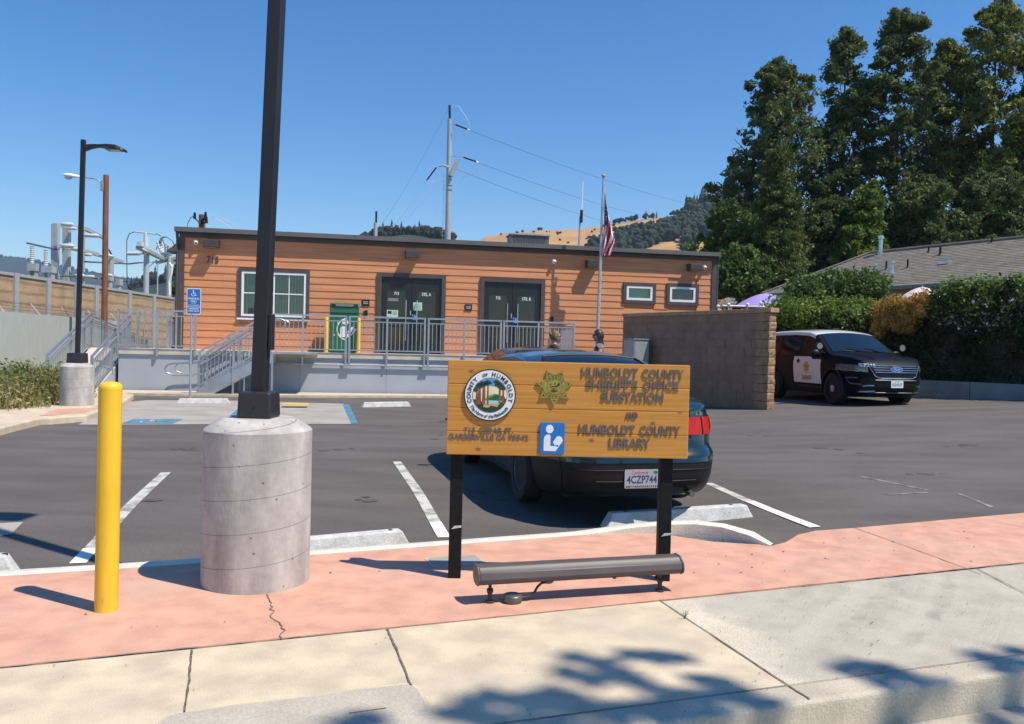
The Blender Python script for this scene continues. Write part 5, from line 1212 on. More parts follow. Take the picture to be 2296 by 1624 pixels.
# ---------------------------------------------------------------- saloon
def sedan(name,label,loc,rz,paint,full=True):
    root=thing(name,label,'car',loc,rz)
    B=Body(4.42,1.74,.20,[(-2.3,.84),(-2.21,.90),(-2.12,.965),(-1.95,1.0),(-1.62,1.02),(-1.50,1.035),(-1.30,1.12),(-.85,1.315),(-.62,1.365),(-.2,1.395),(.2,1.385),(.5,1.345),(.75,1.25),(1.25,1.0),(1.36,.965),(1.7,.90),(2.05,.80),(2.2,.70),(2.3,.62)],
      [(.2,-2.10),(.28,-2.20),(.36,-2.235),(.50,-2.235),(.575,-2.215),(.60,-2.165),(.66,-2.15),(.95,-2.10),(1.1,-2.08),(1.4,-2.08)],
      [(.2,2.08),(.3,2.2),(.45,2.22),(.6,2.2),(.7,2.12),(.9,2.05),(1.4,2.05)],.93,1.385,.70,5.2)
    WB=2.6; yr_,yf_=-1.22,1.36; wr=.305
    bd=cut_body(B,[(yr_,wr),(yf_,wr)],.355,.30,'body',paint,root)
    for y in(yr_,yf_):
        for s in(-1,1): wheel(root,s*(B.W/2-.115),y,wr,.19,s,.185)
    o=.004
    # glass
    mb=MB(); X0=np.linspace(-.86,.86,13)
    grid(mb,lambda a,b:B.top(b,a*(1-.10*max(0,(b+1.42)/.65)),o),X0,np.linspace(-1.42,-.76,12)); rg_=mb.obj('rear_window',M['carglass'],root,smooth=40)
    mb=MB()
    for a in(-.865,.865):
        pts=[B.top(y,a*(1-.10*max(0,(y+1.42)/.65)),.006) for y in np.linspace(-1.44,-.76,10)]; mb.tube(pts,.011,6)
    pts=[B.top(-.75,a,.006) for a in np.linspace(-.78,.78,12)]; mb.tube(pts,.012,6); mb.obj('seal',M['plastic'],root,parent=rg_)
    mb=MB(); grid(mb,lambda a,b:B.top(b,a*(1-.1*(1.18-b)/.6),o),X0,np.linspace(.58,1.2,12)); mb.obj('windscreen',M['carglass'],root,smooth=40)
    for s in(-1,1):
        for y0,y1,ya,yb in((-1.02,-.12,-.62,-.12),(-.04,.98,-.04,.45)):
            mb=MB(); zs=np.linspace(.955,1.285,7)
            mb.sheet([[tuple(B.sideY(y0+(ya-y0)*t+((y1+(yb-y1)*t)-(y0+(ya-y0)*t))*k/10,z,s,o)) for k in range(11)] for z in zs for t in[(z-.955)/.33]])
            mb.obj('side_window',M['carglass'],root,smooth=40)
        # door seams and side rubbing strip
        for y in(-.08,-.98,1.0):
            mb=MB(); mb.tube([B.sideY(y+(.0 if y<0.5 else .06*(z-.3)),z,s,.001) for z in np.linspace(.27,.94,10)],.005,5); mb.obj('door_seam',M['plastic'],root,parent=bd)
        mb=MB(); mb.tube([B.sideY(y,.27,s,.001) for y in np.linspace(-.85,1.0,12)],.005,5); mb.obj('sill_seam',M['plastic'],root,parent=bd)
        mb=MB(); mb.sheet([[tuple(B.sideY(y,z,s,.012)) for y in np.linspace(-.8,.95,14)] for z in(.52,.545,.57)]); mb.obj('rub_strip',paint,root)
        mb=MB(); c=B.sideY(.82,.985,s); mb.ball((c.x+s*.10,c.y,c.z),.085,0,10,(1,.55,.75)); mb.box(c.x-.01 if s>0 else c.x-.06,c.x+.06 if s>0 else c.x+.01,c.y-.03,c.y+.03,c.z-.03,c.z+.02); mb.obj('mirror',paint,root,smooth=50)
        for y in(-.36,.62):
            pass
        # tail light: red wrap with an amber outer panel
        mb=MB(); zs=np.linspace(.725,.875,7); ps=[.42,.48,.54,.60,.65]
        mb.sheet([[tuple(B.side(-B.uofp(p),z,s,.0)+Vector((0,-.012,0))) for p in ps] for z in zs]); tl=mb.obj('tail_light',M['redlens'],root,smooth=40)
        mb=MB(); us=[-B.uofp(.665),-B.uofp(.72),-B.uofp(.79),-B.uofp(.86),-B.uofp(.91),-B.uofp(.95),-.93,-.90,-.875]
        mb.sheet([[tuple(B.side(u,z,s,.010)+Vector((0,-.012*max(0,(abs(u)-.9)/.1),0))) for u in us] for z in zs]); mb.obj('outer_lens',M['redlens'],root,parent=tl,smooth=40)
        mb=MB(); us=[-B.uofp(.80),-B.uofp(.85),-B.uofp(.90),-B.uofp(.94)]
        mb.sheet([[tuple(B.side(u,z,s,.020)+Vector((0,-.022*max(0,(abs(u)-.9)/.1),0))) for u in us] for z in np.linspace(.75,.85,4)]); mb.obj('indicator',M['amber'],root,parent=tl,smooth=40)
        mb=MB(); mb.tube([B.side(-B.uofp(.657),z,s)+Vector((s*.002,-.012,0)) for z in zs],.006,5); mb.obj('lens_gap',M['plastic'],root,parent=tl)
        # head light
        mb=MB(); us=[B.uofp(p) for p in(.55,.65,.75,.84,.91,.95)]+[.93]
        mb.sheet([[tuple(B.side(u,z,s,.008)) for u in us] for z in np.linspace(.60,.70,4)]); mb.obj('headlight',M['lens'],root,smooth=40)
    # red strip between the lights, boot seams
    mb=MB(); mb.sheet([[tuple(B.endpt(x,z,-1,.010)) for x in np.linspace(-.34,.34,9)] for z in(.735,.80,.865)]); mb.obj('reflector_panel',M['redlens'],root,smooth=40)
    mb=MB()
    for s in(-1,1): mb.tube([B.endpt(s*.44,z,-1,.002) for z in np.linspace(.68,.93,7)],.005,5)
    mb.tube([B.endpt(x,.685,-1,.002) for x in np.linspace(-.44,.44,9)],.005,5)
    mb.tube([B.top(-1.52,a,.002) for a in np.linspace(-.80,.80,12)],.006,5)
    for s in(-1,1): mb.tube([B.top(y,s*.80,.002) for y in np.linspace(-2.02,-1.52,8)],.005,5)
    mb.obj('boot_seam',M['plastic'],root,parent=bd)
    # bumper : dark lower skin with the plate recess
    mb=MB(); 
    mb.sheet([[tuple(B.side(sg_*-0+u,z,s_,.006)+Vector((0,-.006 if abs(u)>.95 else 0,0))) for (u,s_) in [(-.80,-1),(-.86,-1),(-.91,-1)]+[(-B.uofp(p),-1) for p in(.97,.93,.88,.80,.7,.58,.44,.28,.12)]+[(-1,1)]+[(-B.uofp(p),1) for p in(.12,.28,.44,.58,.7,.80,.88,.93,.97)]+[(-.91,1),(-.86,1),(-.80,1)]] for z in np.linspace(.215,.50,8) for sg_ in(1,)])
    bp=mb.obj('bumper',M['plastic'] if full else paint,root,smooth=50)
    mb=MB(); y=B.yr(.45)
    [mb.tube([B.endpt(x,z,-1,-.009 if False else .010) for x in np.linspace(xa,xb,8)],.008,6) for xa,xb,z in((-.46,.46,.345),(-.66,-.22,.44),(.22,.66,.44))]; mb.obj('bumper_rib',M['plastic'],root,parent=bp,bevel=.004)
    if full:
        mb=MB(); mb.sheet([[tuple(B.side(u,z,s_,.009)+Vector((0,-.012 if abs(u)>.95 else 0,0))) for (u,s_) in [(-.86,-1),(-.91,-1)]+[(-B.uofp(p),-1) for p in(.97,.93,.88,.80,.7,.58,.44,.28,.12)]+[(-1,1)]+[(-B.uofp(p),1) for p in(.12,.28,.44,.58,.7,.80,.88,.93,.97)]+[(-.91,1),(-.86,1)]] for z in(.50,.53,.56,.60)])
        mb.obj('bumper_cap',paint,root,parent=bp,smooth=60)
        # plate
        px_=-.06; mb=MB(); Xp=facing(px_,y-.014,.37); mb.prism(rrect(.312,.160,.012),0,.003,0,Xp); pl=mb.obj('number_plate',M['plate'],root)
        mb=MB(); mb.text('4CZP744',Xp@Matrix.Translation((0,-.004,.0035)),w=.272,h=.066,depth=.0012,bold=.012); mb.obj('plate_number',M['plateblue'],root,parent=pl)
        mb=MB(); mb.text('California',Xp@Matrix.Translation((-.02,.054,.0035)),w=.15,h=.028,depth=.001,bold=.01,shear=.3); mb.obj('plate_state',M['platered'],root,parent=pl)
        mb=MB(); mb.box(.095,.135,-.0,.0,0,0); mb=MB(); mb.prism([(.105,.042),(.14,.042),(.14,.066),(.105,.066)],.003,.0042,0,Xp); mb.obj('plate_sticker',M['green'],root,parent=pl)
        mb=MB(); mb.prism([(-.15,-.076),(.15,-.076),(.15,-.05),(-.15,-.05)],.003,.0045,0,Xp); rg=random.Random(2)
        for k in range(16): x=-.14+k*.0185; mb.prism([(x,-.07),(x+.011*rg.random()+.003,-.07),(x+.011,-.056),(x,-.056)],.0046,.0052,1,Xp)
        mb.obj('plate_frame',[M['plate'],M['black']],root,parent=pl)
        mb=MB(); mb.text('LE',facing(.55,B.endpt(.55,.91,-1,.006).y,.905,.12),w=.07,h=.028,depth=.004,bold=.01); mb.obj('boot_badge',M['chrome'],root)
        mb=MB(); mb.tube([(.42,-2.10,.235),(.42,-2.23,.225)],.025,10); mb.obj('exhaust',M['rim'],root)
    mb=MB(); mb.box(-.62,.62,-1.9,1.9,.17,.21); mb.obj('underbody',M['plastic'],root)
    return root
hd=math.atan2(.26,.966)
cl=Vector((.08,7.50,0)); ax=Vector((math.cos(hd),math.sin(hd),0)); fw=Vector((-math.sin(hd),math.cos(hd),0))
mid=cl+ax*.85; ctr=mid+fw*1.22
sedan('green_sedan','dark green sedan parked nose in behind the wooden sign, rear and number plate showing',(ctr.x,ctr.y,LOT),hd,M['teal'])
sedan('charcoal_sedan','dark sedan farther off, only its roof showing above the green sedan',(.35,14.6,LOT+.04),hd,M['grayp'],True)

# ---------------------------------------------------------------- patrol SUV (local: front towards +Y)
hd2=TH+math.pi
frw=gl(1864,908)          # contact of the near front tyre
fx=Vector((-E1.x,-E1.y,0)); fyv=Vector((NW.x,NW.y,0))   # car's right (+x) and forward (+y) in the world
def suv(loc):
    root=thing('patrol_suv','black sheriff patrol SUV with white roof and white star-marked door behind the block wall end','police car',loc,hd2)
    B=Body(5.02,2.0,.27,[(-2.6,1.0),(-2.5,1.2),(-2.46,1.5),(-2.36,1.70),(-2.15,1.75),(-1.4,1.765),(-.5,1.765),(.1,1.74),(.42,1.68),(1.26,1.21),(1.40,1.18),(1.8,1.16),(2.2,1.11),(2.38,1.04),(2.46,.92),(2.52,.8),(2.6,.7)],
      [(.27,-2.35),(.4,-2.48),(.6,-2.5),(.9,-2.47),(1.1,-2.44),(1.77,-2.44)],[(.27,2.36),(.36,2.46),(.5,2.51),(.7,2.51),(.9,2.49),(1.0,2.46),(1.77,2.46)],1.12,1.765,.79,4.8)
    wr=.385; yr_,yf_=-1.40,1.46
    bd=cut_body(B,[(yr_,wr),(yf_,wr)],.445,.34,'body',M['navy'],root)
    for y in(yr_,yf_):
        for s in(-1,1): wheel(root,s*(B.W/2-.14),y,wr,.25,s,.235,True)
    for y in(yr_,yf_):
        for s in(-1,1):
            mb=MB(); pts=[(s*(B.hw(.6)*B.p(B.atY(y,.6))+.012),y+.455*math.cos(a),wr+.455*math.sin(a)) for a in np.linspace(-.15,math.pi+.15,20)]; mb.tube(pts,.028,6); mb.obj('arch_trim',M['plastic'],root,parent=bd,smooth=60)
    # white roof: follows the roof skin
    mb=MB(); ysr=np.linspace(-2.24,.45,30); rows=[]
    for y in ysr:
        zt=B.zt(y); r=.07; row=[]
        h0=B.hw(zt-r); u=B.atY(y,zt); p=B.p(u); rr=r*1.3
        half=[(B.hw(z)*p+.005,z) for z in(zt-r-.035,zt-r-.015,zt-r)]+[((h0-rr+rr*math.cos(a))*p+.005*math.cos(a),zt-r+r*math.sin(a)+.005*math.sin(a)) for a in np.linspace(.3,math.pi/2,5)]+[((h0-rr)*f*p,zt+.05*(1-f*f)+.006) for f in(.75,.5,.25,0)]
        rows.append([(x,y,z) for x,z in half]+[(-x,y,z) for x,z in half[::-1][1:]])
    mb.sheet(rows); mb.obj('white_roof',M['carwhite'],root,smooth=50)
    mb=MB(); grid(mb,lambda a,b:B.top(b,a*(.90-.05*(1.22-b)/.75),.005),np.linspace(-1,1,13),np.linspace(.47,1.23,12)); ws=mb.obj('windscreen',M['carglass'],root,smooth=40)
    mb=MB()
    for x0 in(-.5,.12):
        pts=[B.top(1.24-.02*k,(x0+.42*k/4)*.9,.018) for k in range(5)]; mb.tube(pts,.011,5)
    mb.obj('wiper',M['plastic'],root,parent=ws)
    mb=MB(); mb.box(-.62,-.1,.545,.56,1.592,1.612,0); mb.box(.1,.62,.545,.56,1.592,1.612,0); mb.obj('visor_light',M['lens'],root,parent=ws)
    for s in(-1,1):
        for y0,y1,ya,yb in((-.02,1.02,-.06,.42),(-1.12,-.14,-1.08,-.18),(-2.15,-1.26,-1.98,-1.24)):
            mb=MB(); mb.sheet([[tuple(B.sideY((y0+(ya-y0)*t)+((y1+(yb-y1)*t)-(y0+(ya-y0)*t))*k/10,z,s,.005)) for k in range(11)] for z in np.linspace(1.15,1.60,8) for t in[(z-1.15)/.45]]); mb.obj('side_window',M['suvglass'],root,smooth=40)
        mb=MB(); c=B.sideY(.92,1.17,s); mb.ball((c.x+s*.15,c.y,c.z+.03),.13,0,12,(1.05,.5,.72)); mb.box(min(c.x-.02*s,c.x+.08*s),max(c.x-.02*s,c.x+.08*s),c.y-.04,c.y+.04,c.z-.05,c.z); mr=mb.obj('mirror',M['plastic'],root,smooth=50)
        mb=MB(); mb.sheet([[tuple(B.sideY(y,z,s,.010)) for y in np.linspace(-.12,1.04,14)] for z in np.linspace(.36,.42,3)]); mb.obj('sill_trim',M['plastic'],root,parent=bd)
        for y in(1.05,-.36,-1.28):
            mb=MB(); mb.tube([B.sideY(y,z,s,.002) for z in np.linspace(.40,1.12,10)],.006,5); mb.obj('door_seam',M['plastic'],root,parent=bd)
        # white front door skin (notched at the top by the mirror)
        mb=MB(); y0,y1=-.34,.955
        mb.sheet([[tuple(B.sideY(y0+(y1-y0)*k/16,.47+(.645 if k<11 else .585)*j/12,s,.006)) for k in range(17)] for j in range(13)]); dr=mb.obj('white_door_panel',M['carwhite'],root,smooth=60)
        # star, name and small bow-tie shaped badge on the door
        yc=.30; zc=.86
        def dpt(a,b,off=.010): return B.sideY(yc-(a if s>0 else -a)*1.0,zc+b,s,off)
        sg_=-1 if s>0 else 1
        mb=MB(); st_=star(.165,.095)
        mb.add([tuple(dpt(-x*sg_ if s<0 else x,y,.011)) for x,y in st_]+[tuple(dpt(0,0,.012))],[(i,(i+1)%14,14) for i in range(14)]); mb.obj('door_star',M['gold'],root,parent=dr)
        vs,fs=text_geo('SHERIFF',.03,False); xs=[v[0] for v in vs]; w_=max(xs)-min(xs); cxx=(max(xs)+min(xs))/2
        mb=MB(); k=.46/w_
        # on the right flank the word reads from rear to front
        mb.add([tuple(B.sideY(yc+(x-cxx)*k*(1 if s>0 else -1),.60+(y-.36)*.115/.73,s,.011)) for x,y,z in vs],fs); mb.obj('door_lettering',M['gold'],root,parent=dr)
        mb=MB(); mb.add([tuple(B.sideY(yc-.40*(1 if s>0 else -1)+x*(1 if s>0 else -1) if True else 0,1.0+y,s,.011)) for x,y in((-.10,.0),(-.05,.03),(-.03,.055),(.03,.055),(.05,.03),(.10,.0),(.05,-.03),(.03,-.055),(-.03,-.055),(-.05,-.03))],[tuple(range(10))]); mb.obj('door_badge',M['black'],root,parent=dr)
        # headlight
        mb=MB(); us=[B.uofp(p) for p in(.66,.74,.81,.87,.92,.955,.975)]+[.93,.905]
        n_=len(us); mb.sheet([[tuple(B.side(u,.81+(.13*j/4)*(.55+.45*min(1,(n_-i+1)/5))+.045*i/n_,s,.010)) for i,u in enumerate(us)] for j in range(5)]); hl=mb.obj('headlight',M['lens'],root,smooth=50)
        mb=MB(); mb.tube([B.side(u,.805+.045*i/n_,s,.014) for i,u in enumerate(us)],.009,5); mb.obj('lamp_trim',M['chrome'],root,parent=hl)
        # fog lamp bracket + lower chrome hooks
        mb=MB(); q=[B.endpt(s*x,z,1,.014) for x,z in((.92,.66),(.82,.665),(.88,.53),(.76,.52))]; mb.tube([q[1],q[0],q[2],q[3]],.014,6); mb.obj('fog_trim',M['rim'],root)
        mb=MB(); mb.tube([B.endpt(s*x,z,1,.016) for x,z in((.54,.50),(.66,.50),(.74,.48))],.016,6); mb.obj('tow_trim',M['chrome'],root)
        mb=MB(); mb.tube([B.endpt(s*x,z,1,.016) for x,z in((.50,.375),(.62,.37),(.76,.355))],.015,6); mb.obj('lip_trim',M['chrome'],root)
    # grille
    f=lambda x,z,o: B.endpt(x,z,1,o)
    mb=MB(); zs=np.linspace(.70,.955,7)
    mb.sheet([[tuple(f((.50+.15*(z-.70)/.255)*k/8,z,.008)) for k in range(-8,9)] for z in zs]); gr=mb.obj('grille',M['plastic'],root,smooth=50)
    for z in(.80,.85,.90,.945):
        mb=MB(); h=(.47+.15*(z-.70)/.255); mb.tube([f(h*k/8,z,.020) for k in range(-8,9)],.011,6); mb.obj('grille_bar',M['chrome'],root,parent=gr)
    mb=MB(); mb.tube([f(s_*h_,z,.014) for s_,h_,z in((-1,.66,.965),(-1,.52,.705),(-1,.44,.675),(1,.44,.675),(1,.52,.705),(1,.66,.965))],.013,6); mb.obj('grille_surround',M['chrome'],root,parent=gr)
    yb=f(0,.865,.034).y; Xb=Matrix.Translation((0,yb,.865))@Matrix(((-1,0,0,0),(0,0,1,0),(0,1,0,0),(0,0,0,1)))
    mb=MB(); ov=lambda a,b:[(a*math.cos(t),b*math.sin(t)) for t in np.linspace(0,2*math.pi,28)[:-1]]
    mb.prism(ov(.155,.065),-.012,.004,1,Xb); mb.prism(ov(.145,.056),.004,.006,0,Xb); mb.text('Ford',Xb@Matrix.Translation((0,0,.007)),w=.16,h=.06,depth=.001,bold=.01,m=1,shear=.35); mb.obj('oval_badge',[M['bluesign'],M['chrome']],root,parent=gr)
    mb=MB(); mb.sheet([[tuple(f(.78*k/8,z,.007)) for k in range(-8,9)] for z in np.linspace(.33,.66,6)]); bp=mb.obj('bumper',M['plastic'],root,smooth=50)
    mb=MB(); mb.tube([f(.52*k/8,.625,.02) for k in range(-8,9)],.012,6); mb.tube([f(.78*k/8,.345,.018) for k in range(-8,9)],.010,6); mb.obj('bumper_trim',M['rim'],root,parent=bp)
    yp=f(0,.54,.026).y; Xp=Matrix.Translation((-.02,yp,.54))@Matrix(((-1,0,0,0),(0,0,1,0),(0,1,0,0),(0,0,0,1)))
    mb=MB(); mb.prism(rrect(.312,.160,.012),-.012,.003,0,Xp); pl=mb.obj('number_plate',M['white'],root)
    mb=MB(); mb.text('1504107',Xp@Matrix.Translation((0,-.012,.0035)),w=.27,h=.072,depth=.001,bold=.012); mb.text('CA EXEMPT',Xp@Matrix.Translation((0,.052,.0035)),w=.15,h=.022,depth=.001); mb.obj('plate_number',M['plateblue'],root,parent=pl)
    # unit number at the hood edge
    mb=MB(); vs,fs=text_geo('S7216',.03,False); xs=[v[0] for v in vs]; w_=max(xs)-min(xs); cxx=(max(xs)+min(xs))/2; k=.30/w_
    mb.add([tuple(f(.66-(x-cxx)*k,.955+(y-.36)*.07/.73,.014)) for x,y,z in vs],fs); mb.obj('unit_number',M['white'],root)
    # hood cut lines
    for a in(-.60,.60):
        mb=MB(); mb.tube([B.top(y,a,.001) for y in np.linspace(1.4,2.3,9)],.006,5); mb.obj('hood_crease',M['navy'],root,parent=bd)
    # spotlights on the pillars, low light bar
    for s in(-1,1):
        c=B.sideY(1.06,1.20,s); mb=MB(); mb.tube([(c.x,c.y,c.z),(c.x+s*.12,c.y+.03,c.z+.03),(c.x+s*.20,c.y+.04,c.z+.08)],.018,6); c2=(c.x+s*.20,c.y+.03,c.z+.17); mb.tube([(c2[0],c2[1]-.07,c2[2]),(c2[0],c2[1]-.03,c2[2]),(c2[0],c2[1]+.05,c2[2])],[.03,.08,.09],14); sp_=mb.obj('spotlight',M['plastic'],root,smooth=50)
        mb=MB(); mb.tube([(c2[0],c2[1]+.05,c2[2]),(c2[0],c2[1]+.058,c2[2])],.075,14); mb.obj('lens',M['lens'],root,parent=sp_)
    mb=MB(); mb.box(-.10,.10,-.12,.02,B.zt(-.05)+.045,B.zt(-.05)+.095); mb.obj('roof_aerial',M['plastic'],root,bevel=.02)
    mb=MB(); mb.box(-.7,.7,-2.1,2.1,.23,.28); mb.obj('underbody',M['plastic'],root)
    return root
# place so that the near front wheel (right side, x=+.86,y=1.46) stands at frw
off=fx*(1.0-.02)+fyv*1.46
cpos=Vector((frw.x,frw.y,0))-off
zc=zlot(cpos.x-.2,cpos.y)-.02
sv=suv((cpos.x,cpos.y,frw.z)); sv.scale=(1,1,1.05)

# ================================================================== PEOPLE
def skin_mesh(name,verts,edges,rad,mat,root,parent=None,sub=2,root_i=0):
    me=bpy.data.meshes.new(name); me.from_pydata(verts,edges,[]); me.update()
    o=bpy.data.objects.new(name,me); S.collection.objects.link(o)
    md=o.modifiers.new('skin','SKIN'); md.use_smooth_shade=True
    for i,r in enumerate(rad): me.skin_vertices[0].data[i].radius=(r,r) if not isinstance(r,tuple) else r
    me.skin_vertices[0].data[root_i].use_root=True
    s_=o.modifiers.new('sub','SUBSURF'); s_.levels=sub; s_.render_levels=sub
    dg=bpy.context.evaluated_depsgraph_get(); m2=bpy.data.meshes.new_from_object(o.evaluated_get(dg)); m2.name=name
    bpy.data.objects.remove(o); m2.materials.clear(); m2.materials.append(mat)
    m2.polygons.foreach_set('use_smooth',[True]*len(m2.polygons))
    o=bpy.data.objects.new(name,m2); S.collection.objects.link(o); o.parent=parent or root; return o
def head_mesh(mb,k,c,m=0):
    # one sculpted head: skull, brow, nose, lips, chin and ears (faces +X)
    NU,NV=26,20; rows=[]
    for j in range(NV+1):
        e=-math.pi/2+math.pi*j/NV; row=[]
        for i in range(NU+1):
            a=2*math.pi*i/NU; x=.098*math.cos(e)*math.cos(a); y=.076*math.cos(e)*math.sin(a); z=.118*math.sin(e)
            if z<-.03: q=min(1,(-.03-z)/.09); x=x*(1-.18*q)+.018*q; y*=1-.30*q
            fr=max(0,math.cos(a))**6*math.cos(e)
            g=lambda zc,w,yw: math.exp(-((z-zc)/w)**2)*math.exp(-(y/yw)**2)
            x+=fr*(.026*g(-.022,.020,.014)+.014*g(.002,.028,.010)+.007*g(.035,.012,.05)+.007*g(-.062,.010,.025)+.010*g(-.100,.018,.025))
            for s_ in(-1,1): x-=fr*.009*math.exp(-((z-.014)/.012)**2)*math.exp(-((y-s_*.033)/.015)**2)
            row.append(((c[0]+x)*k,(c[1]+y)*k,(c[2]+z)*k))
        rows.append(row)
    mb.sheet(rows,m)
    for s_ in(-1,1): mb.ball(((c[0]-.008)*k,(c[1]+s_*.076)*k,(c[2]-.008)*k),.030*k,m,8,(.65,.32,1.05))
def person(label,loc,rz,h,hair,jacket,arm,longhair,shades,hairmat):
    # local: faces +X; a standing figure of height h
    r=thing('person',label,'person',loc,rz); k=h/1.75
    V=[];E=[];R=[]
    def add(p,rad,par=None):
        V.append((p[0]*k,p[1]*k,p[2]*k)); R.append(tuple(x*k for x in rad) if isinstance(rad,tuple) else rad*k)
        if par is not None: E.append((par,len(V)-1))
        return len(V)-1
    pel=add((0,0,.95),(.15,.11)); bel=add((0.01,0,1.10),(.135,.10),pel); ch=add((0,0,1.28),(.155,.11),bel); sh=add((-.01,0,1.40),(.12,.08),ch); nk=add((-.005,0,1.485),.052,sh); nt_=add((.005,0,1.56),.05,nk)
    for s in(-1,1):
        hp=add((0,s*.095,.90),.092,pel); kn=add((.02,s*.105,.50),.062,hp); cf=add((-.02,s*.108,.32),.056,kn); an=add((-.02,s*.11,.09),.04,cf); toe=add((.13,s*.125,.035),.035,an)
        so_=add((-.01,s*.18,1.385),.055,sh)
        el=add((-.05+arm[0]*.1,s*(.235),1.12),.044,so_); wr=add((.06+arm[0]*.2,s*.20,.90+arm[1]*.2),.030,el); pm=add((.085+arm[0]*.22,s*.195,.83+arm[1]*.25),.038,wr)
        for q,(dy,ln) in enumerate(((-.03,.068),(-.01,.078),(.011,.074),(.031,.058))):
            f1=add((.10+arm[0]*.23,s*.195+dy*.9,.77+arm[1]*.27),.0095,pm); f2=add((.108+arm[0]*.235,s*.19+dy,.77-ln*.5+arm[1]*.27),.0088,f1); add((.100+arm[0]*.235,s*.185+dy,.77-ln+arm[1]*.27),.0078,f2)
        th=add((.125+arm[0]*.23,s*.175,.80+arm[1]*.26),.011,pm); add((.14+arm[0]*.23,s*.165,.765+arm[1]*.26),.009,th)
    body=skin_mesh('body',V,E,R,M['skin'],r)
    mb=MB(); hc=(.022,0,1.632); head_mesh(mb,k,hc); tmp=mb.obj('head',M['skin'])
    bm=bmesh.new(); bm.from_mesh(body.data); bm.from_mesh(tmp.data)
    for f in bm.faces: f.smooth=True
    bm.to_mesh(body.data); bm.free(); bpy.data.objects.remove(tmp)
    def cloth(nm,pts,edges,rads,mat): return skin_mesh(nm,[(p[0]*k,p[1]*k,p[2]*k) for p in pts],edges,[tuple(x*k for x in q) if isinstance(q,tuple) else q*k for q in rads],mat,r)
    P=[(0,0,.93),(0.01,0,1.10),(0,0,1.28),(-.01,0,1.405),(-.012,0,1.50)];Rr=[(.172,.130),(.155,.122),(.178,.135),(.150,.105),(.072,.072)];Ed=[(0,1),(1,2),(2,3),(3,4)]
    for s in(-1,1):
        i=len(P); P+=[(-.01,s*.195,1.385),(-.05+arm[0]*.1,s*.238,1.12),(.05+arm[0]*.19,s*.204,.93+arm[1]*.18)]; Rr+=[.080,.060,.046]; Ed+=[(3,i),(i,i+1),(i+1,i+2)]
    cloth('jacket',P,Ed,Rr,jacket)
    P=[(0,0,.95)];Rr=[(.16,.122)];Ed=[]
    for s in(-1,1):
        i=len(P); P+=[(0,s*.095,.88),(.02,s*.105,.50),(-.02,s*.11,.10)]; Rr+=[.105,.076,.062]; Ed+=[(0,i),(i,i+1),(i+1,i+2)]
    cloth('trousers',P,Ed,Rr,M['jeans'])
    for s in(-1,1):
        mb=MB(); mb.ball((.04*k,s*.115*k,.04*k),.05*k,0,10,(2.5,.95,.85)); mb.obj('shoe',M['black'],r,smooth=60)
    # hair: a shell over the skull that leaves the face free, drawn down the back when long
    mb=MB(); rows=[]; rgh=random.Random(int(h*1000))
    zl=[1.0,.93,.8,.62,.42,.2,0,-.25,-.5]
    for z in zl:
        e=math.asin(z); row=[]
        for i in range(25):
            lim=.62+.9*max(0,(.62-z))**.6 if z<.62 else .0      # half opening at the face
            a=lim+(2*math.pi-2*lim)*i/24 if lim>0 else 2*math.pi*i/24
            q=1.13+.02*math.sin(9*a+z*4); row.append(((hc[0]-.006+.100*q*math.cos(e)*math.cos(a))*k,.080*q*math.cos(e)*math.sin(a)*k,(hc[2]+.004+.121*q*z)*k))
        rows.append(row)
    if longhair:
        for dz,sp in((-.12,1.0),(-.17,1.02),(-.22,.95),(-.26,.7)):
            row=[]
            for i in range(25):
                lim=1.55; a=lim+(2*math.pi-2*lim)*i/24; row.append(((hc[0]-.02+.095*sp*math.cos(a))*k,.085*sp*math.sin(a)*k,(hc[2]+dz)*k))
            rows.append(row)
    mb.sheet(rows[::-1]); ho=mb.obj('hair',hairmat,r,smooth=80)
    sd=ho.modifiers.new('thick','SOLIDIFY'); sd.thickness=.014*k; sd.offset=-1
    if not longhair:
        mb=MB(); mb.ball(((hc[0]-.105)*k,0,(hc[2]+.05)*k),.042*k,0,10,(.9,1.1,1)); mb.obj('hair_bun',hairmat,r,parent=ho,smooth=70)
    mb=MB()
    for s in(-1,1): mb.ball(((hc[0]+.092)*k,s*.034*k,(hc[2]+.014)*k),.028*k,0,8,(.32,1,.75)); mb.tube([((hc[0]+.085)*k,s*.060*k,(hc[2]+.02)*k),((hc[0]-.005)*k,s*.084*k,(hc[2]+.02)*k)],.005*k,5)
    mb.tube([((hc[0]+.1)*k,-.012*k,(hc[2]+.02)*k),((hc[0]+.1)*k,.012*k,(hc[2]+.02)*k)],.004*k,5); mb.obj('sunglasses',M['black'],r,smooth=60)
    return r
d1_=16.9
a=dp(1244,743,d1_); person('person in dark jacket and sunglasses, fair hair pinned up, facing right beyond the parked cars',(a.x,d1_,.03),math.radians(8),a.z-.03,None,M['jacket'],(.3,.3),False,True,M['hair1'])
a=dp(1344,741,d1_); person('person with long dark hair facing left in front of the flagpole',(a.x,d1_,.03),math.radians(176),a.z-.03,None,M['jacket2'],(.2,.1),True,True,M['hair2'])
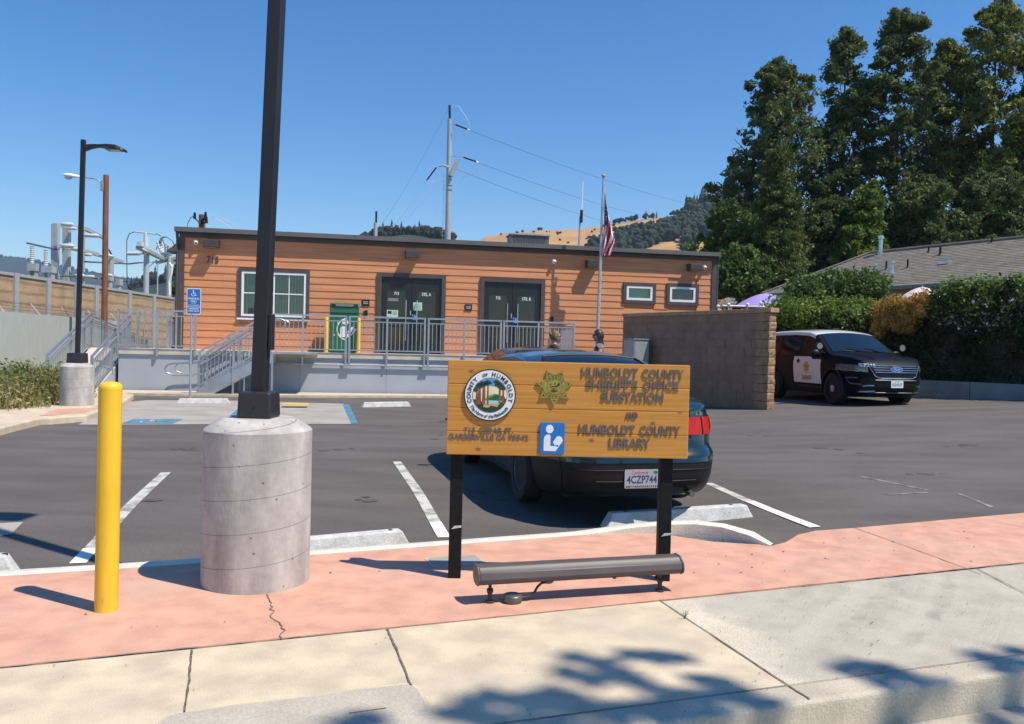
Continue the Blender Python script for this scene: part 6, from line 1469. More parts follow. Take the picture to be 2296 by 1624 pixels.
# ================================================================== LEFT SIDE
# slatted chain-link fence with barbed-wire arms
f0=Vector((-13.4,14.0,0)); f1=Vector((-15.95,32.5,0)); fd=(f1-f0).normalized(); FL=(f1-f0).length; fn=Vector((fd.y,-fd.x,0)); FH=2.12
fz=math.atan2(fd.y,fd.x)
fe=thing('slat_fence','pale grey privacy slat fence with barbed wire arms along the left path','fence',tuple(f0),fz)
mb=MB(); n=int(FL/.075)
for i in range(n):
    x=i*FL/n; mb.box(x,x+FL/n*.985,-.012,.0,.05,FH)
mb.obj('slats',M['slat'],fe)
mb=MB(); mb.tube([(0,.02,FH),(FL,.02,FH)],.025,8); mb.obj('top_rail',M['galv'],fe)
for i in range(9):
    x=i*FL/8; mb=MB(); mb.tube([(x,.03,0),(x,.03,FH+.03)],.035,8); p_=mb.obj('post',M['galv'],fe)
    mb=MB(); mb.bar((x,.03,FH),(x,.03+.30,FH+.36),.04,.02); mb.obj('wire_arm',M['wirelt'],fe,parent=p_)
for k in range(3):
    q=.35+.3*k; mb=MB(); pts=[]
    for i in range(33):
        x=FL*i/32; pts.append((x,.03+.30*q,FH+.36*q-.03*math.sin(math.pi*((i%4)/4))))
    mb.tube(pts,.006,4)
    for i in range(0,150):
        x=FL*i/150; mb.bar((x,.03+.3*q-.02,FH+.36*q-.04),(x+.02,.03+.3*q+.02,FH+.36*q+.02),.004,.004)
    mb.obj('barbed_wire',M['wire'],fe)
# tall sound wall with tan panels between concrete posts
ws=[]
for px,py in((-190,570),(-60,593),(30,608.5),(103,622),(166,633),(211,641),(286,652),(341,660.5),(389,667)):
    X_=-23.8; d=ray(px,py); t=X_/d.x; p=Vector((0,0,EYE))+d*t; ws.append(p)
zt_=sum(p.z for p in ws[2:])/len(ws[2:])
sw=thing('sound_wall','tall tan panel wall with grey concrete posts standing behind the slat fence','wall',(-23.8,ws[2].y,0),math.pi/2)
y0=ws[2].y; prev=None
for p in ws:
    mb=MB(); x=p.y-y0; mb.box(x-.17,x+.17,-.2,.2,-.35,zt_); mb.obj('wall_post',M['wallpost'],sw)
for a,b in zip(ws[:-1],ws[1:]):
    mb=MB(); mb.box(a.y-y0+.17,b.y-y0-.17,-.08,.08,-.35,zt_-.16); mb.obj('panel',M['tan'],sw)
    mb=MB(); mb.box(a.y-y0+.17,b.y-y0-.17,-.14,.14,zt_-.16,zt_-.02); mb.obj('coping',M['wallpost'],sw)
# wooden pole with a cobra-head lamp
Yp=27.; b=dp(234,760,Yp); t_=dp(238,393,Yp)
wp=thing('wooden_lamp_pole','brown wooden pole carrying a white cobra head lamp on a thin curved arm','lamp post',(b.x,Yp,-.05))
hh=t_.z+.05; lx=t_.x-b.x
mb=MB(); mb.tube([(0,0,0),(lx*.5,0,hh*.5),(lx,0,hh)],[.105,.098,.088],14); mb.obj('pole',M['polewood'],wp,smooth=60)
def L2(px,py): p=dp(px,py,Yp); return (p.x-b.x,0,p.z+.05)
q=[L2(231,428),L2(231,415),L2(226,407),L2(215,402),L2(198,400),L2(186,399)]
mb=MB(); mb.tube([(p[0],-.1,p[2]) for p in q],.022,8); mb.box(q[0][0]-.04,q[0][0]+.06,-.12,-.02,q[0][2]-.02,q[0][2]+.32); mb.obj('arm',M['galv'],wp,smooth=60)
c1=L2(186,399); c2=L2(146,394); m_=Vector(c1).lerp(Vector(c2),.5)
mb=MB(); secs=[(0,.035,.035),(.12,.05,.05),(.3,.075,.07),(.6,.13,.085),(.85,.12,.07),(1,.05,.03)]; vs=[];fs=[]
for t,w,h in secs:
    c=Vector(c1).lerp(Vector(c2),t)
    for k in range(10): a=2*math.pi*k/10; vs.append((c.x,-.1+w*math.cos(a),c.z+h*max(-.45,math.sin(a))))
for i in range(5):
    for k in range(10): fs.append((i*10+k,i*10+(k+1)%10,i*10+10+(k+1)%10,i*10+10+k))
fs+=[tuple(range(9,-1,-1)),tuple(range(50,60))]
mb.add(vs,fs); lh=mb.obj('lamp_head',M['white'],wp,smooth=50)
c=Vector(c1).lerp(Vector(c2),.72); mb=MB(); mb.ball((c.x,-.1,c.z-.05),.11,0,10,(1.15,.95,.75)); mb.obj('globe',M['insul'],wp,parent=lh,smooth=60)
# ---------------- substation behind the wall
def P3(px,py,Y): return dp(px,py,Y)
def gantry():
    r=thing('switch_gantry','grey substation frame of square columns carrying white insulator bars on three levels','power equipment',(dp(130,600,80).x,80,-.3))
    o=Vector((dp(130,600,80).x,80,-.3))
    def l(px,py,Y=80): p=dp(px,py,Y)-o; return tuple(p)
    for px,yt,w,Y in((125,503,14,80),(150,506,14,84),(186,517,8,92)):
        a=l(px,640,Y); b=l(px+4,yt,Y); mb=MB(); ww=w/F*Y; mb.bar((a[0],a[1],0),(b[0]-.2,b[1],b[2]),ww,ww*.8,0,(0,1,0)); mb.obj('column',M['subst'],r)
    for pts in(((122,504,80),(190,513,86),(234,534,92)),((130,551,80),(190,563,86),(274,587,96))):
        mb=MB(); P=[l(*p) for p in pts]
        for a,b in zip(P[:-1],P[1:]): mb.bar(a,b,.35,.35)
        mb.obj('beam',M['subst'],r)
    for x0,x1,y,Y,h in((137,165,503,79,9),(150,172,512,79,7),(188,222,528,83,9),(137,166,551,79,10),(160,178,558,80,7),(190,206,571,84,7),(222,240,572,86,6),(240,253,574,88,7),(168,190,618,84,9),(190,212,620,84,7),(236,252,617,88,7),(205,222,624,88,5),(256,275,620,92,5)):
        a=l(x0,y,Y); b=l(x1,y+1,Y); rr=h/F*Y*.5; mb=MB(); A_=Vector(a);B_=Vector(b)
        mb.tube([A_,A_.lerp(B_,.08),A_.lerp(B_,.85),B_],[rr*.6,rr,rr,rr*.4],10)
        mb.obj('insulator',M['insul'],r,smooth=50)
    for pts in(((130,618,82),(200,622,86),(290,632,96)),((60,545,78),(95,553,78),(130,560,80)),((244,560,88),(253,577,90)),((190,587,84),(290,592,96),(330,588,90))):
        mb=MB(); mb.tube([l(*p) for p in pts],.10,6); mb.obj('bus_bar',M['wire'],r)
    for x0,x1,y0_,y1_,Y in((66,86,592,608,78),(97,122,598,612,78),(237,252,580,630,90),(262,272,626,640,92)):
        a=l(x0,y1_,Y); b=l(x1,y0_,Y); mb=MB(); mb.box(a[0],b[0],a[1]-.4,a[1]+.4,a[2],b[2]); mb.box(a[0]+.1,a[0]+.25,a[1]-.3,a[1]+.3,0,a[2]); mb.box(b[0]-.25,b[0]-.1,a[1]-.3,a[1]+.3,0,a[2]); mb.obj('switch_box',M['subst'],r)
    for x,yt,yb_,Y in((72,553,592,78),(103,561,598,78)):
        a=l(x,yb_,Y); b=l(x,yt,Y); mb=MB(); n=9; A_=Vector(a);B_=Vector(b)
        mb.tube([A_.lerp(B_,i/18) for i in range(19)],[.13 if i%2 else .22 for i in range(19)],10); mb.obj('bushing',M['insul'],r)
    return r
gantry()
def steel_pole(name,label,px,yb,yt,w,Y,bits):
    o=dp(px,yb,Y); t=dp(px+2,yt,Y); r=thing(name,label,'utility pole',(o.x,Y,-.3))
    def l(x,y,dy=0): p=dp(x,y,Y+dy); return (p.x-o.x,dy,p.z+.3)
    mb=MB(); h=t.z+.3; mb.tube([(0,0,0),(t.x-o.x,0,h)],[w/F*Y*.55,w/F*Y*.45],14); mb.obj('pole',M['subst'],r,smooth=60); bits(r,l); return r
def bits1(r,l):
    mb=MB(); mb.tube([l(327,553),l(327,523)],[.28,.2],10); mb.obj('insulator',M['insul'],r)
    mb=MB(); mb.tube([l(303,520),l(350,525)],.09,6); mb.obj('cross_arm',M['wirelt'],r)
    mb=MB(); mb.tube([l(308,553,-1),l(330,562,-1),l(370,583,3)],[.35,.33,.25],6); mb.obj('beam',M['subst'],r)
    mb=MB(); mb.box(*[v for a,b in zip(l(307,556,-1.6),l(318,546,-1.6)) for v in sorted((a,b))][:2],-1.7,-1.1,l(307,556)[2],l(307,546)[2]); mb.obj('end_box',M['insul'],r)
    mb=MB(); mb.tube([l(286,569),l(312,569)],.2,10); mb.tube([l(312,569),l(322,568)],.12,8); mb.obj('cut_out',M['insul'],r)
    mb=MB(); mb.tube([l(303,520),l(290,524),l(284,540),l(284,570),l(285,640)],.05,5); mb.obj('cable',M['wire'],r)
    mb=MB(); mb.tube([l(350,524),l(360,529),l(366,540),l(368,548)],.05,5); mb.obj('jumper',M['wire'],r)
steel_pole('steel_pole','pale steel substation pole topped by an insulator and a slanting beam',327,664,553,13,85,bits1)
def bits2(r,l):
    rg=random.Random(7)
    for i,(x,y) in enumerate(((352,542),(358,540),(364,546),(370,544),(377,548),(384,552),(391,556))):
        mb=MB(); a=l(x,y,rg.uniform(-1,1)); b=l(373+(x-373)*.35,577,rg.uniform(-.5,.5)); A_=Vector(a);B_=Vector(b)
        mb.tube([A_.lerp(B_,k/12) for k in range(13)],[.08+.07*(k%2) for k in range(13)],8); mb.obj('insulator',M['insul'],r)
    mb=MB(); mb.bar(l(352,576),l(398,592),.3,.3); mb.bar(l(350,590),l(398,578),.3,.3); mb.obj('cross_arm',M['subst'],r)
    mb=MB()
    for k in range(3): mb.tube([l(350+4*k,560-3*k),l(360+3*k,535-2*k),l(374,532),l(386,540),l(394,552+2*k)],.045,5)
    mb.obj('jumper',M['wire'],r)
    mb=MB(); mb.tube([l(380,590,-1),l(386,598,-1),l(384,615,-1),l(379,632,-1),l(380,662,-1)],.12,6); mb.obj('riser_cable',M['white'],r)
    mb=MB(); mb.tube([l(320,606),l(336,597),l(352,583)],.06,5); mb.tube([l(300,588),l(372,588)],.05,5); mb.obj('cable',M['wirelt'],r)
steel_pole('steel_pole','steel pole bristling with insulators right beside the building corner',378,664,575,12,88,bits2)
steel_pole('thin_mast','thin grey mast standing between the two substation poles',352,664,590,3,86,lambda r,l:None)
# fence-side weeds
M['weedg']=leafmat('weed_green',(.10,.14,.028),(.24,.27,.06),3.,.3); M['weedy']=leafmat('weed_straw',(.22,.20,.07),(.40,.36,.16),3.,.3)
def weeds(name,label,px,py,Y,w,h,n,mat,seed):
    g=gp(px,py,.05); g=Vector((dp(px,py,Y).x,Y,.0)); rg=np.random.default_rng(seed)
    t=thing(name,label,'weeds',tuple(g),0,'weeds between the left path and the slat fence')
    N=n; base=np.stack([rg.normal(0,w*.4,N),rg.normal(0,.45,N),np.zeros(N)],1); hh=h*(.35+.75*rg.random(N))*np.exp(-(base[:,0]/w)**2)
    lean=rg.normal(0,.22,(N,2)); tip=base+np.stack([lean[:,0]*hh,lean[:,1]*hh,hh],1); side=rg.normal(size=(N,3)); side[:,2]=0; side/=np.linalg.norm(side,axis=1)[:,None]
    m_=(base+tip)/2; m_[:,2]+=hh*.1; wd=.006+.006*rg.random(N)[:,None]
    v=np.stack([base-side*wd,base+side*wd,m_+side*wd*.8,tip,m_-side*wd*.8],1).reshape(-1,3); q=np.arange(5*N).reshape(-1,5)
    np_mesh('stalks',v,q,M['weedy'],root=t)
    idx=rg.integers(0,N,int(n*1.6)); f=rg.random(len(idx))[:,None]**.6; c=base[idx]*(1-f)+tip[idx]*f
    v,q=leaf_quads(c,np.full(len(c),.06),2,.085,seed+1,0,.45); np_mesh('leaves',v,q,mat,root=t)
for i,(px,Y,w,h,n,m_) in enumerate(((15,15.2,.7,.62,900,'weedy'),(60,16.2,.6,.70,800,'weedg'),(95,17.,.6,.66,800,'weedy'),(122,17.6,.35,.80,650,'weedg'),(-20,16.,.8,.8,700,'weedg'),(40,17.6,.8,.9,700,'weedg'),(100,18.6,.7,.8,500,'weedg'))):
    weeds('weed_clump',['straw coloured weed clump at the picture edge, nearest the path','leafy green weed clump in the front row by the path','straw and green weed clump in front, left of the lamp base','bright green weed clump right against the far lamp base','green weeds at the very left edge of the picture','tall green weeds behind, at the foot of the slat fence','green weeds at the fence foot behind the lamp base'][i],px,870,Y,w,h,n,M[m_],20+i)
mb=MB(); P=[(-9.6,17.6),(-11.6,22.5),(-16,33),(-14,13),(-30,13),(-30,60),(-11,60),(-11.5,24)]
flat(mb,[(-10.1,15.2),(-9.75,17.5),(-11.5,23),(-13.5,36),(-18,36),(-14,10),(-12.5,9)],.075); M['drydirt']=pmat('dry_dirt',(.25,.20,.12),.95,var=.25,scale=4,bump=.5,bscale=30,big=(.8,.5,(.13,.13,.05))); mb.struct('verge',M['drydirt'])
# ================================================================== POWER LINE
Yu=62.; o=dp(1003,530,Yu); tp=dp(1008,268,Yu)
up=thing('transmission_pole','tall grey steel power pole behind the building, dark insulator on its tip','utility pole',(o.x-(1003-1001)/F*Yu*0,Yu,-.3))
def lu(x,y,dy=0): p=dp(x,y,Yu+dy); return (p.x-o.x,dy,p.z+.3)
mb=MB(); a=lu(1004,530); b=lu(1008.5,268); mb.tube([(a[0]-.12,0,0),a,b],[.26,.23,.17],18); mb.obj('pole',M['subst'],up,smooth=60)
mb=MB(); A_=Vector(lu(1008.5,266));B_=Vector(lu(1008,236)); mb.tube([A_.lerp(B_,k/24) for k in range(25)],[.07+.03*(k%2) for k in range(25)],10); mb.obj('tip_insulator',M['plastic'],up)
for pts,w0,w1 in((((1011,395),(1020,372),(1029,356)),.20,.09),(((1005,376),(996,371),(984,373)),.10,.06)):
    mb=MB(); mb.tube([lu(*p,-.3) for p in pts],[w0,(w0+w1)/2,w1],8); mb.obj('bracket_arm',M['subst'],up,smooth=50)
ends=[]
for (x0,y0),(x1,y1) in(((1021,280),(1048,290)),((1039,353),(1068,363)),((978,376),(958,403))):
    mb=MB(); A_=Vector(lu(x0,y0,-.3));B_=Vector(lu(x1,y1,-.3)); mb.tube([A_.lerp(B_,k/18) for k in range(19)],[.04+.035*(k%2) for k in range(19)],8); mb.obj('strain_insulator',M['plastic'],up)
    mb=MB(); mb.tube([A_,Vector(lu(1009,y0-3,-.1)) if x0>1000 else Vector(lu(984,374,-.3))],.02,5); mb.tube([B_,B_+Vector((.15 if x0>1000 else -.1,0,-.08))],.05,6); mb.obj('fitting',M['galv'],up)
for pts in(((1012,236),(1028,238),(1044,262),(1052,278),(1052,288)),((958,405),(975,410),(1000,406)),((1078,366),(1072,378),(1058,392),(1035,398))):
    mb=MB(); mb.tube([lu(*p,-.35) for p in pts],.022,5); mb.obj('jumper',M['wirelt'],up)
mb=MB(); z=lu(1000,392)[2]; x=a[0]-.42
mb.tube([(x,-.2,4),(x+.05,-.2,z)],.02,5)
for k in range(34):
    zz=4.2+(z-4.4)*k/33; mb.bar((x-.12,-.2,zz),(x+.18,-.15,zz),.02,.02)
mb.obj('climbing_pegs',M['galv'],up)
mb=MB()
for y_ in(402,415,425): c=lu(1007,y_); mb.tube([(c[0],0,c[2]-.05),(c[0],0,c[2]+.05)],.24,14)
mb.obj('pole_bands',M['galv'],up)
def wire(label,p0,p1,sag,r=.016,n=20,mat='wire'):
    p0=Vector(p0);p1=Vector(p1); pts=[p0.lerp(p1,i/n)-Vector((0,0,sag*4*(i/n)*(1-i/n))) for i in range(n+1)]
    mb=MB(); mb.tube(pts,r,4); mb.solo('power_wire',M[mat],label,'wire','power lines meeting at the transmission pole')
W0=Vector((o.x,Yu,-.3))
wire('uppermost power line running right from the transmission pole to the trees',W0+Vector(lu(1050,291,-.3)),dp(1640,474,150),1.0)
wire('middle power line running right below the uppermost, from the long bracket arm',W0+Vector(lu(1070,364,-.3)),dp(1560,500,150),1.0)
wire('lowest of the three power lines running right to the brown hill',W0+Vector(lu(1014,376,-.3)),dp(1480,520,150),.9)
wire('leftmost thin power line falling steeply left from the pole tip',W0+Vector(lu(1006,240,-.2)),dp(855,505,58),.4,.010)
wire('power line falling left from the hanging insulator to the roof edge',W0+Vector(lu(958,404,-.3)),dp(876,512,56),.2,.012)
wire('power line falling left, nearest to the pole',W0+Vector(lu(985,408,-.3)),dp(884,515,56),.2,.010)
# short pole tops showing above the roof line
p=dp(842,520,45); q=thing('distant_pole_top','dark slim insulator pole poking above the roof left of the transmission pole','utility pole',(p.x,45,0))
z1=dp(842,500,45).z; z2=dp(842,474,45).z; mb=MB(); mb.tube([(0,0,0),(0,0,z1)],.11,8); mb.obj('pole',M['subst'],q); mb=MB(); mb.tube([(.02,0,z1),(.02,0,z2)],.055,8); mb.obj('insulator',M['plastic'],q)
p=dp(453,510,50); q=thing('pole_with_transformers','dark wooden pole top with three cut-outs above the left roof corner','utility pole',(p.x,50,0))
z1=dp(453,482,50).z; mb=MB(); mb.tube([(0,0,0),(0,0,z1)],.2,10); mb.obj('pole',M['polewood'],q)
for dx,dz in((-.35,-.1),(.32,-.05),(.38,-.35)):
    mb=MB(); mb.tube([(0,-.2,z1-.6),(dx,-.3,z1+dz-.15)],.05,6); mb.tube([(dx,-.3,z1+dz-.2),(dx,-.3,z1+dz+.18)],[.10,.07],8); mb.obj('cut_out',M['plastic'],q)
wire('bright short wire slanting right from the dark pole top over the roof',dp(485,490,52),dp(520,513,52),0,.02,4,'wirelt')
wire('second bright wire above it slanting over the roof at the left',dp(482,482,52),dp(545,513,52),0,.014,4,'wirelt')
mb=MB(); mb.tube([dp(440,482,50),dp(428,488,50),dp(421,500,50),dp(421,513,50)],.025,5); mb.obj('cable',M['wire'],q,world=True)
# ================================================================== RIGHT SIDE
# ---- split-face block wall with its lit end pier
pe=gl(1707,919); ZW=zlot(pe.x,pe.y)
pl_=dp(1395,800,22.9)
wdir=Vector((pl_.x-pe.x,pl_.y-pe.y,0)); WL=wdir.length; wdir.normalize(); wrz=math.atan2(-wdir.y,-wdir.x)   # local x runs from the far end to the pier
bwl=thing('block_wall','shaded brown block wall with a rough sunlit end pier hiding the patrol SUV rear','wall',(pe.x,pe.y,ZW),wrz)
HWL=dp(1707,692,pe.y).z-ZW
mb=MB(); nx=40; rows=[]
# block courses with recessed joints: front (towards camera) is -y in local space
th_=.2
rg=random.Random(3)
mb.box(-WL,-.02,.012,th_-.02,-.4,HWL-.1)
nc=round((HWL-.1)/.2); bh=(HWL-.1)/nc
for r in range(nc):
    x=-WL+(.2 if r%2 else 0)*0
    off=.2 if r%2 else 0
    xs=[-WL]+[v for v in [-WL+off+.4*i for i in range(1,int(WL/.4)+2)] if v<-.24]+[-.2]
    for a,b in zip(xs[:-1],xs[1:]):
        d=rg.uniform(-.003,.004)
        mb.box(a+.004,b-.004,d,.013,r*bh+.004,(r+1)*bh-.004)
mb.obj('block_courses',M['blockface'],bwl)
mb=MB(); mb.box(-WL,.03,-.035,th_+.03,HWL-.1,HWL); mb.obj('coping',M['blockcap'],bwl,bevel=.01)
# pier: rough split blocks alternating deep and shallow
bm_=MB()
for r in range(nc):
    d=.02 if r%3 else .0
    nxp,nyp=6,3; z0=r*bh+.006; z1=(r+1)*bh-.006
    def fpt(i,j,z): return None
    x1=.20; rr=random.Random(40+r); rough=.022 if r%3!=1 else .006
    # end face grid (normal +x)
    G=[[(x1-.02+rr.uniform(0,rough)+ (0 if 0<a<6 and 0<b<4 else -.012), -.02+a*(th_+.04)/6, z0+(z1-z0)*b/4) for a in range(7)] for b in range(5)]
    bm_.sheet(G)
    bm_.box(-.2,x1-.035,-.02,th_+.02,z0,z1)
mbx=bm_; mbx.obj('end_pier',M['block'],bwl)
mb=MB(); mb.box(-.24,.23,-.05,th_+.05,HWL-.095,HWL+.015); mb.obj('pier_cap',M['blockcap'],bwl,bevel=.01)
mb=MB(); rg=random.Random(6)
for k in range(9):
    x=-rg.uniform(.3,WL*.6); z=HWL-.38+rg.uniform(-.05,.05); h=rg.uniform(.05,.22); w=rg.uniform(.01,.03)
    mb.add([(x,-.0065,z),(x+w,-.0065,z),(x+w*.7,-.0065,z-h),(x+w*.3,-.0065,z-h)],[(3,2,1,0)])
M['effl']=pmat('salt_streak',(.28,.21,.17),.9,var=.2,scale=20); mb.obj('salt_streaks',M['effl'],bwl)
# ---- grey cabinet in front of the wall
c=dp(1437,800,21.6); c=Vector((c.x,c.y,zlot(c.x,c.y)))
cb=thing('utility_cabinet','grey electrical cabinet before the far end of the block wall','cabinet',tuple(c),TH+.25)
w_=.46/2*1.05; h_=dp(1437,762,21.6).z-c.z
mb=MB(); mb.box(-w_,w_,-.02,.5,0,h_); mb.obj('casing',M['galv'],cb,bevel=.012)
mb=MB(); mb.box(-w_+.03,w_-.03,-.034,-.021,.1,h_-.06); dr=mb.obj('door',M['galv'],cb,bevel=.008)
mb=MB(); mb.box(w_-.11,w_-.08,-.055,-.035,h_*.5,h_*.5+.12); mb.obj('handle',M['darkmetal'],cb,parent=dr)
mb=MB(); mb.box(-w_-.02,w_+.02,-.05,.53,h_,h_+.03); mb.obj('lid',M['galv'],cb)
# ---- second pier with a small notice behind the SUV
Y2=26.; a=dp(1727,700,Y2); g2=zlot(a.x,Y2)
p2=thing('gate_pier','short brown block pier with a small white notice, behind the patrol SUV roof','pier',(a.x+.15,Y2,g2),TH)
h2=dp(1740,703,Y2).z-g2
mb=MB(); 
for r in range(int(h2/.2)):
    mb.box(-.2,.24,0,.4,r*.2+.004,r*.2+.196)
mb.box(-.19,.23,.01,.39,0,h2-.05); mb.obj('blocks',M['block'],p2)
mb=MB(); mb.box(-.24,.28,-.04,.44,h2-.05,h2+.04); mb.obj('pier_cap',M['blockcap'],p2,bevel=.01)
zn=dp(1740,727,Y2).z-g2; mb=MB(); mb.box(-.22,.20,-.03,-.018,zn-.12,zn+.14); nb=mb.obj('notice',M['white'],p2)
mb=MB()
for k in range(3): mb.box(-.15,.13,-.034,-.031,zn-.03-.06*k,zn-.01-.06*k)
mb.text('NOTICE',facing(-.01,-.0325,zn+.06),w=.30,h=.055,depth=.001,bold=.02); mb.obj('lettering',M['plateblue'],p2,parent=nb)
# ---- low retaining wall under the hedge
q0=gl(2030,891); q1=gl(2296,898.5)
qd=(q1-q0); qd.z=0; qd.normalize(); 
qa=q0-qd*1.0; qb=q1+qd*9
# the wall turns back along the lot edge behind the SUV
qc=Vector((7.9,33,0))
rw=thing('retaining_wall','low grey concrete retaining wall under the dark hedge at the lot edge','wall',(q0.x,q0.y,0),math.atan2(qd.y,qd.x))
rh=dp(2180,857,(q0.y+q1.y)/2).z
lq=XF[rw.name].inverted()
mb=MB(); 
L_=(qb-qa).length
for i in range(5):
    x0=-1.0+i*2.6; mb.box(x0,x0+2.585,0,.22,-.1,rh)
mb.obj('face',M['retw'],rw,bevel=.012)
mb=MB(); ln=qc-qa; la=lq@Vector((qa.x,qa.y,0)); lb=lq@Vector((qc.x,qc.y,0)); mb.bar((la.x,la.y+.1,rh/2),(lb.x,lb.y,rh/2),.22,rh+.2); mb.obj('return_face',M['retw'],rw)
# ---- raised garden ground behind it
mb=MB(); en2=Vector((-qd.y,qd.x,0))
P=[qa+en2*.2,qb+en2*.2,qb+en2*.2+Vector((40,10,0)),Vector((60,80,0)),Vector((4,80,0)),Vector((6.3,38,0)),qc]
flat(mb,[(p.x,p.y) for p in P],rh-.06); M['soil']=pmat('soil',(.12,.085,.05),.95,var=.3,scale=3,bump=.5,bscale=20); mb.struct('garden_ground',M['soil'])
# ---- leaves
M['lf_dark']=leafmat('leaf_dark',(.064,.094,.036),(.175,.215,.074),.9,.35,(.27,.29,.11))
M['lf_mid']=leafmat('leaf_mid',(0.054,0.101,0.026),(0.149,0.217,0.054),.8,.28,(0.254,0.299,0.090))
M['lf_bright']=leafmat('leaf_bright',(0.085,0.150,0.026),(0.234,0.312,0.065),.9,.35,(0.364,0.390,0.104))
M['lf_olive']=leafmat('leaf_olive',(0.098,0.132,0.031),(0.262,0.282,0.067),.7,.3,(0.409,0.360,0.078))
M['lf_cedar']=leafmat('leaf_cedar',(0.060,0.086,0.026),(0.172,0.194,0.054),1.1,.22,(0.269,0.254,0.083))
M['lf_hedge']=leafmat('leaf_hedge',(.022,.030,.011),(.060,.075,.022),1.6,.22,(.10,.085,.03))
M['lf_dry']=leafmat('dry_vine',(0.334,0.181,0.043),(0.580,0.341,0.094),2.,.25,(0.600,0.478,0.160))
M['twig']=pmat('twigs',(.10,.07,.05),.95,var=.3,scale=8)
# ---- hedge: vine covered fence, long and tall
def hedge_pts(px,py,depth): return dp(px,py,depth)
H0=q0+en2*.35; 
def hx(t): return H0+qd*t      # along the wall
hd_=thing('hedge','tall dark vine hedge with white flowers and one orange dry patch on the retaining wall','hedge',(H0.x,H0.y,rh-.06),math.atan2(qd.y,qd.x))
Lh=(qb-q0).length
inv=XF[hd_.name].inverted()
def topz(t):     # photo heights of the hedge top along the wall (t metres from q0)
    p=hx(t); 
    return None
rgn=np.random.default_rng(5)
def hedge_cloud(t0,t1,zf,depth,n,seed,bias=.0,front=.0):
    rg=np.random.default_rng(seed); t=rg.uniform(t0,t1,n); zt=np.array([zf(x) for x in t]); u=rg.random(n); y=rg.uniform(front,depth,n)
    z=zt*(u**.85); bulge=.10*np.sin(t*3.1+z*2)+.08*np.sin(t*7+1+z*4.3); return np.stack([t,y-bulge*(1-y/depth),z],1)
# heights: pixel tops (x -> y) for the front plane of the hedge
tops=[(1800,705),(1950,698),(1966,680),(2010,676),(2060,674),(2082,648),(2121,633),(2160,642),(2233,628),(2300,620),(2400,614),(2700,610)]
def zf(t):
    p=hx(t); px=CX+F*p.x/p.y
    y=np.interp(px,[a for a,_ in tops],[b for _,b in tops]); return max(.6,dp(px,y,p.y).z-(rh-.06))+.06*math.sin(t*9)+.05*math.sin(t*23+1)
def mix_leaf(name,c,per,size,mat,par,seed,rad=.15,asp=.55):
    v,q=leaf_quads(c,np.full(len(c),rad),per,size,seed,.2,asp); return np_mesh(name,v,q,mat,root=par)
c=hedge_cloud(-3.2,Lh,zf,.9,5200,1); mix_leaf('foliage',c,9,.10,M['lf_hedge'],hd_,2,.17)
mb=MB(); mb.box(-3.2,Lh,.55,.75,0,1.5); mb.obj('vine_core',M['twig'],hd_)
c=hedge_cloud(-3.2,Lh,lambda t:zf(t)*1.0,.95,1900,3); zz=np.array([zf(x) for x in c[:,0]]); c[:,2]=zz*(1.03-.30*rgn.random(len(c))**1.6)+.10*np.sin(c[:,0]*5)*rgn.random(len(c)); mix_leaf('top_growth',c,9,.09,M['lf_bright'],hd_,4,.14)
c=hedge_cloud(1.6,Lh,zf,.5,260,8); c[:,1]-=.12; zz=np.array([zf(x) for x in c[:,0]]); c[:,2]=zz*(.45+.55*rgn.random(len(c))); mix_leaf('hanging_shoots',c,12,.08,M['lf_mid'],hd_,9,.16)
# orange dry patch
tl=[]
for px in(1962,2074):
    d=ray(px,730); o_=Vector((0,0,EYE)); t=(H0-o_).dot(en2)/d.dot(en2); tl.append((o_+d*t-H0).dot(qd))
rg=np.random.default_rng(11); n=900; t=rg.uniform(tl[0],tl[1],n); zz=np.array([zf(x) for x in t]); k=(t-tl[0])/(tl[1]-tl[0]); low=.58+.17*k+.07*np.sin(t*7)+.05*np.sin(t*17)
c=np.stack([t,rg.uniform(-.24,.3,n),zz*(low+(1.03-low)*rg.random(n))],1); v,q=leaf_quads(c,np.full(n,.12),16,.09,12,.3,.22); np_mesh('dry_vine',v,q,M['lf_dry'],root=hd_)
# white flowers
rg=random.Random(12); 
for px,py in((2152,737),(2215,726),(2215,688),(2212,683),(2248,674),(2266,675),(2272,672),(2283,652),(2184,677),(2262,610+16),(2290,640),(2120,660),(2190,742)):
    d=ray(px,py); o_=Vector((0,0,EYE)); t=((H0-en2*.28)-o_).dot(en2)/d.dot(en2); p=inv@(o_+d*t)
    mb=MB(); r=rg.uniform(.018,.036)
    for k in range(5):
        a=k*1.2566+rg.random(); mb.add([(p.x,p.y-.03,p.z),(p.x+r*math.cos(a-.5),p.y-.05,p.z+r*math.sin(a-.5)),(p.x+1.3*r*math.cos(a),p.y-.055,p.z+1.3*r*math.sin(a)),(p.x+r*math.cos(a+.5),p.y-.05,p.z+r*math.sin(a+.5))],[(0,1,2,3)])
    mb.obj('flower',M['flower'],hd_)
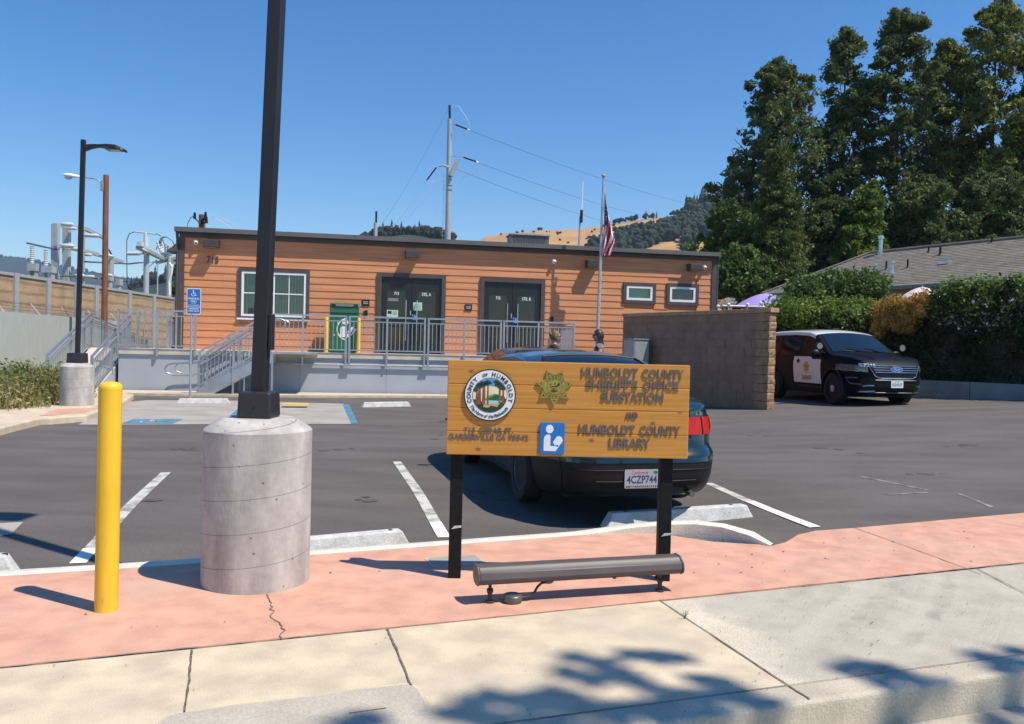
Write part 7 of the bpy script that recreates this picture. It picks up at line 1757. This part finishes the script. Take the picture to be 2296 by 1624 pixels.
# ---- vine and shrub behind the SUV (left half of the greenery)
def shrub(name,label,cat,px0,px1,ytop,ybot,Y,depth,n,per,size,mat,seed,rad=.22,group=None,trunk=True,ztrim=None,asp=.5):
    a=dp(px0,ybot,Y); b=dp(px1,ybot,Y); g=rh-.06; cx=(a.x+b.x)/2; zt=dp((px0+px1)/2,ytop,Y).z; zb=max(g,dp((px0+px1)/2,ybot,Y).z)
    t=thing(name,label,cat,(cx,Y,g),0,group); rg=np.random.default_rng(seed); w=(b.x-a.x)/2
    nl=5; lob=[(rg.uniform(-.75,.75)*w,rg.uniform(-.3,.3)*depth,zb+(zt-zb)*rg.uniform(.35,.75),w*rg.uniform(.35,.6),(zt-zb)*rg.uniform(.28,.42)) for _ in range(nl)]
    lob+=[(-.55*w,0,zb+(zt-zb)*.4,w*.5,(zt-zb)*.42),(.5*w,0,zb+(zt-zb)*.45,w*.52,(zt-zb)*.48),(0,0,zb+(zt-zb)*.55,w*.6,(zt-zb)*.46)]
    C=[]
    while len(C)<n:
        l=lob[rg.integers(len(lob))]; d=rg.normal(size=3); d/=np.linalg.norm(d); r=rg.random()**.33
        p=(l[0]+d[0]*r*l[3],l[1]+d[1]*r*depth*.6,l[2]+d[2]*r*l[4])
        if zb-.1<p[2]<zt+.1: C.append((p[0],p[1],p[2]-g))
    v,q=leaf_quads(np.array(C),np.full(n,rad),per,size,seed+1,.15,asp); np_mesh('foliage',v,q,mat,root=t)
    if trunk:
        mb=MB()
        for k in range(5):
            x=rg.uniform(-.4,.4)*w; mb.tube([(x*.4,0,0),(x*.8,rg.uniform(-.2,.2),(zb+zt)/2*.6-g*.6),(x*1.4,rg.uniform(-.3,.3),(zb+(zt-zb)*.6)-g)],[.05,.035,.015],6)
        mb.obj('stems',M['twig'],t)
    return t
shrub('shrub','dense leafy green shrub standing before the grey shingle roof, behind the patrol SUV','shrub',1768,1965,606,700,25.5,1.6,620,26,.15,M['lf_mid'],31,.24)
shrub('vine','sunlit vine on the fence between the block wall pier and the orange dry patch','vine',1745,1972,672,742,24.3,.7,760,14,.11,M['lf_bright'],35,.20)
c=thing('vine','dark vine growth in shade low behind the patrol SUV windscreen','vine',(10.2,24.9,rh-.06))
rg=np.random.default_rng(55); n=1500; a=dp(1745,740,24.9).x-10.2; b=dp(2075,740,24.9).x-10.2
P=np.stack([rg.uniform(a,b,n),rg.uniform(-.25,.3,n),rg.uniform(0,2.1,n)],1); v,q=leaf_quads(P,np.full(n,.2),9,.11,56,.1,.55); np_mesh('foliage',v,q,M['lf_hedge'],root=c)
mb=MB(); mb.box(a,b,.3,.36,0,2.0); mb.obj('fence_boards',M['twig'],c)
# ---- umbrellas over the garden
def parasol(label,px0,px1,py,ytop,Y,mat,n=8):
    a=dp(px0,py,Y); b=dp(px1,py,Y); c=(a+b)/2; R=(b.x-a.x)/2; z=dp((px0+px1)/2,ytop,Y).z; g=rh-.06
    t=thing('parasol',label,'parasol',(c.x,Y,g)); zb=c.z-g; zt=z-g
    mb=MB(); rows=[]
    for i in range(7):
        f=i/6; rows.append([(R*f*math.cos(2*math.pi*k/(n*2))*(1 if k%2==0 else .97),R*f*math.sin(2*math.pi*k/(n*2))*(1 if k%2==0 else .97),zt-(zt-zb)*(f**1.6)-(0 if k%2==0 else .03*f)) for k in range(n*2+1)])
    mb.sheet(rows[::-1]); mb.obj('canopy',mat,t,smooth=50)
    mb=MB(); mb.tube([(0,0,0),(0,0,zt+.06)],.025,8); mb.obj('pole',M['galv'],t)
    mb=MB()
    for k in range(n): mb.tube([(0,0,zt-.05),(R*.97*math.cos(2*math.pi*k/n),R*.97*math.sin(2*math.pi*k/n),zb+.0)],.012,5)
    mb.obj('ribs',M['galv'],t)
parasol('purple parasol rising behind the block wall end',1648,1784,688,658,27.5,M['purple'])
parasol('pale pink parasol just above the orange dry vine',2016,2118,670,644,24.5,M['pinkcan'])
# white garden things over the wall: lattice finials
def gardenwhite():
    Y=26.5; a=dp(1620,690,Y); t=thing('garden_railing','white railing with round finials showing over the block wall','railing',(a.x,Y,rh-.06)); g=rh-.06
    b=dp(1752,690,Y); z=dp(1680,684,Y).z-g
    mb=MB(); mb.tube([(0,0,z-.05),(b.x-a.x,0,z-.05)],.03,8); mb.tube([(0,0,z-.5),(b.x-a.x,0,z-.5)],.03,8); mb.obj('rail',M['white'],t)
    for px,py in((1610,687),(1634,683),(1676,683),(1705,680),(1735,676),(1750,674)):
        x=dp(px,py,Y).x-a.x; z2=dp(px,py,Y).z-g; mb=MB(); mb.tube([(x,0,0),(x,0,z2)],.018,6); mb.ball((x,0,z2),.055,0,8); mb.obj('baluster',M['white'],t,smooth=50)
gardenwhite()
shrub('flowering_shrub','pale flowering shrub just right of the building corner, over the block wall','shrub',1598,1650,672,692,28.5,.6,70,14,.07,leafmat('pale_blossom',(.35,.36,.28),(.62,.62,.56),4.,.2),61,.14)
# ---- neighbour house
Cc=Vector((11.9,38.5,0)); hdn=Vector((.512,-.859,0)); pn=Vector((.859,.512,0)); ZE=4.33
Lr=20.; Wh=3.35
A_=dp(1966,642,33.); ZE=A_.z
Hs=thing('neighbour_house','low house with a broad brown shingle hip roof and green gutter behind the hedge','house',(Cc.x,Cc.y,rh-.06),math.atan2(hdn.y,hdn.x))
g=rh-.06; ze=ZE-g; r1=dp(1944,567,37.3); zr=r1.z-g
# local: x along the eave towards the camera, y = +perp (behind)  (hdn x up -> left normal is +y)
ln=Vector((-hdn.y,hdn.x,0)); sgn=1 if ln.dot(pn)>0 else -1
mb=MB(); W2=2*Wh*sgn; yR=Wh*sgn
mb.add([(0,0,ze),(Lr,0,ze),(Lr-Wh,yR,zr),(Wh,yR,zr),(0,W2,ze),(Lr,W2,ze)],[(0,1,2,3),(4,3,2,5),(0,3,4),(1,5,2)])
mb.add([(0,0,ze-.03),(Lr,0,ze-.03),(Lr,W2,ze-.03),(0,W2,ze-.03)],[(3,2,1,0)]); rfh=mb.obj('roof',M['roofs'],Hs)
mb=MB()
for i in range(1,24):
    f=i/24; z=ze+(zr-ze)*f+.006; mb.bar((Wh*f,yR*f,z),(Lr-Wh*f,yR*f,z),.012,.012)
mb.tube([(Wh,yR,zr+.03),(Lr-Wh,yR,zr+.03)],.07,6); mb.tube([(0,0,ze+.03),(Wh,yR,zr+.03)],.06,6); mb.obj('shingle_courses',M['roofs'],Hs,parent=rfh)
mb=MB(); mb.box(-.1,Lr+.1,(-.13 if sgn>0 else .0),(0. if sgn>0 else .13),ze-.16,ze-.01); mb.obj('gutter',M['gutter'],Hs)
mb=MB(); y0,y1=sorted((.5*sgn,W2-.5*sgn)); mb.box(.5,Lr-.5,y0,y1,0,ze-.03); mb.obj('wall',M['housew'],Hs)
hinv=XF[Hs.name].inverted()
def roofpt(px,py):
    # where a picture ray meets the front roof slope
    o_=hinv@Vector((0,0,EYE)); d=(hinv.to_3x3())@ray(px,py); nrm=Vector((0,-(zr-ze)*sgn,Wh)).normalized()
    t=(Vector((0,0,ze))-o_).dot(nrm)/d.dot(nrm); return o_+d*t
for px,py,w,hh,kind in((1963,593,11,40,'flue'),(1962,617,9,26,'flue'),(2000,615,11,30,'flue'),(1987,604,4,18,'pipe'),(2035,600,4,18,'pipe'),(2108,571,5,18,'pipe'),(2082,565,4,12,'pipe'),(2224,543,4,12,'pipe')):
    if (px,py)==(1963,593): px,py=1974,568
    p=roofpt(px,py); dpt=(XF[Hs.name]@p).y; h=hh/F*dpt; r=w/F*dpt/2; mb=MB()
    if kind=='flue':
        mb.tube([(p.x,p.y,p.z-.1),(p.x,p.y,p.z+.05),(p.x,p.y,p.z+.06),(p.x,p.y,p.z+h*.78)],[r*1.2,r*1.1,r*.75,r*.75],14)
        mb.tube([(p.x,p.y,p.z+h*.78),(p.x,p.y,p.z+h*.80),(p.x,p.y,p.z+h*.95),(p.x,p.y,p.z+h)],[r*.8,r*1.15,r*1.15,r*.5],14); mb.obj('flue',M['vent'],Hs,parent=rfh,smooth=40)
    else:
        mb.tube([(p.x,p.y,p.z-.05),(p.x,p.y,p.z+h)],max(.03,r),8); mb.tube([(p.x,p.y,p.z-.03),(p.x,p.y,p.z+.04)],[max(.07,r*2),max(.04,r)],8); mb.obj('vent_pipe',M['plastic'],Hs,parent=rfh)
p=roofpt(2118,590); mb=MB(); mb.box(p.x-.22,p.x+.22,p.y-.12,p.y+.12,p.z-.06,p.z+.10); mb.obj('box_vent',M['vent'],Hs,parent=rfh,bevel=.02)
HAZE=.00011
# ================================================================== TREES
def tree(name,label,px,Y,ytop,ybase,prof,ncl,per,size,mat,seed,clr=(.5,1.0),group=None,limb=9,trunkr=.28,asp=.5,droop=0.,flat=.15,xs=1.,kind='broad'):
    """prof: list of (height fraction, left half width px, right half width px) of the crown outline"""
    b=dp(px,ybase,Y); H=dp(px,ytop,Y).z; g=max(-.2,(rh-.06) if px>1650 else .1); t=thing(name,label,'tree',(b.x,Y,g),0,group); rg=np.random.default_rng(seed); k=Y/F
    z0=dp(px,ybase,Y).z-g; zT=H-g; P=np.array(prof); mb=MB()
    lean=rg.uniform(-.3,.3)
    mb.tube([(0,0,0),(lean*.3,0,zT*.35),(lean*.6,.1,zT*.65),(lean,0,zT*.93)],[trunkr,trunkr*.75,trunkr*.42,.03],9); mb.obj('trunk',M['bark'],t,smooth=60)
    # sub-leaders / lobes make the outline uneven
    C=[];Rd=[]; mb=MB()
    for i in range(limb):
        f=.12+.8*(i+.5)/limb*1.0; f=min(.97,f+rg.uniform(-.05,.05)); l=np.interp(f,P[:,0],P[:,1])*k; r=np.interp(f,P[:,0],P[:,2])*k; a=rg.uniform(0,2*math.pi) if i%2 else (0 if (i//2)%2 else math.pi)+rg.uniform(-.5,.5)
        rad=(r if math.cos(a)>0 else l); ex=math.cos(a)*rad*.9; ey=math.sin(a)*(l+r)*.45
        zb=z0+(zT-z0)*max(.02,f-.22); ze_=z0+(zT-z0)*f
        mb.tube([(lean*f*.8,0,zb),(ex*.45,ey*.45,zb+(ze_-zb)*(.55 if not droop else .9)),(ex,ey,ze_-droop*rad*.25)],[trunkr*.35*(1.05-f),trunkr*.2*(1.05-f)+.015,.015],6)
    mb.obj('limbs',M['bark'],t,smooth=60)
    # boughs: leafy lobes of uneven size, dense outside, open between them
    lobes=[]; nl=int(limb*4.6)
    for i in range(nl):
        f=min(.985,(i+rg.random())/nl*1.0); l=np.interp(f,P[:,0],P[:,1])*k; r=np.interp(f,P[:,0],P[:,2])*k
        a=rg.uniform(0,2*math.pi); ca,sa=math.cos(a),math.sin(a); rad=(r if ca>0 else l); rm=(l+r)*.5
        q=rg.uniform(.45,.82); s_=max(.35,rm*rg.uniform(.24,.46))
        lobes.append((ca*rad*q+lean*f*.8,sa*rm*q,z0+(zT-z0)*f-(q*rad*.3 if kind=='conifer' else 0),s_,rg.uniform(.55,1.0) if kind=='broad' else .4))
    for i in range(6):       # feathery leaders at the top
        f=rg.uniform(.86,1.0); l=np.interp(f,P[:,0],P[:,1])*k; r=np.interp(f,P[:,0],P[:,2])*k
        lobes.append((rg.uniform(-l,r)*.8+lean*.8,rg.uniform(-.5,.5),z0+(zT-z0)*f,.45,1.3))
    wts=np.array([l_[3]**1.7 for l_ in lobes]); wts/=wts.sum(); pick_=rg.choice(len(lobes),ncl,p=wts)
    for j_,i in enumerate(pick_):
        if j_%4==0:        # looser inner growth between the boughs
            f=rg.random(); l=np.interp(f,P[:,0],P[:,1])*k; r=np.interp(f,P[:,0],P[:,2])*k; a=rg.uniform(0,2*math.pi); rr=rg.random()**.5*.72
            C.append((math.cos(a)*(r if math.cos(a)>0 else l)*rr+lean*f*.8,math.sin(a)*(l+r)*.5*rr,z0+(zT-z0)*f)); Rd.append(rg.uniform(*clr)*.8); continue
        x,y,z,s_,sq=lobes[i]; d=rg.normal(size=3); d/=np.linalg.norm(d); d[2]=d[2]*sq+.12; rr=s_*rg.random()**.38*1.12
        C.append((x+d[0]*rr,y+d[1]*rr,z+d[2]*rr)); Rd.append(rg.uniform(*clr)*.72)
    for i in range(ncl//3):      # fine sprays standing out of the boughs
        x,y,z,s_,sq=lobes[rg.integers(len(lobes))]; d=rg.normal(size=3); d/=np.linalg.norm(d); d[2]=d[2]*sq
        for q_ in(1.0,1.16,1.32): C.append((x+d[0]*s_*q_,y+d[1]*s_*q_,z+d[2]*s_*q_+(.12*q_ if not droop else -.2*q_))); Rd.append(.42-.2*(q_-1)*2)
    v,q=leaf_quads(np.array(C),np.array(Rd),per,size,seed+5,flat,asp,.75 if kind=='broad' else .55)
    np_mesh('crown',v,q,mat,root=t); return t
G='tall trees behind the neighbour house'
big=[
 ('dark broadleaf tree nearest the brown hill, its left limb reaching over the sky',1725,56,150,600,[(0,50,60),(.2,95,80),(.33,140,90),(.42,110,95),(.5,75,100),(.62,85,95),(.75,70,90),(.88,55,70),(1,8,25)],300,'lf_dark',101),
 ('slim dark tree with a pointed top, second from the left in the tall row',1888,58,82,600,[(0,70,60),(.3,80,60),(.5,70,55),(.65,50,50),(.8,42,45),(.9,32,35),(1,6,10)],270,'lf_dark',102),
 ('tall square topped dark tree in the middle of the tall row',2005,57,42,600,[(0,75,70),(.3,80,75),(.55,70,75),(.75,62,62),(.88,42,55),(.96,45,50),(1,28,35)],320,'lf_dark',103),
 ('olive green tree with a thin leader right of the middle of the row',2105,60,100,600,[(0,70,70),(.3,75,75),(.55,75,70),(.75,60,60),(.88,40,40),(1,6,8)],290,'lf_olive',104),
 ('tallest olive tree at the upper right, with twin feathery tops',2215,56,14,600,[(0,95,100),(.3,105,100),(.5,110,100),(.7,90,85),(.82,85,70),(.92,75,45),(1,5,25)],380,'lf_olive',105),
 ('tree cut by the right edge of the picture, lower than the twin topped one',2310,55,110,600,[(0,80,90),(.4,80,90),(.7,60,80),(1,20,20)],240,'lf_mid',106),
]
for lab,px,Y,yt,yb,pr,n,mat,sd in big: tree('tall_tree',lab,px,Y,yt,yb,[(a,b*1.22,c*1.22) for a,b,c in pr],int(n*1.6),52,.26,M[mat],sd,(.4,1.0),G,13,.3)
tree('drooping_cedar','olive drooping conifer standing in front of the dark broadleaf tree',1742,47,338,668,[(0,95,95),(.15,95,95),(.35,75,80),(.55,52,60),(.75,32,38),(.9,14,16),(1,3,4)],620,50,.22,M['lf_cedar'],111,(.35,.75),None,16,.22,.28,1.,.9,kind='conifer')
G2='lower trees filling the gap below the tall row'
for lab,px,Y,yt,yb,pr,n,mat,sd in(
 ('round green tree touching the right corner of the orange building',1632,50,478,672,[(0,55,60),(.3,75,70),(.6,70,75),(.85,45,55),(1,10,15)],230,'lf_mid',121),
 ('bright leafy slim tree column above the left end of the shingle roof',1935,52,438,625,[(0,45,40),(.4,48,42),(.75,30,35),(1,8,8)],120,'lf_bright',122),
 ('dark low tree between the cedar and the bright slim column',1850,54,455,640,[(0,80,70),(.4,80,70),(.8,50,45),(1,15,15)],210,'lf_dark',123),
 ('dark low tree behind the middle of the shingle roof',2060,53,420,600,[(0,90,90),(.4,90,90),(.8,70,70),(1,20,20)],230,'lf_dark',124),
 ('dark low tree behind the right end of the shingle roof',2220,53,400,590,[(0,95,100),(.4,95,100),(.8,75,80),(1,20,25)],240,'lf_dark',125),
 ('bushy green tree low at the block wall end beside the cedar foot',1665,44,580,690,[(0,55,60),(.4,60,60),(.8,40,45),(1,10,10)],120,'lf_mid',126)):
    tree('low_tree',lab,px,Y,yt,yb,[(a,b*1.15,c*1.15) for a,b,c in pr],int(n*1.7),48,.24,M[mat],sd,(.4,.9),G2,7,.18)
# tree behind the substation, left of the building
tree('dark_tree','dark tree crammed between the steel poles and the left end of the building',408,95,590,690,[(0,22,20),(.4,24,22),(.8,16,18),(1,6,6)],120,40,.4,M['lf_dark'],131,(.5,1.0),None,5,.2)
# the street tree out of frame whose shade falls across the footpath
Ht=10.5; sh=SUN*(Ht/SUN.z)
cs=Vector((1.05,2.05,0))+Vector((sh.x,sh.y,0))
stt=thing('street_tree','street tree outside the picture whose leaf shade dapples the footpath','tree',(cs.x+1.6,cs.y-2.6,-.3))
o_=Vector((cs.x+1.6,cs.y-2.6,-.3)); rg=np.random.default_rng(77)
mb=MB(); mb.tube([(0,0,0),(-.3,.5,4),(-.9,1.5,8),(-1.5,2.4,11.5)],[.3,.24,.16,.04],10); mb.obj('trunk',M['bark'],stt,smooth=60)
C=[];Rd=[]
def sc(px,py,h,r,n=1):      # a leaf bunch whose shade lands at this picture point
    p=gp(px,py); q=p+SUN*(h/SUN.z); C.append((q.x-o_.x,q.y-o_.y,q.z-o_.z)); Rd.append(r)
for px,py,r in((1290,1478,.085),(1350,1490,.10),(1410,1470,.10),(1470,1475,.09),(1530,1478,.05),(1275,1510,.08),(1330,1525,.11),(1395,1520,.12),(1440,1530,.08),(1225,1548,.06),(1060,1575,.10),(1110,1560,.10),(1170,1572,.13),(1240,1570,.14),(1310,1580,.16),(1090,1610,.15),(1000,1600,.07),(1190,1615,.2),(1290,1625,.2),(1390,1600,.15),(1450,1590,.13),(1520,1555,.10),(1500,1590,.15),(1580,1525,.05),(1620,1530,.04),(1590,1570,.13),(1650,1560,.13),(1700,1575,.11),(1740,1590,.08),(1620,1600,.15),(1540,1620,.2),(830,1618,.08),(790,1624,.07),(1890,1497,.06),(1935,1492,.09),(1985,1500,.11),(2020,1520,.08),(1975,1530,.08),(2080,1535,.06),(2120,1530,.05),(2060,1560,.1),(2200,1470,.08),(2250,1480,.1),(2296,1490,.1),(2280,1460,.06),(2320,1520,.15),(2290,1550,.12),(2240,1500,.05)):
    sc(px,py,Ht+rg.uniform(-1.2,1.2),r*.72)
for k in range(190):
    x=rg.uniform(-1.3,4.5); yk=2.35+.36*(x-1) - abs(rg.normal(0,1.1))-.15
    q=Vector((x,yk,0))+SUN*((Ht+rg.uniform(-1.5,1.5))/SUN.z); C.append((q.x-o_.x,q.y-o_.y,q.z-o_.z)); Rd.append(rg.uniform(.2,.5))
v,q=leaf_quads(np.array(C),np.array(Rd),26,.14,78,.0,.6); np_mesh('crown',v,q,M['lf_mid'],root=stt)
mb=MB()
for k in range(0,len(C),9): mb.tube([(-1.2,1.9,9.3),tuple((Vector((-1.2,1.9,9.3))+Vector(C[k]))/2+Vector((0,0,-.2))),tuple(C[k])],[.05,.03,.012],5)
mb.obj('limbs',M['bark'],stt)
# ================================================================== HILLS
def hill(name,pts,D,base,mat,seed,rough=2.,back=1.6,y_off=0):
    """terrain ridge seen along picture columns pts=(px,py) at distance D"""
    rg=np.random.default_rng(seed); xs=np.arange(pts[0][0],pts[-1][0]+1,6.); ys=np.interp(xs,[p[0] for p in pts],[p[1] for p in pts])
    fr=[.35,.45,.55,.65,.75,.85,.93,1.0,1.08,1.25,back]; hf=[0,.08,.2,.36,.54,.74,.9,1.,.97,.75,.2]
    G=[]
    for i,(x,y) in enumerate(zip(xs,ys)):
        p=dp(x,y,D); row=[]
        for f,h in zip(fr,hf):
            z=base+(p.z-base)*h+ (rough*math.sin(x*.031*f+seed+f*9)*math.sin(x*.011+f*14) if 0<h<.99 else 0)*1.
            row.append((p.x*f,D*f,z))
        G.append(row)
    mb=MB(); mb.sheet([list(r) for r in G][::-1]); mb.struct(name,mat,smooth=80); return G
def hillmat(name,ca,cb,scale,thr,cc=None):
    m=pmat(name,ca,.95,var=.2,scale=scale,col2=cb,lo=thr-.06,hi=thr+.06,bump=.0); return m
M['brownhill']=hillmat('brown_grass_hill',(.40,.225,.085),(.47,.28,.12),.02,.5)
M['foresthill']=pmat('forest_hill',(.018,.032,.020),.95,var=.35,scale=.03)
M['farhill']=pmat('far_forest_hill',(.022,.036,.026),.95,var=.25,scale=.01)
gh=hill('brown_hill',[(1040,560),(1085,533),(1130,523),(1200,517.5),(1300,514),(1340,508),(1380,502),(1430,494),(1480,488),(1530,481),(1565,470),(1600,457),(1650,450),(1700,462),(1750,500),(1900,560),(2300,600)],900,-2,M['brownhill'],3,4.)
hill('far_hill',[(-700,570),(-300,572),(-100,574),(0,577),(60,583),(130,598),(190,610),(230,618),(262,622),(300,630),(340,636),(400,640),(520,650)],3600,0,M['farhill'],5,20)
hill('near_hill',[(250,710),(280,660),(300,646),(340,634),(370,628),(400,624),(480,610),(640,590),(780,570),(820,548),(850,530),(900,526),(950,527),(985,532),(1020,542),(1100,570)],700,-2,M['foresthill'],8,3)
# woods on the slopes: low conifers and round oaks, one mass
def woods(name,spots,seed,mat):
    rg=random.Random(seed); V=[];Fc=[]
    for x,y,z,h,con in spots:
        k=len(V)
        if con:
            n=6; lv=4
            for L in range(lv):
                zb=z+h*(.08+.22*L); r=h*.20*(1-L*.2); a0=rg.random()*6
                b=len(V)
                for i in range(n): V.append((x+r*rg.uniform(.7,1.25)*math.cos(a0+i*1.047),y+r*rg.uniform(.7,1.25)*math.sin(a0+i*1.047),zb+rg.uniform(-.03,.03)*h))
                V.append((x,y,zb+h*.34))
                Fc+=[(b+i,b+(i+1)%n,b+n) for i in range(n)]
        else:
            for q in range(5):
                cx,cy,cz=x+rg.uniform(-.3,.3)*h,y+rg.uniform(-.3,.3)*h,z+h*rg.uniform(.3,.75); r=h*rg.uniform(.22,.36); b=len(V); n=6
                V.append((cx,cy,cz-r))
                for lat in(-.45,.4):
                    for i in range(n): a=i*1.047+lat; rr=r*rg.uniform(.75,1.2); V.append((cx+rr*math.cos(a)*.9,cy+rr*math.sin(a)*.9,cz+r*lat*rg.uniform(.8,1.2)))
                V.append((cx,cy,cz+r*rg.uniform(.8,1.1)))
                Fc+=[(b,b+1+(i+1)%n,b+1+i) for i in range(n)]+[(b+1+i,b+1+(i+1)%n,b+7+(i+1)%n) for i in range(n)]+[(b+1+i,b+7+(i+1)%n,b+7+i) for i in range(n)]+[(b+7+i,b+7+(i+1)%n,b+13) for i in range(n)]
    me=np_mesh(name,np.array(V),np.array([f for f in Fc]),mat); props(me,kind='stuff'); return me
def ridge_z(G,x,f):
    row=min(G,key=lambda r:abs(r[7][0]-x)); return row
def pick(G,px,t):
    # point of the terrain in column px, t 0 foot .. 1 ridge
    X=(px-CX)/F; row=min(G,key=lambda r:abs(r[7][0]/r[7][1]-X)); i=t*7; a=int(min(6,i)); w=i-a; p=Vector(row[a]).lerp(Vector(row[a+1]),w); return p
M['hilltree']=pmat('hill_wood',(.012,.024,.015),.95,var=.4,scale=.08,col2=(.030,.045,.020))
rg=random.Random(21); sp=[]
def addt(px,t,h,con): p=pick(gh,px,t); sp.append((p.x,p.y,p.z-.5,h,con))
for px,h,c in((1378,7,0),(1388,6,0),(1398,7,0),(1410,8,0),(1418,8,0),(1437,8,0),(1440,10,1),(1450,8,0),(1462,8,1),(1500,8,0),(1512,7,0),(1368,6,0),(1375,8,0),(1530,20,1),(1524,9,0)): addt(px,.995,h,c)
for k in range(60): addt(rg.uniform(1535,1700),rg.uniform(.93,1.),rg.uniform(11,19),rg.random()<.7)
for px in(1562,1566,1570): addt(px,.99,24,True)
def forest(px,py):   # forest mask in picture columns / rows: follows the dark woods of the slope
    if py<lo(px): return False
    return True
def lo(px): return np.interp(px,[1320,1360,1400,1440,1480,1520,1560,1700],[552,536,526,519,508,496,478,450])
def hi_(px): return np.interp(px,[1320,1400,1450,1475,1500,1540,1560,1580,1700],[575,580,560,548,545,530,520,540,560])
n=0
while n<900:
    px=rg.uniform(1318,1720); t=rg.uniform(.35,.98); p=pick(gh,px,t); X=Vector((p.x,p.y,p.z-EYE)); w=X.dot(_f); xx=CX+F*X.dot(CR)/w; yy=CY-F*X.dot(CU)/w
    n+=.2
    inw=lo(xx)<yy<hi_(xx) or (1530<xx<1560 and 520<yy<575) or (1420<xx<1440 and 540<yy<575)
    if inw: sp.append((p.x,p.y,p.z-.5,rg.uniform(6,13),rg.random()<.25)); n+=.8
for k in range(50): addt(rg.uniform(1100,1500),rg.uniform(.6,.97),rg.uniform(1.5,4),False)
for px in(1198,1203,1209): addt(px,1.,4,False)
woods('hill_woods',sp,5,M['hilltree'])
sp=[]; rg=random.Random(31)
def addn(px,py,h,con,D): p=dp(px,py,D); sp.append((p.x,p.y+rg.uniform(-15,5),p.z-h*.55,h,con))
for k in range(240): px=rg.uniform(822,1020); addn(px,np.interp(px,[820,850,900,950,985,1020],[531,519,514,516,521,529])+rg.uniform(-2,14),rg.uniform(4,8),rg.random()<.45,690)
for k in range(230): px=rg.uniform(300,420); addn(px,rg.uniform(0,45)+np.interp(px,[300,340,400],[634,622,614]),rg.uniform(6,11),rg.random()<.6,690)
for px,py,h in((858,512,12),(880,510,13),(899,511,12),(941,513,14),(930,514,9),(350,612,12),(372,606,11),(336,618,10)): addn(px,py,h,True,688)
woods('ridge_woods',sp,6,M['hilltree'])
sp=[]; rg=random.Random(41)
for k in range(900): 
    px=rg.uniform(-120,420); p=dp(px,np.interp(px,[-100,0,60,130,190,230,262,300,340,400],[574,577,583,598,610,618,622,630,636,640])+rg.uniform(-.3,6),3560); sp.append((p.x,p.y,p.z-10,rg.uniform(14,26),rg.random()<.7))
woods('far_woods',sp,7,M['hilltree'])

# ================================================================== AIR
hz=bpy.data.materials.new('haze_air'); hz.use_nodes=True; t=hz.node_tree; t.nodes.clear()
pv=_n(t,'ShaderNodeVolumePrincipled'); pv.inputs['Color'].default_value=(.62,.78,1,1); pv.inputs['Density'].default_value=HAZE; pv.inputs['Anisotropy'].default_value=.2
o_=_n(t,'ShaderNodeOutputMaterial'); t.links.new(pv.outputs[0],o_.inputs['Volume'])
mb=MB(); mb.box(-3000,3000,-60,4700,-2,470); props(mb.obj('haze',hz),kind='stuff')
